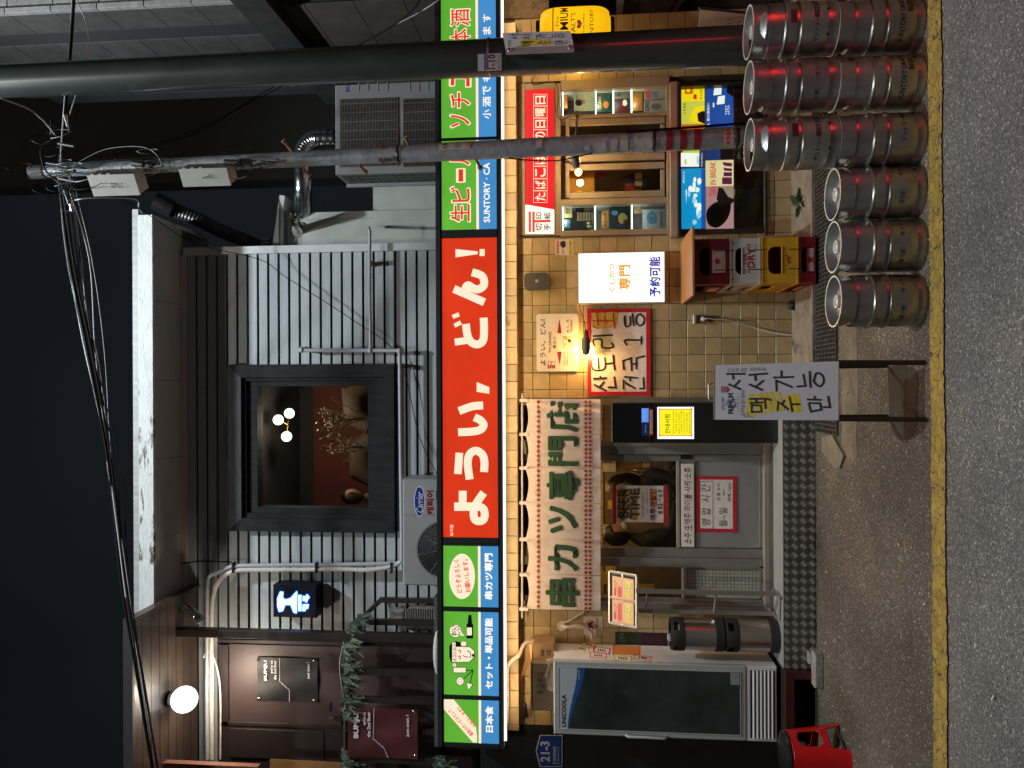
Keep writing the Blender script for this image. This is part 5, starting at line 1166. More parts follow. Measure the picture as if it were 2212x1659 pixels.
# house number plate
t = thing('house_number_plate', 'blue pentagon house number plate reading 21-3 on the black wall', 'sign', hit(1190, 1622, -.04)); NB = mat('enamel_blue', (.012, .035, .19), .35, var=.05); NW = mat('enamel_white', (.42, .43, .45), .4, var=.05)
pprism('border', [(1157, 1622), (1166, 1588), (1215, 1588), (1215, 1657), (1166, 1657)], -.030, .005, NW, t); pprism('plate', [(1159, 1622), (1167.5, 1590), (1213, 1590), (1213, 1655), (1167.5, 1655)], -.0325, .003, NB, t)
text('21-3', (1168, 1187, 1602, 1645), -.0325, NW, t, .035, .001); text('한강대로80길', (1194, 1202, 1613, 1651), -.0325, NW, t, .01, .001); text('Hangang-daero 80-gil', (1204, 1208, 1613, 1651), -.0325, NW, t, 0, .001)
# small camera over the fridge
t = thing('small_camera', 'small black camera above the left end of the cardboard boxes', 'camera', hit(1134, 1533, -.06)); MB().tube([hit(1134, 1523, -.12), hit(1136, 1545, -.05)], .018, 12).build('housing', BLACK, t); MB().tube([hit(1136, 1540, -.05), hit(1140, 1550, 0), hit(1128, 1552, 0)], .007, 6).build('bracket', BLACK, t)
# ================================================================== YELLOW LANTERN
t = thing('beer_lantern', 'glowing yellow ribbed beer lantern behind the thick pole', 'lantern', hit(1243, 80, -.30)); YL = -.32
ctr = hit(1243, 80, YL); zt_l = hit(1168, 80, YL).z; zb_l = hit(1318, 80, YL).z; H = zt_l-zb_l; rl = .212
prof = []; nR = 42
for i in range(nR+1):
    v = i/nR; e = min(v, 1-v); r_ = rl*(.62+.38*(1-abs(2*v-1)**5)**.5)
    for dv, dr in ((0, 0), (.35/nR, .0030)):
        if v+dv <= 1: prof.append((r_+dr, zb_l + H*(v+dv)))
LY = lit('lantern_paper', (250, 192, 14), 1.0, .10)
q = MB()
for i in range(1, nR): v = i/nR; e = min(v, 1-v); r_ = rl*(.62+.38*(1-abs(2*v-1)**5)**.5); q.lathe([(r_+.001, zb_l+H*v-.0008), (r_+.0035, zb_l+H*v), (r_+.001, zb_l+H*v+.0008)], (ctr.x, YL, 0), 40)
stuff(q.build('rib_shade_ring', lit('lantern_rib_shade', (206, 120, 8), .8, 0), t, True))  # added orange rings, shading of the ribs put into their colour
MB().lathe(prof, (ctr.x, YL, 0), 48).build('paper_body', LY, t, True)
for z0, z1 in ((zb_l-.03, zb_l+.004), (zt_l-.004, zt_l+.03)): MB().lathe([(.0001, z0), (rl*.62, z0), (rl*.62, z1), (.0001, z1)], (ctr.x, YL, 0), 32).build('cap', BLACK, t, True)
def cyl(cx_, cy_, r_, a0, a1, z0, z1, ey=.004):   # a: degrees from facing the road, positive to the right
    return lambda u, v: Vector((cx_+(r_+ey)*math.sin(R(a0+(a1-a0)*u)), cy_-(r_+ey)*math.cos(R(a0+(a1-a0)*u)), z0+(z1-z0)*v))
zz2 = lambda x: hit(x, 80, YL-.2).z
text('PREMIUM', None, 0, INK, t, .01, fn=cyl(ctr.x, YL, rl, -48, 46, zz2(1228), zz2(1210))); text('MALT\'S', None, 0, INK, t, .0, fn=cyl(ctr.x, YL, rl, -28, 26, zz2(1243), zz2(1233))); text('SUNTORY', None, 0, INK, t, 0, fn=cyl(ctr.x, YL, rl, -38, 34, zz2(1282), zz2(1274))); text('The', None, 0, INK, t, 0, fn=cyl(ctr.x, YL, rl, -5, 18, zz2(1207), zz2(1201)))
text('天然水醸造', None, 0, REDINK, t, 0, fn=cyl(ctr.x, YL, rl, -20, 24, zz2(1263), zz2(1259)))
q = MB(); cc = cyl(ctr.x, YL, rl, -8, 8, zz2(1257), zz2(1247)); q.poly([cc(.0, 1), cc(0, .4), cc(.5, 0), cc(1, .4), cc(1, 1)]); q.build('shield', REDINK, t)
MB().lathe([(rl+.0035, zt_l-H*.20), (rl+.0045, zt_l-H*.185)], (ctr.x, YL, 0), 48).build('red_band', pr('lantern_red', (190, 70, 10), .6), t); 
MB().tube([(ctr.x, YL, zt_l+.02), (ctr.x, YL, zt_l+.07), (ctr.x, -.15, zt_l+.07)], .01).build('bracket', BLACK, t)
lamp('lantern_light', 'POINT', (ctr.x-.05, YL+.26, (zt_l+zb_l)/2), 2.2, (1, .62, .10), .06)
# ================================================================== POLES
PG = mat('dark_green_pole_paint', (.034, .041, .037), .33, .1, .18, 4, coat=.5)
t = thing('thick_street_pole', 'thick dark green street light pole standing behind the kegs', 'pole', (2.05, -1.5, 0))
def base_x(px_, py_, Y): return hit(px_, py_, Y)
b0 = hit(1640, 97, -1.5); b1 = hit(0, 176, -1.5); dxz = (b1.x-b0.x)/(b1.z-b0.z); zx = lambda z: b0.x + (z-b0.z)*dxz
MB().tube([(zx(0), -1.5, 0), (zx(.9), -1.5, .9), (zx(6), -1.5, 6), (zx(8.3), -1.5, 8.3)], [.120, .117, .104, .098], 40).build('shaft', PG, t, True)
MB().tube([(zx(8.2), -1.5, 8.2), (1.6, -1.8, 8.42), (.9, -2.3, 8.42)], .04, 12).build('lamp_arm', PG, t, True)
MB().box(.55, .95, -2.6, -2.3, 8.36, 8.44).build('lamp_head', PG, t)
WB = mat('number_plate_white', (.50, .52, .55), .35, .2, .1)
pl_ = -1.64
pbox('number_plate', 1032, 1083, 116, 152, pl_, .004, WB, t); pbox('plate_band', 1045.5, 1053, 117, 151, pl_-.0015, .002, mat('plate_navy', (.05, .06, .22), .5), t)
text('한강대로72길', (1047, 1052, 119, 149), pl_-.0015, WB, t, 0, .001); text('1-10', (1055, 1069, 118, 149), pl_, INK, t, .03, .001); text('고장신고', (1070, 1073, 126, 142), pl_, INK, t, 0, .001); text('☎2199-7300', (1075, 1080, 118, 149), pl_, INK, t, 0, .001)
for x in (1057, 1058.4): zq = hit(x, 80, -1.5).z; MB().lathe([(.1165, zq-.004), (.1185, zq), (.1165, zq+.004)], (zx(zq), -1.5, 0), 40).build('steel_strap', mat('strap', (.4, .4, .4), .3, 1), t, True)
# folded sign clamped to the pole
t2 = thing('pole_banner_sign', 'bent handwritten standing bar sign screwed to the thick pole', 'sign', hit(1165, 95, -1.63))
plp = (hit(1165, 92, -1.66), Vector((-.50, -.86, .0)).normalized()); SW = mat('sign_sheet_white', (.52, .52, .54), .45, var=.06)
pprism('sheet', [(1085, 71), (1232, 67), (1240, 100), (1092, 106)], plp, .003, SW, t2)
pl3 = (hit(1165, 103, -1.655), Vector((.12, -.99, 0)).normalized()); pprism('fold', [(1092, 106), (1240, 100), (1240, 112), (1093, 118)], pl3, .003, mat('sign_fold_grey', (.30, .32, .34), .45), t2)
for x, y in ((1101, 108), (1232, 102)): p = hit(x, y, pl3); lz(t2, 'bolt', [(.0001, 0), (.013, 0), (.013, .6), (.006, 1), (.0001, 1)], p, p+Vector((0, -.012, 0)), STEEL)
MRK = mat('yellow_highlight', (.60, .47, .03), .7, var=.1)
def tp(p): return (1085 + (p[0]-145)/1985*150, 69 + (p[1]-130)/910*34 + (p[0]-145)/1985*-2)
STROKES = [[(325, 295), (632, 295)], [(430, 305), (440, 390)], [(355, 460), (557, 545)], [(455, 495), (545, 395)],
 [(685, 313), (992, 288)], [(790, 320), (798, 410)], [(690, 460), (912, 560)], [(795, 505), (925, 398)],
 [(1080, 355), (1415, 345)], [(1213, 240), (1215, 345)], [(1135, 580), (1130, 405), (1390, 510)],
 [(1565, 295), (1600, 490), (1455, 500)], [(1668, 248), (1682, 522)], [(690, 700), (935, 695)], [(700, 765), (920, 755)], [(805, 700), (805, 755)],
 [(735, 910), (735, 800), (885, 805), (895, 905), (735, 910)], [(945, 690), (1060, 720)], [(950, 690), (960, 860)],
 [(1150, 890), (1165, 750), (1215, 780)], [(1205, 775), (1335, 875)], [(1225, 780), (1270, 715)], [(1345, 660), (1390, 905)], [(1370, 785), (1512, 785)],
 [(1625, 708), (1862, 715)], [(1750, 650), (1750, 708)], [(1655, 765), (1835, 770), (1860, 870), (1690, 905), (1650, 765)], [(1965, 650), (1995, 835), (1880, 830)]]
OV = spline([(1745, 380), (1765, 300), (1820, 285), (1880, 330), (1895, 420), (1850, 490), (1790, 480), (1735, 410), (1745, 380)], 4)
YEL = [[(650, 850), (780, 985)], [(720, 620), (900, 940)], [(850, 610), (940, 940)], [(940, 600), (1060, 915)], [(1030, 590), (1160, 900)], [(1160, 590), (1230, 890)], [(1290, 640), (1370, 920)], [(1380, 630), (1470, 920)], [(1450, 620), (1530, 900)], [(680, 690), (760, 960)]]
pstroke('highlight', [[tp(p) for p in l] for l in YEL], 8, plp, MRK, t2, .001)
pstroke('lettering', [[tp(p) for p in l] for l in STROKES + [OV]], 1.3, plp, INK, t2, .003)
text('PREMIUM', (1098, 1102, 86, 100), plp, pr('navy_ink', (28, 44, 90)), t2, .02, .003)
# thin galvanised pole
GALV = mat('galvanised_pole', (.27, .30, .32), .5, .35, .25, 10, bump=.25, bscale=40, spots=((.18, .18, .18), 8, .6))
YT = -1.42; t = thing('thin_utility_pole', 'thin galvanised utility pole covered with boxes, wires and sticker scraps', 'pole', (hit(1870, 288, YT).x, YT, 0)); TP = t
c0 = hit(1620, 296, YT); c1 = hit(80, 371, YT); sl_ = (c1.x-c0.x)/(c1.z-c0.z); tx = lambda z: c0.x + (z-c0.z)*sl_
rad = lambda z: .068 - .024*z/c1.z
zj = hit(862, 330, YT).z
MB().tube([(tx(0), YT, 0), (tx(.9), YT, .9), (tx(zj), YT, zj)], [.068, rad(.9), rad(zj)+.001], 28).build('shaft', GALV, t, True)
MB().tube([(tx(zj), YT, zj), (tx(c1.z), YT, c1.z)], [rad(zj)-.002, rad(c1.z)-.003], 28).build('upper_shaft', GALV, t, True)
MB().tube([(tx(c1.z-.06), YT, c1.z-.06), (tx(c1.z+.04), YT, c1.z+.04)], rad(c1.z)+.003, 24).build('cap', mat('pole_cap', (.035, .035, .035), .7), t, True)
def around(z0, z1, a0, a1, m_, name, wob=0):
    q = MB(); n = 10
    for i in range(n+1):
        an = R(a0+(a1-a0)*i/n)
        for z in (z0+random.uniform(-wob, wob), z1+random.uniform(-wob, wob)): r_ = rad(z)+.0025; q.v.append((tx(z)+r_*math.sin(an), YT-r_*math.cos(an), z))
    for i in range(n): q.f.append((2*i, 2*i+1, 2*i+3, 2*i+2))
    return q.build(name, m_, t)
zq = lambda x: hit(x, 320, YT).z
for x0, x1 in ((1437, 1451), (1467, 1481), (1497, 1511)): around(zq(x1), zq(x0), -75, 60, pr('red_sticker', (130, 26, 34), .5), 'red_patch')
around(zq(1592), zq(1560), -60, 45, mat('pink_flyer', (.42, .30, .27), .6, var=.3, scale=60), 'flyer')
text('소액결제', None, 0, REDINK, t, .03, fn=cyl(tx(zq(1567)), YT, rad(.9), -52, 38, zq(1573), zq(1563), .004)); text('1644-8008', None, 0, INK, t, .03, fn=cyl(tx(zq(1582)), YT, rad(.9), -54, 40, zq(1589), zq(1580), .004))
for x0, x1, a0, a1 in ((1285, 1310, -70, -5), (1318, 1332, -60, 10), (1338, 1356, -60, 35), (1368, 1408, -75, 60), (1159, 1173, -20, 40), (1262, 1275, -50, -20)): around(zq(x1), zq(x0), a0, a1, mat('paper_scrap', (.34, .33, .31), .8, var=.3, scale=30), 'paper_scrap', .006)
around(zq(1019), zq(951), -5, 62, mat('notice_label', (.36, .33, .26), .7, var=.12, scale=40), 'notice_label')
text('kt 강남', None, 0, INK, t, .02, fn=cyl(tx(zq(962)), YT, rad(zq(962)), 4, 52, zq(968), zq(958), .004)); text('GY34', None, 0, INK, t, 0, fn=cyl(tx(zq(990)), YT, rad(zq(990)), 4, 52, zq(996), zq(985), .004)); text('100', None, 0, REDINK, t, 0, fn=cyl(tx(zq(1013)), YT, rad(zq(1013)), 4, 44, zq(1018), zq(1008), .004))
q = MB()
for x in (862, 1412, 1590): z = zq(x); q.lathe([(rad(z)+.004, z-.008), (rad(z)+.007, z), (rad(z)+.004, z+.008)], (tx(z), YT, 0), 24)
q.build('clamp_band', BLACK, t, True)
RST = mat('rusty_rung', (.24, .16, .09), .7, .4, .3, 30)
for (x0, y0), (x1, y1) in (((637, 334), (612, 304)), ((888, 325), (875, 297)), ((1029, 345), (1037, 362)), ((825, 350), (823, 346)), ((822, 318), (823, 316)), ((1153, 308), (1155, 312)), ((775, 355), (790, 372)), ((650, 358), (668, 378))):
    a = hit(x0, y0, YT+.0); b = hit(x1, y1, YT-.06 if y1 < y0 else YT+.08); q = MB(); q.tube([a, b], .010, 8); q.tube([b-(b-a).normalized()*.006, b+(b-a).normalized()*.004], .017, 8); q.build('step_bolt', RST, t)
BXM = mat('terminal_box_plastic', (.38, .38, .35), .5, 0, .1, 6)
for (x0, x1, y0, y1), l, q_ in (((193, 303, 366, 412), 'upper', ['8 37C4', '1.12']), ((388, 500, 353, 391), 'lower', ['5 E6', '5TR']),):
    s = thing('terminal_box', l + ' pale cable terminal box strapped to the thin pole', 'junction box', hit((x0+x1)/2, y1, YT-.1), 'terminal boxes on the thin pole'); Yb = YT-.10
    # box turned a little towards the left
    ca, sa = math.cos(R(32)), math.sin(R(32)); a, b, c, d = wrect(x0+8, x1-4, y0, y1, Yb); w_ = (b-a)*.92; cx_ = (a+b)/2; q = MB(); q.box(-w_/2, w_/2, -.055, .055, c, d)
    q.v = [(cx_ + X*ca + Y_*sa, Yb+.04 - X*sa + Y_*ca, Z) for X, Y_, Z in q.v]; q.build('case', BXM, s)
    q = MB(); q.box(-w_/2-.006, w_/2+.006, -.075, -.056, c-.004, d+.004); q.v = [(cx_ + X*ca + Y_*sa, Yb+.04 - X*sa + Y_*ca, Z) for X, Y_, Z in q.v]; q.build('lid', BXM, s)
    fnn = lambda u, v, cx_=cx_, w_=w_, c=c, d=d, Yb=Yb, k0=0: Vector((cx_ + (-w_*.36+w_*.6*u)*ca + (-.077)*sa, Yb+.04 - (-w_*.36+w_*.6*u)*sa + (-.077)*ca, c+(d-c)*(.42+.12*v)))
    text(q_[0], None, 0, INK, s, .01, fn=fnn); text(q_[1], None, 0, INK, s, 0, fn=(lambda u, v, f=fnn, h=(d-c)*.14: f(u*.6, v) - Vector((0, 0, h))))
    for k in range(3): z = d-.02-k*.055; q = MB(); q.box(w_/2, w_/2+.012, -.07, -.03, z-.022, z); q.v = [(cx_ + X*ca + Y_*sa, Yb+.04 - X*sa + Y_*ca, Z) for X, Y_, Z in q.v]; q.build('clip', BXM, s)
# ---- overhead cables
def cable(label, pts, r_=.006, m_=None, cat='cable', grp='cables strung from the thin pole'):
    o = MB().tube(spline([tuple(hit(*p)) for p in pts], 6), r_, 6).build('cable', m_ or CABLE, None, True); tag(o, label, cat, grp); return o
WC = mat('pale_cable', (.45, .46, .48), .5, var=0)
cable('thick black bundle cable sweeping down from the thin pole to the lower left', [(128, 385, -1.4), (150, 560, -1.0), (190, 760, -.8), (235, 1000, -.7), (262, 1250, -.8), (300, 1480, -.9), (332, 1680, -1)], .012)
cable('second black cable hanging just below the thick one', [(133, 388, -1.4), (165, 600, -.95), (205, 790, -.8), (242, 1010, -.7), (270, 1250, -.85), (312, 1480, -.95), (345, 1690, -1)], .008)
cable('pale thin cable running beside the bundle towards the left', [(125, 375, -1.42), (146, 540, -1.0), (178, 730, -.8), (212, 880, -.7), (238, 1025, -.7), (272, 1290, -.86)], .006, WC)
cable('grey wire ending in a tied end above the white eave', [(150, 380, -1.4), (175, 560, -.9), (190, 700, -.6), (208, 760, -.5), (226, 880, -.5), (232, 1000, -.5), (238, 1040, -.5)], .005, GREYC)
cable('slack black wire looping below the bundle', [(158, 400, -1.4), (170, 520, -1), (186, 690, -.8), (212, 790, -.7), (224, 920, -.7), (236, 1030, -.7)], .005)
cable('black cable bundle going right from the pole top past the thick pole', [(125, 372, -1.42), (140, 250, -1.33), (152, 120, -1.3), (160, 0, -1.3), (162, -60, -1.3)], .009)
cable('white cable going right beside the black bundle', [(130, 360, -1.42), (138, 240, -1.33), (150, 100, -1.28), (157, -20, -1.28)], .005, WC)
cable('drooping loop of cable right of the thick pole', [(150, 250, -1.35), (172, 180, -1.3), (186, 130, -1.3), (192, 90, -1.3), (185, 45, -1.3), (168, 5, -1.3), (160, -40, -1.3)], .004, WC)
cable('black loop curling over the top of the thin pole', [(110, 260, -1.5), (112, 300, -1.5), (96, 310, -1.5), (88, 330, -1.5), (100, 370, -1.5), (130, 395, -1.5), (160, 405, -1.5)], .006)
cable('thin cable rising from the pole top to the upper left corner', [(118, 290, -1.5), (95, 262, -1.6), (60, 235, -1.8), (0, 212, -2)], .005, WC)
cable('long thin wire slanting from the thin pole over the clapboard', [(200, 400, -1.3), (300, 450, -.9), (420, 525, -.2), (560, 560, .1), (620, 600, .15), (760, 690, .18), (860, 770, .2), (905, 940, .2), (946, 1028, .2)], .0035)
cable('white lead from the pole to the duct end', [(162, 432, -1.3), (200, 428, -1.3), (290, 430, -1.1), (300, 448, -.9), (308, 462, -.7)], .005, WC)
cable('thin wire from the pole towards the unit, upper one', [(225, 340, -1.4), (400, 290, -.5), (553, 215, .2), (640, 170, .6)], .004)
cable('thin wire from the pole towards the unit, lower one', [(240, 342, -1.4), (430, 285, -.3), (560, 205, .4), (700, 130, .8)], .004)
cable('black wires crossing the stone building down to the sign', [(770, 100, -.4), (850, 55, -.5), (900, 12, -.6), (915, -30, -.6)], .006)
cable('grey wires beside the black ones above the sign', [(850, 55, -.42), (900, 30, -.5), (940, 5, -.6), (960, -10, -.6)], .004, GREYC)
cable('black stay hanging along the thin pole over the serving window', [(1352, 286, YT-.1), (1440, 279, YT-.1), (1560, 270, YT-.1), (1632, 264, YT-.08)], .008)
cable('black wire sagging left of the thin pole over the red sign', [(1100, 342, YT), (1145, 346, YT), (1200, 347, YT), (1240, 340, YT-.02), (1280, 330, YT-.06)], .004)
rw = random.Random(31)
for k in range(7):
    o_ = [rw.uniform(-16, 26) for _ in range(5)]; cable(['fine strand above the bundle', 'fine strand under the bundle', 'fine strand crossing the bundle near the pole', 'slack fine strand left of the pole', 'fine strand drooping lowest towards the eave', 'hair thin strand beside the eave corner', 'hair thin strand highest in the sky'][k]+' of black cable', [(126+k*5, 385, -1.38), (160+o_[0]+k*3, 560, -1.0), (196+o_[1]+k*3, 760, -.8), (234+o_[2]*.7+k*2, 1000, -.7), (266+o_[3]*.5, 1250, -.8), (302+o_[3]*.3, 1480, -.9), (334, 1680, -1)], rw.uniform(.0022, .004), WC if k % 3 == 0 else CABLE)
cable('fine wire falling from the lower terminal box to the tangle', [(160, 352, -1.5), (260, 345, -1.52), (330, 340, -1.52), (400, 346, -1.52)], .003); cable('pale wire looping beside the upper terminal box', [(170, 350, -1.5), (230, 322, -1.5), (310, 318, -1.5), (345, 345, -1.5), (340, 372, -1.5), (300, 385, -1.5)], .0018, GREYC)
rr = random.Random(11); q = MB(); q2 = MB()
for k in range(46):
    x, y = rr.choice([(132, 395, ), (150, 390), (120, 350), (135, 410), (118, 300), (125, 330), (145, 420), (320, 345), (330, 350), (520, 350), (540, 350), (150, 375)])
    pts = [tuple(hit(x+rr.gauss(0, 12), y+rr.gauss(0, 16), YT-.08+rr.gauss(0, .03)))]
    ph = rr.uniform(0, 6.3); ra = rr.uniform(.02, .065); dz_ = rr.uniform(-.05, .05)
    for j in range(9): p = pts[0]; a_ = ph+j*.62; pts.append((p[0]+ra*(math.cos(a_)-math.cos(ph))*.7, p[1]+.03*math.sin(a_*1.3), p[2]+ra*(math.sin(a_)-math.sin(ph))*1.5+dz_*j*.25))
    (q2 if k % 5 == 0 else q).tube(spline(pts, 5), rr.uniform(.0016, .0034), 5)
t = thing('cable_tangle', 'black tangle of looped cable and fittings around the top of the thin pole', 'cables', hit(135, 380, YT))
stuff(q.build('black_loops', CABLE, t, True)); stuff(q2.build('pale_loops', WC, t, True)); 
q = MB()
for (x0, y0, x1, y1, r_) in ((128, 365, 160, 368, .014), (128, 385, 160, 392, .011), (100, 352, 128, 356, .008), (148, 250, 152, 285, .012), (140, 410, 150, 440, .012), (286, 352, 310, 355, .022), (486, 350, 520, 352, .02), (126, 310, 160, 316, .01)): q.tube([hit(x0, y0, YT-.08), hit(x1, y1, YT-.08)], r_, 8)
q.build('splice_sleeve', mat('sleeve', (.03, .03, .03), .5), t, True)
for A_, B_, r_ in ((hit(150, 430, -1.35), hit(157, 457, -1.33), .013), (hit(140, 248, -1.36), hit(148, 274, -1.36), .012)): MB().tube([A_, B_], r_, 8).build('bright_sleeve', mat('zinc_fitting', (.6, .6, .6), .35, .8), t, True)
# ================================================================== DUCTS & AIR CONDITIONERS
SPI = mat('spiral_duct_steel', (.42, .44, .45), .22, 1, .15, 8, bump=.1)
t = thing('steel_duct', 'shiny spiral steel duct bending down into the right outdoor unit', 'duct', hit(690, 312, .35)); YD = .35; SPI2 = SPI
pts = [(655, 470, .6), (655, 440, .45), (655, 400, YD), (654, 350, YD), (655, 330, YD), (662, 314, YD), (675, 303, YD), (690, 299, YD), (726, 298, YD)]
pts = spline([tuple(hit(*p)) for p in pts], 8); rr_ = [.078 + (.0035 if i % 3 == 0 else 0) for i in range(len(pts))]; MB().tube(pts, rr_, 24).build('pipe', SPI, t, True)
t = thing('flexible_duct', 'dark corrugated flexible duct slanting down behind the white eave', 'duct', hit(450, 480, .5)); DFX = mat('black_corrugated', (.045, .045, .045), .4, .3, .2)
pts = spline([tuple(hit(*p)) for p in [(345, 438, .3), (380, 455, .4), (430, 475, .5), (480, 500, .6), (530, 520, .7), (575, 540, .8)]], 14); MB().tube(pts, [.062 + .008*(i % 2) for i in range(len(pts))], 18).build('hose', DFX, t, True); MB().tube([hit(333, 432, .28), hit(372, 452, .36)], .085, 20).build('collar', BLACK, t, True)
o = MB().tube([hit(x, y, .6) for x, y in ((585, 523), (567, 523))], .04, 14).build('vent_cap', SPI); tag(o, 'small shiny vent cap at the corner above the annex', 'vent')
t = thing('flue_pipe', 'short chrome flue pipe sticking out of the annex wall', 'flue', hit(660, 500, .48)); CH = mat('chrome', (.6, .6, .58), .15, 1, .2, 20)
lz(t, 'flange', [(.0001, 0), (.072, 0), (.066, 1), (.0001, 1)], hit(648, 497, .50), hit(648, 497, .485), ANX, 28)
lz(t, 'pipe', [(.038, 0), (.038, .62), (.042, .64), (.042, 1), (.034, 1), (.0001, .9)], hit(648, 497, .49), hit(632, 466, .16), CH, 24)
for k in range(3): lz(t, 'vent_slot', [(.0425, 0), (.0425, 1)], hit(648-9.5-k*2, 497-19-k*4, .28-k*.04), hit(648-10.3-k*2, 497-20.5-k*4, .268-k*.04), BLACK, 24)
# right outdoor unit
ACW = mat('outdoor_unit_paint', (.22, .23, .23), .45, .1, .08, 4)
t = thing('large_outdoor_unit', 'big white outdoor air conditioner above the sign behind the poles', 'air conditioner', hit(940, 280, .0)); YA = -.05
a, b, c, d = wrect(724, 960, 178, 373, YA)
MB().bevbox(a, b, YA, YA+.33, c-.3, d, .008).build('casing', ACW, t)
a2, b2, c2_, d2 = wrect(734, 860, 213, 360, YA-.002); a3, b3, c3, d3 = wrect(871, 960, 213, 360, YA-.002)
GRL = mat('coil_dark', (.045, .042, .038), .6, .3, .2, 6)
for (A_, B_, C_, D_) in ((a2, b2, c2_, d2), (a3, b3, c3-.3, d3)):
    MB().box(A_, B_, YA-.002, YA+.001, C_, D_).build('coil_face', GRL, t); q = MB(); z = C_
    while z < D_: q.box(A_, B_, YA-.009, YA-.003, z, z+.0035); z += .0125
    stuff(q.build('grille_wire', mat('grille_wire', (.22, .21, .19), .5, .3), t)); q = MB(); x = A_
    while x < B_: q.box(x, x+.003, YA-.010, YA-.002, C_, D_); x += .075
    stuff(q.build('grille_rib', mat('grille_wire', (.22, .21, .19)), t))
text('SAMSUNG', None, 0, mat('brand_blue', (.02, .05, .30), .4), t, .03, fn=(lambda A_, B_, C_, D_: (lambda u, v: Vector((A_+(B_-A_)*u, YA-.003, C_+(D_-C_)*v))))(*(hit(750, 199, YA).x, hit(750, 150, YA).x, hit(754, 180, YA).z, hit(747, 180, YA).z)))
for x in (775, 795, 816, 837, 885, 905, 925): a4, b4, c4, d4 = wrect(x-1, x+1, 178, 197, YA-.001); MB().box(a4, b4, YA-.004, YA, c4, d4).build('louvre', mat('louvre_shadow', (.25, .25, .24), .5), t)
# its left side grille, set at an angle
q = MB(); sd = mat('side_grille_dark', (.05, .05, .045), .6)
XA2 = a; 
for k in range(12):
    z1 = d - .03 - k*.078
    for j in range(3): MB().box(XA2-.004, XA2+.001, YA+.04+j*.09, YA+.04+j*.09+.075, z1-.062, z1).build('side_opening', sd, t)
MB().box(XA2-.03, XA2-.003, YA+.30, YA+.33, c-.3, d).build('side_rail', ACW, t)
# left outdoor unit with round fan
t = thing('small_outdoor_unit', 'grey outdoor air conditioner with round fan grille left of centre above the sign', 'air conditioner', hit(940, 1150, .0)); YC = -.10
UG = mat('unit_grey_paint', (.30, .31, .31), .5, .1, .08, 4); a, b, c, d = wrect(870, 960, 1035, 1265, YC); MB().bevbox(a, b, YC, YC+.28, c-.25, d, .01).build('casing', UG, t)
ctr = hit(962, 1187, YC-.004); rc = 62*6.1/1661
MB().lathe([(rc+.014, .0), (rc+.014, .012), (rc, .012), (rc-.004, 0)], ctr, 48, 'Y').build('grille_ring', ACW, t, True); MB().lathe([(.0001, .001), (rc, .001)], ctr, 48, 'Y').build('fan_opening', BLACK, t)
q = MB()
for k in range(16): r_ = .02+k*(rc-.02)/16; q.lathe([(r_-.0013, .010), (r_, .012), (r_+.0013, .010), (r_, .008), (r_-.0013, .010)], ctr, 48, 'Y')
for k in range(8): an = k*math.pi/4+.2; q.tube([ctr+Vector((.02*math.cos(an), -.008, .02*math.sin(an))), ctr+Vector((rc*math.cos(an), -.008, rc*math.sin(an)))], .002, 5)
stuff(q.build('fan_guard', mat('guard_grey', (.35, .36, .36), .4, .3), t, True))
MB().box(hit(900, 1112.5, YC).x-.0015, hit(900, 1112.5, YC).x, YC-.001, YC+.01, c-.2, d).build('panel_seam', BLACK, t)
q = MB(); cc = hit(906, 1083, YC-.001); n = 36
q.poly([cc+Vector((.118*math.cos(i*2*math.pi/n), 0, .040*math.sin(i*2*math.pi/n))) for i in range(n)]); q.build('badge', mat('brand_blue2', (.01, .03, .26), .4), t)
q = MB(); q.poly([cc+Vector((.125*math.cos(i*2*math.pi/n), .0005, .046*math.sin(i*2*math.pi/n))) for i in range(n)]); q.build('badge_rim', mat('badge_white', (.7, .7, .7), .4), t)
text('Carrier', (899, 914, 1062, 1107), YC-.001, mat('badge_white', (.7, .7, .7)), t, .0, .001, slant=.3); text('캐리어', (922, 936, 1060, 1111), YC, mat('brand_red', (.25, .01, .02), .4), t, .05, .002)
a4, b4, c4, d4 = wrect(942, 947, 1059, 1079, YC-.002); MB().box(a4, b4, YC-.002, YC+.001, c4-.05, d4).build('handle_recess', BLACK, t)
# ---- pipes on the clapboard
PVC = mat('grey_pipe', (.36, .38, .42), .5, 0, .1, 15); YW = YS-.12
t = thing('branch_pipe', 'grey pipe with tees running down and across the clapboard', 'pipe', hit(760, 755, YW))
for ln, r_ in (([(652, 752, YS-.02), (652, 757, YW), (700, 757, YW), (800, 757, YW), (861, 757, YW), (864, 762, YW), (864, 800, YW), (866, 1000, YW), (868, 1160, YW), (868, 1230, YW)], .017), ([(800, 757, YW), (800, 700, YW), (799, 620, YW), (799, 500, YW), (797, 492, .42)], .013)): MB().tube([hit(*p) for p in ln], r_, 12).build('pipe', PVC, t, True)
for x, y in ((652, 756), (800, 757), (863, 758)): MB().ball(hit(x, y, YW), .026, 14, 10).build('fitting', PVC, t, True)
for x, y in ((674, 757), (799, 567), (866, 790), (866, 1180)): MB().box(*sorted((hit(x, y+5, YW).x, hit(x, y-5, YW).x)), YW+.01, YS, hit(x+3, y, YW).z, hit(x-3, y, YW).z).build('bracket', RST, t)
t = thing('pipe_bundle', 'two pale pipes curving down the clapboard beside the blue lit sign', 'pipe', hit(680, 1225, YW))
IVO = mat('ivory_pipe', (.55, .52, .47), .6, 0, .12, 20, bump=.3)
MB().tube(spline([tuple(hit(*p)) for p in [(448, 1640, YW), (447, 1500, YW), (448, 1350, YW), (448, 1265, YW), (452, 1245, YW), (470, 1237, YW), (490, 1228, YW), (505, 1223, YW), (560, 1221, YW), (700, 1220, YW), (850, 1217, YW), (862, 1214, YW)]], 6), .017, 12).build('pipe', PVC, t, True)
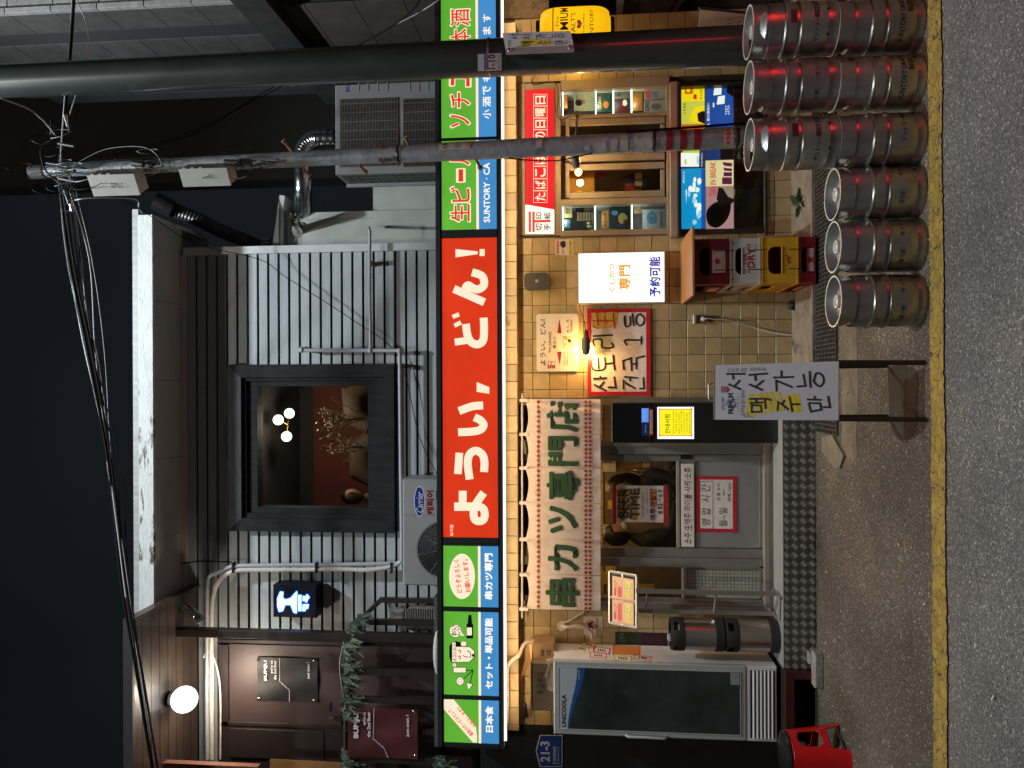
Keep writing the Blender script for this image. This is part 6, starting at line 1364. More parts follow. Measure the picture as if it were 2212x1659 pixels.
MB().tube(spline([tuple(hit(*p)) for p in [(458, 1640, YW+.02), (457, 1450, YW), (458, 1330, YW), (462, 1280, YW), (478, 1250, YW), (500, 1236, YW), (530, 1231, YW), (650, 1231, YW), (720, 1229, YW), (790, 1231, YW), (840, 1225, YW), (866, 1214, YW)]], 6), .020, 12).build('pipe', IVO, t, True)
MB().tube(spline([tuple(hit(*p)) for p in [(440, 1420, YW), (452, 1405, YW), (468, 1440, YW), (476, 1500, YW), (476, 1640, YW)]], 5), .008, 8).build('hose', IVO, t, True)
for x in (505, 684, 846): z = hit(x, 1225, YW).z; MB().box(hit(x, 1237, YW).x, hit(x, 1214, YW).x, YW-.03, YW+.03, z-.006, z+.006).build('cable_tie', BLACK, t)
MB().tube([hit(390, 1218, YW-.1), hit(430, 1212, YW), hit(500, 1214, YW)], .006, 6).build('wire', CABLE, t)
# ---- lit blue sign box
t = thing('blue_lit_sign', 'small navy light box with a glowing bluish white pictogram on the clapboard', 'sign', hit(637, 1300, .1)); YB = .08
a, b, c, d = wrect(590, 683, 1264, 1334, YB); MB().bevbox(a, b, YB, YS-.03, c, d, .004).build('box', mat('navy_box', (.003, .004, .012), .5, spec=.2), t); NG = lit('neon_blue_white', (214, 232, 255), 3.0, 0); NBL = lit('neon_blue', (40, 110, 255), 4.0, 0)
zn = lambda p: (553+p[0]/3, 1106+p[1]/3)
for pts in ([(140, 560), (158, 518), (175, 520), (172, 555), (188, 570), (225, 560), (265, 515), (262, 655), (245, 650), (225, 600), (188, 600), (172, 640), (150, 645), (140, 610)], [(276, 540), (292, 540), (292, 640), (276, 640)], [(305, 600), (340, 600), (335, 625), (320, 625), (318, 640), (302, 640)], [(305, 545), (322, 550), (330, 535), (345, 552), (332, 570), (328, 585), (315, 575), (305, 575)]): pflat('pictogram', [zn(p) for p in pts], YB, NG, t, .0035); [pflat('halo', [(zn(p)[0]+dx, zn(p)[1]+dy) for p in pts], YB, NBL, t, .001+.0002*i) for i, (dx, dy) in enumerate(((2, 0), (-2, 0), (0, 2), (0, -2), (1.5, 1.5), (-1.5, -1.5), (1.5, -1.5), (-1.5, 1.5)))]
# ================================================================== LEFT PORCH of upper floor
BW = mat('brown_stained_wood', (.042, .026, .018), .45, 0, .3, 4, bump=.3, bscale=20, stretch=(1.2, 8, 8), coat=.3)
po = thing('porch_roof', 'brown board porch ceiling with a globe lamp at the upper left', 'porch', (-2.6, -.2, 5.05))
XPR = hit(360, 1300, -.2).x; zc0 = hit(428, 1500, YS).z; Y_front = -.74
nb_ = 8
for k in range(nb_):
    y0 = YS - (YS-Y_front)*k/nb_; y1 = YS - (YS-Y_front)*(k+1)/nb_
    MB().box(-4.6, XPR, y1+.003, y0-.003, zc0, zc0+.02).build('ceiling_board', BW, po)
MB().box(-4.6, XPR+.01, Y_front, YS, zc0+.022, zc0+.05).build('roof_core', mat('dark_wood_core', (.02, .015, .012), .8), po); MB().box(XPR+.001, XPR+.03, Y_front, YS, zc0-.02, zc0+.055).build('side_board', BW, po); MB().box(-4.6, XPR+.03, Y_front-.03, Y_front-.001, zc0-.015, zc0+.06).build('front_board', mat('black_fascia', (.014, .015, .018), .6), po)
gp = hit(398, 1511, -.25)
t = thing('globe_lamp', 'round white globe lamp glowing under the porch ceiling', 'lamp', gp); MB().ball(gp, .105, 32, 20).build('globe', lit('porch_globe', (255, 252, 245), 3.0, 0), t, True); MB().lathe([(.0001, zc0), (.06, zc0), (.06, zc0-.03), (.03, gp.z+.09)], (gp.x, gp.y, 0), 20).build('holder', BLACK, t, True)
t = thing('flood_light', 'small silver flood light clamped beside the porch ceiling', 'lamp', hit(408, 1325, -.1)); MB().tube([hit(400, 1312, -.1), hit(425, 1335, -.16)], .035, 14).build('housing', CH, t, True); MB().tube([hit(384, 1318, -.05), hit(404, 1314, -.08)], .009, 8).build('stem', CH, t, True); q = MB(); q.prism([hit(x, y, -.17) for x, y in [(402, 1322), (406, 1320), (428, 1346), (424, 1350)]], (0, .12, 0)); q.build('visor', ACW, t)
# steel posts
BS = mat('brown_steel', (.035, .026, .024), .45, .3, .2, 6)
o = pbox('steel_post', 333, 946, 1366, 1383, -.12, .08, BS, None, .004); tag(o, 'tall brown steel post right of the brown doors', 'post')
o = MB().box(*sorted((hit(350, 1652, -.3).x-.03, hit(350, 1652, -.3).x+.03)), -.33, -.27, hit(560, 1652, -.3).z, hit(346, 1652, -.3).z).build('steel_post', mat('rust_brown_steel', (.22, .10, .07), .5, .2)); tag(o, 'short reddish brown post at the upper left edge', 'post')
# brown doors
dr_ = thing('brown_doors', 'tall brown panelled doors under the porch with a dark poster', 'door', hit(745, 1480, .2)); YR = YS-.06
DM = mat('maroon_brown_panel', (.060, .038, .037), .5, .1, .15, 3, bump=.1); DMD = mat('dark_brown_frame', (.026, .018, .018), .5, .1, .2)
MB().box(-4.3, hit(700, 1384, YR).x, YR+.012, YS-.004, hit(960, 1500, YR).z-.3, hit(470, 1500, YR).z).build('door_backing', DMD, dr_)
for x0, x1, y0, y1, m_ in ((472, 740, 1384, 1392, DMD), (472, 493, 1392, 1566, DMD), (495, 738, 1394, 1564, DM), (740, 950, 1384, 1392, DMD), (472, 950, 1567, 1575, DMD), (495, 700, 1577, 1640, DMD), (505, 690, 1585, 1632, BLACK), (742, 950, 1394, 1440, DM), (742, 950, 1452, 1510, DM), (742, 950, 1522, 1566, DM), (702, 950, 1577, 1700, DMD)): pbox('door_panel' if m_ is DM else 'rail', x0, x1, y0, y1, YR-(.012 if m_ is DMD else 0), .03, m_, dr_, .003)
pbox('door_plate', 709, 714, 1516, 1536, YR-.006, .004, STEEL, dr_); MB().tube([hit(714, 1552, YR), hit(714, 1552, YR-.06), hit(722, 1552, YR-.06)], .008, 8).build('door_handle', STEEL, dr_, True)
o = MB().box(-4.4, hit(640, 1643, YR-.02).x, YR-.02, YR+.005, hit(745, 1650, YR).z, hit(585, 1650, YR).z).build('tan_panel', mat('tan_wall', (.30, .17, .07), .6, var=.15)); tag(o, 'tan panel at the left edge beside the brown doors', 'panel')
def bum(label, x0, x1, y0, y1, Y, m_, frame=False):
    t = thing('venue_poster', label, 'poster', hit((x0+x1)/2, (y0+y1)/2, Y), 'wine bar posters'); a, b, c, d = wrect(x0, x1, y0, y1, Y); q = MB(); n = 8
    for i in range(n+1):
        for j in range(n+1): q.v.append((a+(b-a)*i/n, Y + .006*math.sin(i*1.1+j*.5), c+(d-c)*j/n))
    for i in range(n):
        for j in range(n): k = i*(n+1)+j; q.f.append((k, k+n+1, k+n+2, k+1))
    q.build('sheet', m_, t, True); return t
PW = mat('poster_white', (.85, .85, .88), .5, var=.03)
t = bum('black wine bar poster pinned on the upper brown door', 556, 686, 1421, 1516, YR-.012, mat('black_poster', (.012, .012, .016), .55, var=.5, scale=7)); e_ = .009
text('BUMJU', (570, 578, 1427, 1470), YR-.012, PW, t, .04, e_); text("we're on", (584, 589, 1427, 1455), YR-.012, PW, t, .03, e_); text('the 2nd floor', (591, 597, 1427, 1468), YR-.012, PW, t, .03, e_); text('just scan !', (663, 670, 1431, 1466), YR-.012, PW, t, .02, e_)
pstroke('stair_line', [[(604, 1421), (604, 1470)] + [(604+(k//2+k % 2)*3.2, 1470+(k//2)*3+3) for k in range(12)] + [(625, 1493), (625, 1516)]], .7, YR-.012, PW, t, e_)
for x, y in ((558, 1425), (679, 1428), (559, 1510), (679, 1514)): MB().lathe([(.008, -.001), (.012, .002), (.008, .004)], hit(x, y, YR-.02), 14, 'Y').build('eyelet', CH, t, True)
# railing, garland, banner
rl_ = thing('balcony_railing', 'brown steel balcony railing in front of the doors at the left', 'railing', hit(945, 1480, -.05)); YRL = -.05
TOPX = 747
zr0 = hit(950, 1480, YRL).z-.05
MB().tube([hit(TOPX, 1700, YRL), hit(TOPX, 1367, YRL), hit(822, 1297, YRL+.25)], .021, 10).build('top_rail', BS, rl_, True)
for y, wd in ((1297, 10), (1344, 12), (1374, 11), (1389, 13), (1452, 13), (1512, 12), (1577, 11), (1640, 13)):
    yy = YRL if y > 1370 else YRL+.02+(1370-y)*.003; tp_ = TOPX if y > 1370 else TOPX+(1370-y)*1.0
    a, b, c, d = wrect(tp_, 950, y-wd/2, y+wd/2, yy); MB().box(a, b, yy-.02, yy+.02, zr0, d).build('baluster', BS, rl_)
pbox('bottom_ledge', 938, 950, 1290, 1613, -.10, .3, mat('ledge_grey', (.12, .12, .12), .5, .3), rl_)
FRN = mat('frosted_fir_garland', (.085, .125, .085), .7, 0, .45, 30)
def garland(label, pts, dens, drop):
    t = thing('fir_garland', label, 'garland', hit(pts[0][0], pts[0][1], YRL), 'fir garlands on the railing'); q = MB(); rr = random.Random(len(pts)*7+dens); pp_ = [hit(x, y, YRL-.01) for x, y in pts]; n = len(pp_)
    for k in range(dens):
        i = rr.randrange(n-1); p = pp_[i].lerp(pp_[i+1], rr.random()); clump = .55+.45*math.sin(p.x*23)
        L_ = drop*rr.uniform(.25, 1.0)*max(.25, clump); dr2 = Vector((rr.gauss(-.05, .35), rr.gauss(-.1, .3), -1)).normalized(); p = p + Vector((rr.gauss(0, .01), rr.gauss(0, .02), rr.uniform(-.01, .05)))
        prev = p
        m__ = 7
        for s in range(m__):
            cur = p + dr2*L_*(s+1)/m__ + Vector((0, 0, -.004*s*s*.1)); side = dr2.cross(Vector((0, 1, 0))).normalized()
            for sg_ in (1, -1):
                l_ = .022*(1-s/(m__+2)); tip = cur + (side*sg_ + dr2*.8 + Vector((0, rr.gauss(0, .3), 0)))*l_; w_ = dr2*.0035
                nn = len(q.v); q.v += [tuple(prev), tuple(tip+w_), tuple(cur), tuple(tip-w_*1.5)]; q.f.append((nn, nn+1, nn+2)); q.f.append((nn, nn+2, nn+3))
            prev = cur
    stuff(q.build('needle_sprays', FRN, t)); return t
garland('frosted fir garland hanging from the rail between its corner and the maroon banner', [(788, 1330), (768, 1348), (752, 1372), (748, 1400), (748, 1440), (748, 1500), (748, 1545)], 520, .21)
garland('frosted fir clump on the rail at the left picture edge', [(748, 1622), (748, 1660), (748, 1690)], 190, .25)
garland('frosted fir clump beside the left end of the sign', [(945, 1636), (950, 1660), (950, 1690)], 120, .22)
t = bum('maroon wine bar banner hanging on the railing at the left', 751, 902, 1530, 1637, YRL-.045, mat('maroon_banner', (.085, .018, .022), .5, var=.15)); Y_ = YRL-.045
text('BUMJU', (764, 777, 1541, 1594), Y_, PW, t, .045, e_); text("we're on", (783, 790, 1539, 1566), Y_, PW, t, .035, e_); text('the 2nd floor', (793, 800, 1538, 1592), Y_, PW, t, .035, e_); text('just scan !', (877, 885, 1545, 1591), Y_, PW, t, .035, e_)
pstroke('stair_line', [[(808, 1530), (806, 1594)] + [(806+(k//2+k % 2)*3.6, 1594+(k//2)*3.2+3.2) for k in range(12)] + [(830, 1617), (838, 1637)]], .8, Y_, PW, t, e_)
for x, y in ((894, 1537), (897, 1632)): MB().lathe([(.008, -.001), (.012, .002), (.008, .004)], hit(x, y, Y_-.008), 14, 'Y').build('eyelet', CH, t, True)
MB().tube(spline([tuple(hit(*p)) for p in [(752, 1545, Y_), (741, 1534, Y_), (746, 1525, Y_), (738, 1480, Y_), (734, 1430, Y_), (748, 1368, Y_)]], 5), .0035, 5).build('tie_wire', GREYC, t)
# rattan chair and clutter behind the railing
t = thing('rattan_chair', 'pale woven chair back behind the right end of the railing', 'chair', hit(945, 1335, .1)); RT_ = mat('woven_rattan', (.22, .20, .17), .7, 0, .3, 40, bump=1, bscale=90); a, b, c, d = wrect(875, 950, 1312, 1362, .08); q = MB(); pts = [Vector((a, .08, c-.2)), Vector((a, .08, d-.04)), Vector((a+.03, .08, d)), Vector((b-.04, .08, d)), Vector((b, .08, d-.04)), Vector((b, .08, c-.2))]; q.prism(pts, (0, .05, 0)); q.build('backrest', RT_, t)
q = MB(); 
for i in range(16): 
    z = d-.01-i*.02; q.tube([(a+.01, .076, z), (b-.01, .076, z)], .004, 5)
stuff(q.build('woven_strand', RT_, t, True)); MB().box(a, b, -.05, .13, c-.25, c-.2).build('seat', RT_, t)
o = pbox('crumpled_bag', 838, 872, 1318, 1348, .1, .08, mat('bag_grey', (.2, .2, .18), .6, var=.6, scale=30), None, .012); tag(o, 'crumpled grey bag above the woven chair', 'bag')
o = MB().ball(hit(945, 1410, -.15), .10, 14, 8, (1.8, .5, .35)).build('white_bundle', mat('white_cloth', (.5, .5, .5), .8, bump=.6), None, True); tag(o, 'white cloth bundle lying on top of the sign below the doors', 'cloth')
# ================================================================== CRATES
BRD = mat('varnished_board', (.42, .20, .07), .35, 0, .25, 5, bump=.2, stretch=(1, 6, 1), coat=.4)
YK = -.62
cs_ = [hit(x, 565, YK).z for x in (1496, 1575, 1643, 1725)] + [.042]
xa_, xb_2, _, _ = wrect(1575, 1700, 514, 612, YK)
MRN = mat('maroon_crate', (.16, .010, .018), .42, 0, .12, 5); WCR = mat('white_crate', (.50, .46, .43), .45, 0, .1, 6); YCR = mat('yellow_crate', (.62, .33, .02), .42, 0, .12, 5); RCR = mat('red_crate', (.20, .008, .014), .42, 0, .12, 5)
STK = mat('crate_sticker', (.50, .38, .37), .5, var=.1); CRD = mat('crate_red_print', (.30, .012, .02), .5, var=.1)
def crate(label, z0, z1, m_, kind):
    t = thing('beer_crate', label, 'crate', ((xa_+xb_2)/2, YK, z0), 'beer crates stacked by the wall')
    a, b = xa_, xb_2; y0, y1 = YK, -.03; T_ = .012; h = z1-z0; w_ = b-a
    ha, hb = (.18, .48) if kind == 'sap' else (.20, .40) if kind == 'dry' else (.20, .56)      # hand hole, from the top
    zt_, zb_ = z1-h*ha, z1-h*hb; ga, gb = a+w_*.20, b-w_*.20
    # front wall as a frame round a rounded hand hole
    q = MB(); 
    q.box(a, b, y0, y0+T_, z0, zb_); q.box(a, b, y0, y0+T_, zt_, z1); q.box(a, ga, y0, y0+T_, zb_, zt_); q.box(gb, b, y0, y0+T_, zb_, zt_)
    r_ = .045
    for sx, gx in ((1, ga), (-1, gb)):
        pts = [(gx, y0, zt_), (gx, y0, zt_-r_)] + [(gx+sx*r_*(1-math.cos(R(k*15))), y0, zt_-r_+r_*math.sin(R(k*15))) for k in range(1, 7)]
        q.prism(pts, (0, T_, 0))
    q.build('front_panel', m_, t)
    q = MB(); q.box(a, a+T_, y0+T_, y1, z0, zb_); q.box(a, a+T_, y0+T_, y1, zt_, z1); q.box(a, a+T_, y0+T_, y0+.15, zb_, zt_); q.box(a, a+T_, y1-.15, y1, zb_, zt_); q.build('side_panel', m_, t)
    MB().box(b-T_, b, y0+T_, y1, z0, z1).build('side_panel', m_, t); MB().box(a+T_, b-T_, y1-T_, y1, z0, z1).build('back_panel', m_, t); MB().box(a+T_, b-T_, y0+T_, y1-T_, z0+.004, z0+.012).build('base', m_, t)
    q = MB()
    for zr_, d_ in ((z1-.012, .007), (z0+.004, .005)): q.box(a-d_, b+d_, y0-d_, y0-.0005, zr_-.004, zr_+.006); q.box(a-d_, a-.0005, y0, y1, zr_-.004, zr_+.006)
    q.box(ga-.006, ga, y0-.006, y0-.0005, z0+.01, z1-.02); q.box(gb, gb+.006, y0-.006, y0-.0005, z0+.01, z1-.02); q.box(ga, gb, y0-.006, y0-.0005, zb_-.006, zb_)
    q.box(a-.006, a-.0005, y0+.12, y0+.126, z0+.02, z1-.03); q.box(a-.006, a-.0005, y1-.126, y1-.12, z0+.02, z1-.03)
    q.build('rib', m_, t)
    F_ = lambda u0, u1, v0, v1, e: (lambda u, v: Vector((a+w_*(u0+(u1-u0)*u), y0-e, z0+h*(v0+(v1-v0)*v))))
    if kind == 'sap':
        MB().box(a+w_*.25, b-w_*.25, y0-.002, y0-.0004, z0+h*.10, z0+h*.46).build('sticker', STK, t); q = MB(); c_ = Vector(((a+b)/2, y0-.003, z0+h*.32)); pp = [c_+Vector((.034*(1 if s % 2 == 0 else .4)*math.cos(math.pi/2+s*math.pi/5), 0, .034*(1 if s % 2 == 0 else .4)*math.sin(math.pi/2+s*math.pi/5))) for s in range(10)]; q.v = [tuple(c_)]+[tuple(p) for p in pp]; q.f = [(0, 1+s, 1+(s+1) % 10) for s in range(10)]; q.build('star_mark', CRD, t)
        text('SAPPORO', None, 0, CRD, t, 0, fn=F_(.36, .64, .14, .18, .003)); text('20', None, 0, CRD, t, 0, fn=F_(.64, .70, .37, .43, .003))
        for yy in (.25,): MB().box(a-.003, a-.0005, y0+.2, y1-.14, z0+h*.08, z0+h*.38).build('sticker', mat('side_sticker', (.55, .30, .2), .5, var=.3), t)
    if kind == 'dry':
        text('“DRY”', None, 0, CRD, t, .03, fn=F_(.24, .86, .20, .42, .002)); text('SUPER', None, 0, CRD, t, .02, fn=F_(.42, .66, .44, .53, .002)); text('Asahi', None, 0, CRD, t, 0, fn=F_(.22, .33, .47, .54, .002)); text('Shiny', None, 0, CRD, t, 0, fn=F_(.72, .86, .12, .19, .002))
        text('DRY', None, 0, CRD, t, .03, fn=lambda u, v: Vector((a-.002, y1-.14-(y1-y0-.3)*u, z0+h*(.12+.24*v))))
        for u in (.1, .9): lz(t, 'screw', [(.0001, 0), (.006, 0), (.006, 1), (.0001, 1)], (a+w_*u, y0, z1-.03), (a+w_*u, y0-.002, z1-.03), BLACK, 8)
    if kind == 'kirin':
        CR2 = mat('crate_brown_print', (.34, .07, .01), .5, var=.1); zc_ = z0+h*.26
        q = MB()
        for pts in ([(0, 0), (.02, .012), (.045, .010), (.06, .022), (.072, .018), (.066, .006), (.05, -.004), (.052, -.02), (.044, -.02), (.04, -.006), (.018, -.006), (.012, -.024), (.004, -.022), (.006, -.006), (-.012, .006), (-.014, .018)],): q.poly([((a+b)/2-.028+px_, y0-.002, zc_+pz_) for px_, pz_ in pts])
        q.build('beast_print', CR2, t); text('キリンビール', None, 0, CR2, t, 0, fn=F_(.36, .64, .03, .09, .002))
    return t
crate('maroon beer crate with a star sticker, topmost under the wooden board', cs_[1]+.002, cs_[0]-.003, MRN, 'sap'); crate('white beer crate second from the top of the stack', cs_[2]+.002, cs_[1], WCR, 'dry'); crate('yellow beer crate third from the top of the stack', cs_[3]+.002, cs_[2], YCR, 'kirin'); crate('red beer crate at the bottom of the stack behind the kegs', -.0+.042, cs_[3], RCR, 'sap')
bp = [hit(1494, 637.5, -.70), hit(1494, 488.5, -.70)]; zB_ = bp[0].z
o = MB().box(bp[0].x, bp[1].x, -.70, -.015, cs_[0]-.002, cs_[0]+.012).build('wooden_board', BRD); tag(o, 'varnished wooden board lying on top of the beer crates', 'board')
q = MB()
for dx in (-.065, .075):
    X = (xa_+xb_2)/2 + dx
    for i in range(3): 
        q.box(X-.003, X+.003, YK-.012, YK-.009, cs_[i+1]-.03, cs_[i+1]+.075 if i else cs_[1]+.11)
o = q.build('cable_tie', BLACK); tag(o, 'black cable ties joining the stacked beer crates', 'cable ties')
# ================================================================== BEER KEGS
KS = mat('keg_steel', (.33, .33, .32), .33, .9, .25, 9, bump=.3, bscale=14, stretch=(1, 1, .5), spots=((.17, .15, .13), 7, .60), rnd=.16)
KRIM = mat('keg_rim_steel', (.85, .85, .83), .42, .6, .1, 20); KBAND = mat('keg_sticker_red', (.085, .026, .022), .6, var=.3)
KH, KR = .418, .134
def keg_mesh(hole):
    prof = [(.128, 0), (.132, .004), (.1325, .045), (.1295, .050), (.1295, .054), (.1325, .060), (.133, .09), (.133, .160), (.134, .172), (.1395, .178), (.1395, .184), (.134, .190), (.1325, .205), (.1325, .235), (.134, .248), (.1395, .254), (.1395, .260), (.134, .266), (.133, .28), (.133, .330), (.1315, .336), (.1290, .341), (.1285, .345)] + [(.1288, .345+.0047*k_) for k_ in range(1, 11)] + [(.1288, .402), (.131, .410), (.131, .4175), (.128, .418)]
    n = 144
    def skip(i, j):
        z = (prof[i][1]+prof[i+1][1])/2; an = (2*math.pi*(j+.5)/n)
        if not hole: return False
        for a0 in hole:
            d = (an - R(a0) + math.pi) % (2*math.pi) - math.pi
            if z > .345 and z < .396 and (d/R(31))**2 + ((z-.345)/.044)**2 < 1: return True
        return False
    q = MB(); q.lathe(prof, (0, 0, 0), n, skip=skip); return q
def kegbuild():
    t = thing('beer_keg', 'x', 'keg', (0, 0, 0)); 
    o = keg_mesh((270-8, 90)).build('shell', KS, t, True, True)
    inner = [(.1245, .418), (.1245, .402)] + [(.1245, .392-.008*k) for k in range(7)] + [(.1245, .336), (.122, .352), (.10, .372), (.06, .388), (.034, .392)]
    def sk2(i, j):
        z = (inner[i][1]+inner[i+1][1])/2; an = 2*math.pi*(j+.5)/72; r_ = (inner[i][0]+inner[i+1][0])/2
        return r_ > .124 and z > .340 and z < .396 and any((((an - R(a0) + math.pi) % (2*math.pi) - math.pi)/R(33))**2 + ((z-.345)/.050)**2 < 1 for a0 in (262, 90))
    MB().lathe(inner, (0, 0, 0), 72, skip=sk2).build('domed_top', mat('keg_top_steel', (.36, .37, .36), .42, .75, .15, 8), t, True, True)
    MB().lathe([(.1325, .4165), (.1325, .4200), (.1245, .4200), (.1245, .4165)], (0, 0, 0), 64).build('top_rim', KRIM, t, True, True)
    MB().lathe([(.034, .390), (.034, .406), (.026, .406), (.026, .395), (.012, .395), (.012, .402), (.0001, .402)], (0, 0, 0), 28).build('valve', KRIM, t, True, True)
    q = MB()
    for k in range(8):
        a0, a1 = R(262+k*4.0), R(266+k*4.0); q.quad(*[(.1337*math.cos(a_), .1337*math.sin(a_), z) for a_, z in ((a0, .205), (a1, .205), (a1, .236), (a0, .236))])
    q.build('worn_sticker', KBAND, t, False, True)
    q = MB()
    for a_ in (236, 292, 40): 
        A_ = R(a_); q.box(-.006, .006, -.0015, .0015, -.005, .005)
        for i in range(len(q.v)-8, len(q.v)): x, y, z = q.v[i]; c_, s_ = math.cos(A_+math.pi/2), math.sin(A_+math.pi/2); q.v[i] = (x*c_-y*s_+.1325*math.cos(A_), x*s_+y*c_+.1325*math.sin(A_), z+.052)
    q.build('drain_hole', BLACK, t, False, True)
    return t
k0 = kegbuild(); k0ch = [o for o in COL.objects if o.parent is k0]
first = [True]
def keg(x, y, z, rot, label, texts, grp='beer kegs along the yellow line'):
    if first[0]: t = k0; first[0] = False
    else:
        t = k0.copy(); COL.objects.link(t)
        for ch_ in k0ch: c = ch_.copy(); COL.objects.link(c); c.parent = t
    t.location = (x, y, z); t.rotation_euler = (0, 0, R(rot)); t['label'] = label; t['group'] = grp; t['category'] = 'keg'; ORG[t] = Vector((0, 0, 0))
    for s, z0, z1, a0, a1, bd, m_ in texts:     # angles as seen from the road, keg turned by rot
        text(s, None, 0, m_, t, bd, fn=(lambda u, v, z0=z0, z1=z1, a0=a0-rot*-1*-1, a1=a1-rot: Vector((.1342*math.sin(R(a0+(a1-a0)*u)), -.1342*math.cos(R(a0+(a1-a0)*u)), z0+(z1-z0)*v))))
    return t
KI = mat('keg_print', (.02, .02, .022), .6, var=0)
kx = [(60, 2006), (181, 2008), (304, 2009), (418, 2007), (532, 2008.5), (650, 2009.5)]
pos = []
for y, x in kx: p = gr(x, y); yc = p.y + KR*1.0; X = (829.5-y)*(yc+6.3)*1.0/(F*1.035)*1.0; X = hit(1900, y, yc).x; pos.append((X, yc))
JP = 'サントリー樽詰生ビール'
T1 = [(JP, .112, .142, -62, 44, .035, KI), ('15ℓ', .108, .144, 48, 66, .03, KI)]; T2 = [('サントリー', .112, .134, 12, 78, .02, KI), ('〈要冷蔵〉', .108, .134, -52, -12, 0, KI)]; T3 = [('SUNTORY DRAFT', .105, .130, -55, 50, .03, KI), ('BEER', .070, .095, 8, 40, .03, KI)]
T4 = [('サントリー樽詰生', .105, .128, -20, 70, .02, KI)]
tri = [('rightmost', 0), ('second from the right', 1), ('third from the right', 2)]
for nm, i in tri:
    keg(pos[i][0], pos[i][1], 0, (84, 78, 92)[i], 'lower beer keg of the stack %s' % nm, [T3, T3, T4][i])
    keg(pos[i][0]+random.uniform(-.006, .006), pos[i][1]+random.uniform(-.006, .006), .4205, (0, 85, 6)[i], 'upper beer keg of the stack %s' % nm, [[(JP[:8], .095, .122, -48, 30, .03, KI), ('15', .096, .121, 34, 52, .05, KI)], [(JP[:5], .098, .120, -2, 60, .01, KI), ('〈冷蔵〉', .098, .120, -55, -25, 0, KI)], [(JP[:8], .095, .122, -56, 28, .03, KI), ('15', .096, .121, 32, 50, .05, KI)]][i])
for i, nm in ((3, 'single beer keg next to the stacked kegs'), (4, 'single beer keg between two other single kegs'), (5, 'leftmost single beer keg nearest the standing sign')): keg(pos[i][0], pos[i][1], 0, (80, 95, 88)[i-3], nm, T2 if i != 3 else [(s, a_, b_, c_+14, d_+6, e_, m_) for s, a_, b_, c_, d_, e_, m_ in T2])
# ================================================================== STANDING SIGN
pa, pb = hit(1813, 845, -2.30), hit(1541, 848, -2.10); nrm = Vector((0, -(pb.z-pa.z), (pb.y-pa.y))).normalized(); pls = (pa, nrm)
s1 = thing('standing_sign', 'white folding sign with big handwritten characters partly marked in yellow', 'sign', ((hit(1813, 845, -2.3)).x, -2.2, 0))
SWH = mat('whiteboard', (.50, .51, .54), .4, 0, .05, 5)
BRZ = mat('brown_tube', (.035, .026, .024), .5, .3, .2)
pprism('panel', [(1541, 906.5), (1541, 789), (1812, 780.5), (1812, 908)], pls, .010, SWH, s1)
for pts in ([(1541, 907), (1541, 788.5), (1543.2, 788.5), (1543.2, 907)], [(1810.6, 908.6), (1810.6, 780), (1812.6, 780), (1812.6, 908.6)]): pprism('panel_edge', pts, lift(pls, .002), .014, mat('edge_strip', (.40, .36, .34), .4, .5), s1)
ts = lambda p: (1525.2 + p[0]*.13392, 768.1 + p[1]*.13392)
pstroke('highlight', [[ts(p) for p in l] for l in YEL], 10, pls, MRK, s1, .0006)
pstroke('lettering', [[ts(p) for p in l] for l in STROKES], 4.2, pls, INK, s1, .0018); pstroke('lettering', [[ts(p) for p in OV]], 4.2, pls, INK, s1, .002)
NI = pr('navy_ink', (28, 44, 90)); TX = lambda s, x0, x1, y0, y1, m_, b_: text(s, (*[ts((x, 0))[0] for x in (x0, x1)], *[ts((0, y))[1] for y in (y0, y1)]), pls, m_, s1, b_, .0022)
TX('SUNTORY', 250, 288, 665, 880, NI, .01); TX('The', 310, 352, 730, 810, NI, .01); TX('PREMIUM', 358, 435, 608, 938, NI, .05); TX('MALT\'S', 445, 486, 700, 835, NI, .01); TX('SUNTORY PREMIUM BEER', 510, 525, 640, 900, NI, 0); TX('안주먹을 틈이 없어요~', 560, 620, 530, 960, INK, 0)
TX('오코노미야키', 345, 660, 205, 262, mat('maroon_ink', (.12, .02, .04), .6), 0) if False else None
for k, s in enumerate('이타치노미'): TX(s, 348+k*64, 402+k*64, 205, 262, mat('maroon_ink', (.12, .02, .04), .6), 0)
for k, s in enumerate('たちのみ'): TX(s, 700+k*68, 756+k*68, 192, 245, INK, 0)
pflat('crest', [ts(p) for p in [(243, 595), (243, 498), (320, 498), (365, 530), (365, 565), (325, 595)]], pls, mat('crest_red', (.25, .015, .03), .5), s1, .003); pstroke('crest_line', [[ts(p) for p in l] for l in ([(265, 580), (265, 515), (310, 515), (340, 545), (310, 578), (265, 580)], [(275, 565), (310, 545), (275, 525)])], .7, pls, SWH, s1, .004)
pstroke('arrow', [spline([ts(p) for p in [(745, 965), (730, 990), (700, 985), (655, 950), (650, 925), (675, 925), (690, 950), (670, 985), (640, 990), (610, 965)]], 4), [ts((600, 985)), ts((608, 962)), ts((635, 960))]], .7, pls, INK, s1, .004)
MB().tube([hit(*p, lift(pls, -.004)) for p in [(1541, 828), (1534, 829), (1531, 833), (1531, 860), (1534, 864), (1541, 865)]], .005, 8).build('handle', ALU, s1, True)
ft = [gr(2003, 783), gr(2006, 905.5)]
for (x0, y0), (x1, y1) in (((1812, 783), (2003, 783.5)), ((1812, 905), (2006, 906.5))):
    A_ = hit(x0, y0, pls); B_ = gr(x1, y1); MB().tube([A_+Vector((0, .01, 0)), B_+Vector((0, .0, .01))], .0125, 4).build('leg', BRZ, s1); 
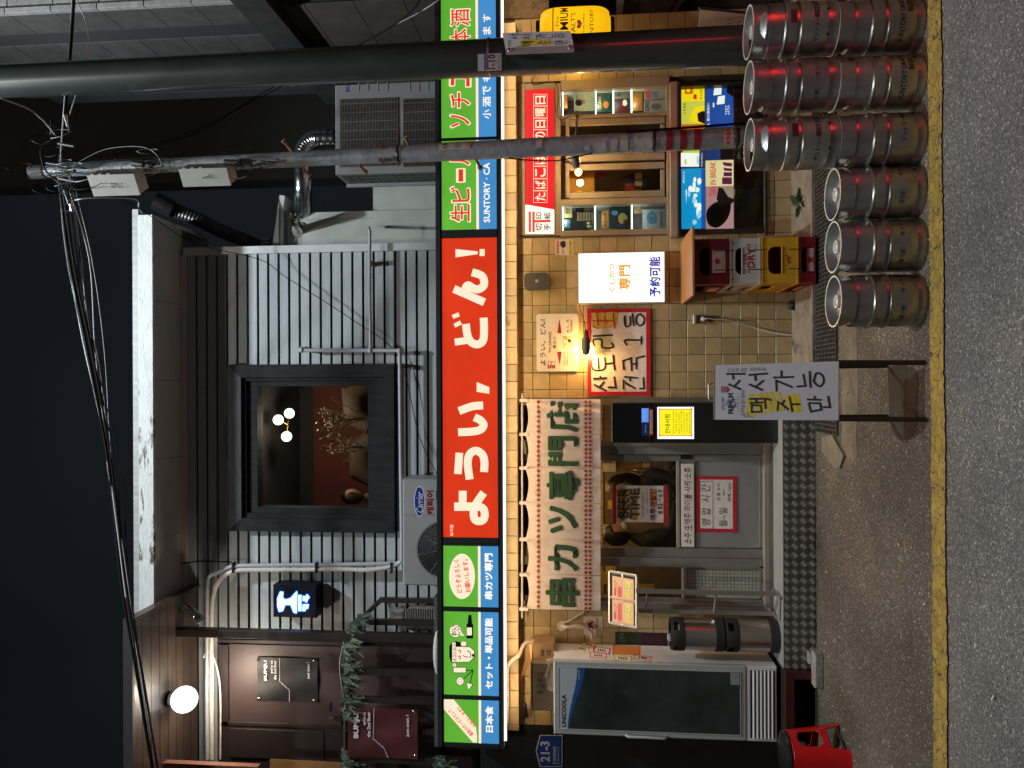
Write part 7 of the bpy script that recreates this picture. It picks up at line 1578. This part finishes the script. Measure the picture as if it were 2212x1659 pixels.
for (x0, y0), (x1, y1) in (((1545, 795), (1919, 790.5)), ((1545, 902), (1921, 899.5))):
    B_ = gr(x1, y1); A_ = hit(x0, y0, (pls[0]+Vector((0, .03, 0)), pls[1])); MB().tube([A_, B_+Vector((0, 0, .01))], .0115, 4).build('leg', mat('dark_tube', (.02, .018, .018), .5), s1)
# ================================================================== FRIDGE
fr_ = thing('drinks_fridge', 'tall white glass door drinks fridge at the left of the shop', 'fridge', (-2.4, -.2, .245)); YFr = -.42
a, b = hit(1440, 1595, YFr).x, hit(1440, 1434, YFr).x; zf0 = .275; zf1 = hit(1196, 1503, YFr).z
FW_ = mat('fridge_white', (.72, .69, .71), .28, 0, .05, 4, coat=.3); FG = mat('fridge_grey_frame', (.46, .50, .50), .32, .2, .06, 5); FGL = mat('fridge_dark_glass', (.030, .042, .038), .06, 0, .6, 2.2, coat=.5)
zg = hit(1612, 1520, YFr).z
MB().bevbox(a, b, YFr+.045, -.02, zf0, zf1, .008).build('cabinet', FW_, fr_)
d = thing and None
dm = MB().bevbox(a, b, YFr, YFr+.042, zg, zf1, .008).build('door', FG, fr_); ORG[dm] = org(fr_)
w_ = .047; MB().box(a+w_, b-w_, YFr-.002, YFr+.002, zg+.045, zf1-.04).build('glass', FGL, dm)
q = MB(); q.box(a+w_-.006, a+w_, YFr-.006, YFr, zg+.04, zf1-.034); q.box(b-w_, b-w_+.006, YFr-.006, YFr, zg+.04, zf1-.034); q.box(a+w_, b-w_, YFr-.006, YFr, zg+.04, zg+.045); q.box(a+w_, b-w_, YFr-.006, YFr, zf1-.04, zf1-.034); q.build('gasket', mat('gasket_white', (.42, .43, .43), .5), dm)
ga, gb = a+w_, b-w_; zt2 = zf1-.041
fx = lambda u, z: (ga+(gb-ga)*u, YFr-.0032, z)
cv = [(u, zt2-.065-.075*(u*u*(3-2*u))*1.0) for u in [k/20 for k in range(21)]]
MB().poly([fx(0, zt2)] + [fx(u, z) for u, z in cv] + [fx(1, zt2)]).build('silver_decal', mat('decal_silver', (.45, .50, .54), .4, var=.05), dm)
q = MB()
for (u0, z0), (u1, z1) in zip(cv[:-1], cv[1:]): q.quad((ga+(gb-ga)*u0, YFr-.003, z0-.010-.05*u0), (ga+(gb-ga)*u1, YFr-.003, z1-.010-.05*u1), (ga+(gb-ga)*u1, YFr-.003, z1), (ga+(gb-ga)*u0, YFr-.003, z0))
q.build('blue_decal', mat('decal_blue', (.02, .09, .30), .4, var=.1), dm)
text('UNICOOLA', None, 0, mat('decal_text', (.05, .07, .08), .4), dm, .06, fn=lambda u, v: Vector(fx(.03+.52*u, zt2-.052+.030*v)) - Vector((0, .001, 0))); text('since', None, 0, WHITEP, dm, 0, fn=lambda u, v: Vector(fx(.80+.16*u, zt2-.158+.014*v)) - Vector((0, .001, 0)))
MB().box(gb-.095, gb-.004, YFr-.004, YFr-.0022, zg+.05, zg+.115).build('spec_label', mat('label_grey', (.30, .31, .31), .5, var=.3, scale=90), dm)
zh0, zh1 = hit(1440, 1600, YFr).z, hit(1352, 1600, YFr).z; MB().tube([(a+.012, YFr, zh1), (a+.014, YFr-.03, zh1-.02), (a+.016, YFr-.034, (zh0+zh1)/2), (a+.012, YFr-.03, zh0+.02), (a+.01, YFr, zh0)], .010, 10).build('door_handle', mat('handle_white', (.5, .52, .52), .3), dm, True)
MB().bevbox(a, b, YFr+.006, YFr+.044, zf0, zg-.006, .004).build('lower_frame', FW_, fr_); MB().box(a+.025, b-.03, YFr+.003, YFr+.007, zf0+.015, zg-.03).build('vent_opening', BLACK, fr_)
for k in range(6): z = zg-.045-k*(zg-zf0-.06)/6; MB().prism([(a+.025, YFr+.0, z), (a+.025, YFr-.008, z-.010), (a+.025, YFr-.004, z-.018), (a+.025, YFr+.004, z-.008)], (b-a-.055, 0, 0)).build('vent_slat', FW_, fr_)
q = MB(); q.box(a+.02, a+.07, YFr+.05, -.05, .245, zf0); q.box(b-.07, b-.02, YFr+.05, -.05, .245, zf0); q.build('foot', BLACK, fr_)
# papers on the fridge side (plane X = b)
ORJ = mat('orange_tape', (.75, .16, .03), .5, var=.1); YT2 = mat('yellow_tape', (.62, .55, .05), .5, var=.1)
def side(y_, z_): return Vector((b+.0015, y_, z_))
def sidept(x, y): d_ = ray(x, y); return CAM + d_*((b-CAM.x)/d_.x)
for k, (cx1, cy1, w1, h1, ang, m_, l) in enumerate([(1272, 1393, 30, 10, -12, ORJ, 'orange taped slip, rearmost on the fridge side'), (1258, 1402, 28, 11, -14, YT2, 'yellow taped slip, highest on the fridge side'), (1300, 1405, 34, 11, -9, REDTAPE, 'red taped slip in the middle of the fridge side'), (1292, 1416, 34, 10, -4, ORJ, 'orange taped slip nearest the door edge above the others'), (1353, 1405, 56, 20, -3, ORJ, 'large orange price sheet on the fridge side'), (1345, 1422, 36, 11, -8, YT2, 'yellow taped slip low on the fridge side'), (1388, 1421, 36, 10, -10, ORJ, 'orange taped slip, lowest on the fridge side')]):
    t = thing('taped_slip', l, 'note', sidept(cx1, cy1), 'taped slips on the fridge side'); ca, sa = math.cos(R(-ang)), math.sin(R(-ang))
    def cpt(u, v, e=0): X_, Y_ = u*w1/2, v*h1/2; p = sidept(cx1 + X_*ca - Y_*sa, cy1 + X_*sa + Y_*ca); p.x += .001+e; return p
    MB().quad(cpt(-1, -1), cpt(1, -1), cpt(1, 1), cpt(-1, 1)).build('sheet', mat('orange_sheet', (.65, .22, .06), .6, var=.2, scale=60) if k == 4 else PAPER, t)
    q = MB(); 
    for u in (-1, 1): q.quad(cpt(u-.07, -1.3, .0006), cpt(u+.07, -1.3, .0006), cpt(u+.07, 1.2, .0006), cpt(u-.07, 1.2, .0006))
    if k != 4: 
        for v in (-1, 1): q.quad(cpt(-1, v-.12, .0006), cpt(1, v-.12, .0006), cpt(1, v+.12, .0006), cpt(-1, v+.12, .0006))
    q.build('tape', m_, t)
    if k == 4:
        for j, (s, v0) in enumerate((('닭꼬치', -.75), ('맥주 안주', -.45), ('오늘의 메뉴', -.1), ('주문 하세요', .25), ('감사합니다', .6))): text(s, None, 0, INK if j > 1 else mat('yellow_print', (.8, .6, .1), .6), t, .02 if j < 2 else 0, fn=(lambda u, v, v0=v0: cpt(v0+.22-.22*v-.0, .8-1.6*u, .001)))
    else:
        q = MB(); rr = random.Random(k)
        for j in range(4): u0 = -.5+j*.28; q.quad(cpt(u0, -.5, .0008), cpt(u0+.16, -.45+rr.random()*.3, .0008), cpt(u0+.18, .5, .0008), cpt(u0+.02, .3+rr.random()*.3, .0008))
        q.build('printed_figure', INK, t)
# boxes on the fridge
CBD = mat('cardboard', (.33, .20, .095), .8, 0, .12, 8, bump=.1); CBI = mat('cardboard_dark', (.15, .095, .05), .85, 0, .15, 8)
t = thing('cardboard_box', 'closed brown cardboard box on top of the fridge at its left', 'box', (-2.45, -.3, zf1)); bb = wrect(1148, 1196, 1433, 1535, -.33)
MB().bevbox(bb[0], bb[1], -.33, -.06, zf1+.001, bb[3], .003).build('carton', CBI, t); MB().box(bb[0]-.004, bb[1]+.004, -.335, -.05, bb[3]+.001, bb[3]+.006).build('lid_flap', CBD, t); text('취급주의', (1160, 1176, 1452, 1500), -.33, INK, t, 0, .002)
t = thing('cardboard_box', 'open cardboard box with raised flap marked nice on the fridge', 'box', (-2.2, -.2, zf1))
b1_, b2_ = wrect(1148, 1197, 1390, 1432, -.22)[:2]
MB().box(b1_, b2_, -.22, -.03, zf1+.001, hit(1152, 1410, -.22).z).build('carton', CBD, t); MB().prism([hit(1148, 1432, -.22), hit(1150, 1391, -.20), hit(1142, 1392, -.15), hit(1124, 1468, -.32)], (0, .004, 0)).build('raised_flap', mat('cardboard_lit', (.40, .25, .12), .8), t)
text('NI', (1168, 1175, 1404, 1416), -.22, INK, t, .02, .002); text('CE', (1182, 1190, 1404, 1416), -.22, INK, t, .02, .002)
o = MB().prism([hit(*p) for p in [(1178, 1428, -.36), (1185, 1440, -.38), (1178, 1462, -.38), (1182, 1490, -.38), (1197, 1495, -.40), (1197, 1425, -.38)]], (0, .05, 0)).build('paper_bag', mat('kraft_paper', (.28, .20, .13), .8, var=.4, scale=30, bump=1)); tag(o, 'crumpled kraft paper spilling from the boxes on the fridge', 'paper')
# frame under the fridge, cement blocks
t = thing('fridge_deck', 'dark red steel frame platform under the fridge', 'platform', (-2.5, -.45, 0)); RST2 = mat('dark_red_steel', (.085, .025, .022), .5, .4, .3)
xf0, xf1 = hit(1725, 1640, -.49).x, hit(1725, 1446, -.49).x
q = MB(); q.box(xf0, xf1, -.55, -.50, .185, .243); q.box(xf1-.045, xf1, -.50, -.03, .20, .243); q.build('beam', RST2, t)
for X in (xf1-.05,): MB().box(X, X+.05, -.55, -.50, .06, .184).build('leg', RST2, t)
MB().box(xf0, xf1-.002, -.499, -.02, .215, .2435).build('deck_sheet', mat('dark_deck', (.015, .014, .013), .7), t); MB().box(xf0, xf1-.1, -.2, -.18, .0, .18).build('back_board', BLACK, t)
CIN = mat('cement_block', (.30, .29, .26), .9, 0, .2, 12, bump=1, bscale=50)
p = gr(1800, 1470, .0); o = MB().bevbox(p.x-.135, p.x+.115, -.64, -.545, .004, .062, .006).build('cement_block', CIN); tag(o, 'cement block propping the platform leg below the fridge', 'cement block')
p = gr(1772, 1425, 0); o = MB().bevbox(p.x-.04, p.x+.045, -.55, -.48, .004, .075, .010).build('cement_lump', CIN); tag(o, 'small broken cement lump at the left end of the checker plate step', 'cement lump')
# ================================================================== SODA KEGS
SKM = mat('brushed_steel', (.55, .55, .52), .26, 1, .12, 4, stretch=(6, 6, .4), bump=.04)
def soda(label, X, Y, z, prox):
    t = thing('slim_keg', label, 'keg', (X, Y, z), 'slim kegs stacked beside the fridge'); Hh = .40; r_ = .118
    MB().lathe([(.0001, .03), (r_, .03), (r_, Hh-.07), (r_*.6, Hh-.05), (.0001, Hh-.05)], (X, Y, z), 40).build('steel_body', SKM, t, True)
    MB().lathe([(r_*.9, 0), (r_+.006, .006), (r_+.006, .068), (r_+.001, .072)], (X, Y, z), 40).build('rubber_base', RUBBER, t, True)
    def skp(i, j): an = 360*(j+.5)/60; return i in (3,) and any(abs((an-a0+180) % 360-180) < 17 for a0 in (226, 316, 46, 136))
    MB().lathe([(r_+.001, Hh-.105), (r_+.006, Hh-.10), (r_+.007, Hh-.075), (r_+.007, Hh-.062), (r_+.006, Hh-.02), (r_-.002, Hh), (r_-.012, Hh), (r_-.012, Hh-.05)], (X, Y, z), 60, skip=skp).build('rubber_handle_ring', RUBBER, t, True)
    MB().tube([(X, Y, z+Hh-.05), (X, Y, z+Hh-.01)], .02, 12).build('valve', STEEL, t, True)
pk = hit(1600, 1372, -.30)
soda('lower slim steel keg with black rubber ends beside the fridge', pk.x, -.30, .243, 0); soda('upper slim steel keg with black rubber handle ring beside the fridge', pk.x, -.30, .6445, 1)
o = MB().box(pk.x-.04, pk.x+.0, -.36, -.30, 1.046, 1.066).build('white_tag', WHITEP); tag(o, 'small white tag lying on top of the upper slim keg', 'tag')
# ================================================================== MENU STAND
ms = thing('menu_stand', 'aluminium profile menu stand with a tilted lit menu board', 'menu stand', hit(1660, 1300, -.38)); YM = -.36
m1, m2, m3, m4 = hit(1375, 1356, YM+.0), hit(1375, 1244, YM), hit(1317, 1234, YM+.16), hit(1317, 1345, YM+.16)   # BL BR TR TL
MN = (m2-m1).cross(m4-m1).normalized(); MN = -MN if MN.y > 0 else MN; plm = (m1, MN)
MWH = mat('anodised_white', (.72, .70, .66), .35, .4, .05)
def bar(p, q_, r_, name='profile_bar', m_=MWH): return MB().tube([p, q_], r_, 4).build(name, m_, ms)
for p, q_ in ((m1, m2), (m2, m3), (m3, m4), (m4, m1), ((m1+m4)/2, (m2+m3)/2), ((m1+m2)/2, (m3+m4)/2)): bar(p, q_, .011)
MB().prism([m1+(m3-m1)*.03, m2+(m4-m2)*.03, m3+(m1-m3)*.03, m4+(m2-m4)*.03], -MN*.006).build('back_plate', BLACK, ms)
for k, (u0, u1) in enumerate(((.04, .48), (.50, .93))):
    mp = lambda u, v, e=.012: (m1*(1-u)+m2*u)*(1-v) + (m4*(1-u)+m3*u)*v + MN*e
    MB().quad(mp(u0, .07), mp(u1, .07), mp(u1, .86), mp(u0, .86)).build('menu_sheet', lit('menu_sheet', (236, 176, 128), .75, .08), ms)
    PKM = lit('menu_pink', (228, 96, 96), .8, 0); YLM = lit('menu_yellow', (236, 206, 120), .8, 0); BRM = mat('menu_brown', (.16, .06, .02), .6)
    MB().quad(mp(u0+.04, .50, .0128), mp(u0+.24+.14*(1-k), .50, .0128), mp(u0+.24+.14*(1-k), .66, .0128), mp(u0+.04, .66, .0128)).build('menu_block', PKM, ms); MB().quad(mp(u0+.05, .12, .0128), mp(u1-.04, .12, .0128), mp(u1-.04, .44, .0128), mp(u0+.05, .44, .0128)).build('menu_block', YLM, ms)
    MB().quad(mp(u0+.05, .72, .0128), mp(u0+.2, .72, .0128), mp(u0+.2, .80, .0128), mp(u0+.05, .80, .0128)).build('menu_block', PKM, ms)
    for j, (s, v0) in enumerate((('MENU 串', .735), ('생맥주 하이볼', .69), ('오리지널 돼지 소고기', .57), ('닭꼬치 새우 치즈', .37), ('연근 가지 메추리알', .28), ('사케 소주 탄산', .19), ('원산지 국내산', .135))): text(s, None, 0, BRM, ms, .0, fn=(lambda u, v, v0=v0, mp=mp, u0=u0, u1=u1, j=j: mp(u0+.07+(u1-u0-.14-.05*(j % 3))*u, v0+.05*v, .0136)))
MAL = mat('profile_alu', (.42, .39, .36), .4, .7, .08)
for y0, y1, Y_ in ((1275, 1284, YM-.02), (1318, 1326, YM+.10)):
    a_, b_, _, _ = wrect(1376, 1660, y0, y1, Y_); zt3 = hit(1374, y0, Y_).z; MB().box(a_, b_, Y_-.012, Y_+.012, .25, zt3).build('post', MAL, ms)
pA, pB = hit(1396, 1280, YM-.02), hit(1396, 1322, YM+.10); 
for x in (1397, 1545): z = hit(x, 1300, YM+.03).z; bar(Vector((pA.x, YM-.02, z)), Vector((pB.x, YM+.10, z)), .010, 'cross_bar', MAL)
zf = .255; F1, F2 = Vector((pA.x, YM-.02, zf)), Vector((pB.x, YM+.10, zf))
for P__ in (F1, F2): bar(P__+Vector((.0, .16, 0)), P__+Vector((-.0, -.09, 0)), .012, 'foot_bar', MAL)
bar(F1+Vector((0, -.05, 0)), F2+Vector((0, -.15, 0)), .010, 'foot_bar', MAL)
# ================================================================== STOOL
st_ = thing('plastic_stool', 'red plastic stool with a black cushioned seat at the lower left edge', 'stool', gr(1835, 1640)); 
sp = gr(1838, 1655, 0); SX, SY = sp.x-.03, sp.y+.16; SH = hit(1690, 1640, SY).z; SRD = mat('red_plastic', (.50, .008, .012), .25, 0, .08, 4, coat=.3); SBK = mat('black_vinyl', (.014, .014, .015), .3, 0, .3, 9, bump=.2)
rt, rb = .150, .195; n = 96; rows = 40; q = MB(); SHb = SH-.035
def rsq(an, r_, z):   # rounded square
    c_, s_ = abs(math.cos(an)), abs(math.sin(an)); k = (c_**4+s_**4)**(-.25); return r_*(1*(1-.55)+.55*k)
for i in range(rows+1):
    v = i/rows; z = SHb*(1-v); r0 = rt+(rb-rt)*v
    for j in range(n): an = 2*math.pi*j/n; rr_ = rsq(an+math.pi/4*0+R(20), r0, z) + (.006 if v > .97 else 0); q.v.append((SX+rr_*math.cos(an), SY+rr_*math.sin(an), z))
def inh(v, d):
    # upper oval window
    if ((d)/.36)**4 + ((v-.36)/.20)**4 < 1 and abs(d) < .36: return True
    if v > .70 and abs(d) < .50 - .10*(1-v)/.3 and (v > .76 or abs(d) < .44): return True
    return False
for i in range(rows):
    for j in range(n):
        an = 2*math.pi*(j+.5)/n; v = (i+.5)/rows; d_ = ((an + R(20) + math.pi/4) % (math.pi/2)) - math.pi/4
        if inh(v, d_): continue
        a_ = i*n+j; b_ = i*n+(j+1) % n; q.f.append((a_, b_, b_+n, a_+n))
o = q.build('stool_body', SRD, st_, True); md = o.modifiers.new('s', 'SOLIDIFY'); md.thickness = .006; md.offset = -1
ms_ = o.modifiers.new('m', 'SMOOTH'); ms_.iterations = 4; ms_.factor = .5
o.modifiers.move(1, 0)
MB().lathe([(.0001, SH+.006), (rt*.8, SH+.004), (rt+.004, SH-.006), (rt+.010, SH-.022), (rt+.004, SH-.036), (rt-.02, SH-.038)], (SX, SY, 0), 56).build('cushion', SBK, st_, True)
# ================================================================== WEEDS, ALLEY CLUTTER
WD = mat('weed_leaf', (.055, .085, .030), .6, 0, .35, 20)
def rosette(label, x, y, Y, n_, L0, cat='plant'):
    p = hit(x, y, Y); t = thing('weed', label, cat, p); rr = random.Random(int(x)); lf = MB()
    for k in range(n_):
        an = k*2.4+rr.random()*.6; L_ = L0*rr.uniform(.6, 1.05); d_ = Vector((math.cos(an), math.sin(an)*.5-.25, .45+rr.random()*.35)); d_.normalize(); s_ = d_.cross(Vector((0, 1, .1))).normalized(); q = MB(); pts = []
        m__ = 6; Lp = []; Rp = []
        for s in range(m__+1):
            t_ = s/m__; c_ = p + d_*L_*t_ + Vector((0, 0, -.35*L_*t_*t_)) ; w_ = .017*math.sin(math.pi*min(1, t_*.9+.08))*(1+.5*(s % 2)); Lp.append(c_+s_*w_); Rp.append(c_-s_*w_)
        for s in range(m__): q.quad(Lp[s], Lp[s+1], Rp[s+1], Rp[s])
        q.build('leaf', WD, t, True)
    return t
rosette('dandelion like weed growing from the concrete apron right of the crates', 1735, 440, -.22, 17, .17)
rosette('small green weed at the foot of the thin pole', 1608, 330, -1.5, 7, .07)
t = thing('grass_tuft', 'grass tuft on the bank behind the rightmost kegs', 'grass', (2.9, -.9, .0)); q = MB(); rr = random.Random(9)
for k in range(420):
    p = Vector((rr.uniform(2.45, 3.4), rr.uniform(-1.1, -.2), rr.uniform(.0, .22))); d_ = Vector((rr.gauss(0, .4), rr.gauss(0, .4), 1)).normalized()*rr.uniform(.05, .14); s_ = Vector((.0025, 0, 0)); q.v += [tuple(p-s_), tuple(p+s_), tuple(p+d_)]; n_ = len(q.v); q.f.append((n_-3, n_-2, n_-1))
stuff(q.build('grass_blades', mat('grass_blade', (.14, .16, .06), .7, var=.4, scale=12), t))
struct(MB().prism([(2.35, -1.15, 0), (3.9, -1.2, 0), (3.9, -.25, 0), (2.45, -.25, 0)], (0, 0, .05)).build('earth_bank', mat('earth', (.10, .08, .05), .95, var=.4, bump=1)))
mb = MB()
for k in range(60):
    x, y = random.uniform(1768, 1783), random.uniform(1100, 1420); p = gr(x, y, .0); p.y = -.478
    for j in range(5): d_ = Vector((random.gauss(0, .02), -abs(random.gauss(0, .015)), random.uniform(.01, .03))); mb.v += [(p.x-.002, p.y, .004), (p.x+.002, p.y, .004), (p.x+d_.x, p.y+d_.y, .004+d_.z)]; n_ = len(mb.v); mb.f.append((n_-3, n_-2, n_-1))
o = stuff(mb.build('moss_edge', WD)); tag(o, 'thin line of moss and grass along the foot of the checker plate step', 'moss')
# leaning cardboard and grey shutters right of the lantern
t = thing('leaning_cardboard', 'handwritten cardboard sheet leaning beside the thick pole', 'cardboard', hit(1600, 45, -.6)); YQ = -.75
MB().prism([hit(*p) for p in [(1508, 63, YQ), (1513, 21, YQ), (1680, 38, YQ), (1680, 62, YQ)]], (0, .02, 0)).build('sheet', mat('tan_cardboard', (.42, .31, .18), .8, 0, .1, 6, bump=.2), t); rtext('전원 켜짐', 1590, 43, -4, 22, 60, YQ, INK, t, 0) if False else None
pstroke('pencil_marks', [[(1568, 52), (1585, 48)], [(1570, 42), (1580, 44), (1586, 38)], [(1590, 50), (1602, 44)], [(1594, 36), (1606, 40)], [(1612, 50), (1622, 36)], [(1610, 40), (1618, 46)]], 1.0, YQ, INK, t)
MB().prism([hit(*p) for p in [(1512, 20, YQ+.01), (1509, 14, YQ+.03), (1700, 33, YQ+.03), (1700, 38, YQ+.01)]], (0, .02, 0)).build('edge_strip', mat('grey_strip', (.06, .06, .06), .6), t)
SHM = mat('grey_panel_dim', (.12, .12, .12), .6, .1, .2)
for k, (pts, l) in enumerate([([(1330, 33), (1345, 30), (1352, -40), (1335, -40)], 'grey sloping panel edge in the alley above the cardboard'), ([(1348, 30), (1440, 28), (1468, -10), (1470, -60), (1352, -60)], 'olive sheet leaning in the alley above the cardboard'), ([(1448, 29), (1458, 28), (1502, -30), (1488, -40)], 'thin grey rail crossing the alley'), ([(1500, 8), (1650, 25), (1700, -40), (1520, -60)], 'dark tarpaulin behind the cardboard sheet')]):
    o = MB().prism([hit(x, y, .1+k*.06) for x, y in pts], (0, .03, 0)).build('alley_panel', SHM if k % 2 == 0 else mat('olive_panel', (.035, .033, .025), .8, var=.4), None); tag(o, l, 'panel')
lamp_a = None
flush_skin(); flush_text()
for o in COL.objects:
    if o.type == 'MESH' and not o.data.materials: o.data.materials.append(DARK)
print('OBJECTS', len(COL.objects), 'TRIS', sum(len(p.vertices)-2 for o in {o.data for o in COL.objects if o.type == 'MESH'} for p in o.polygons))
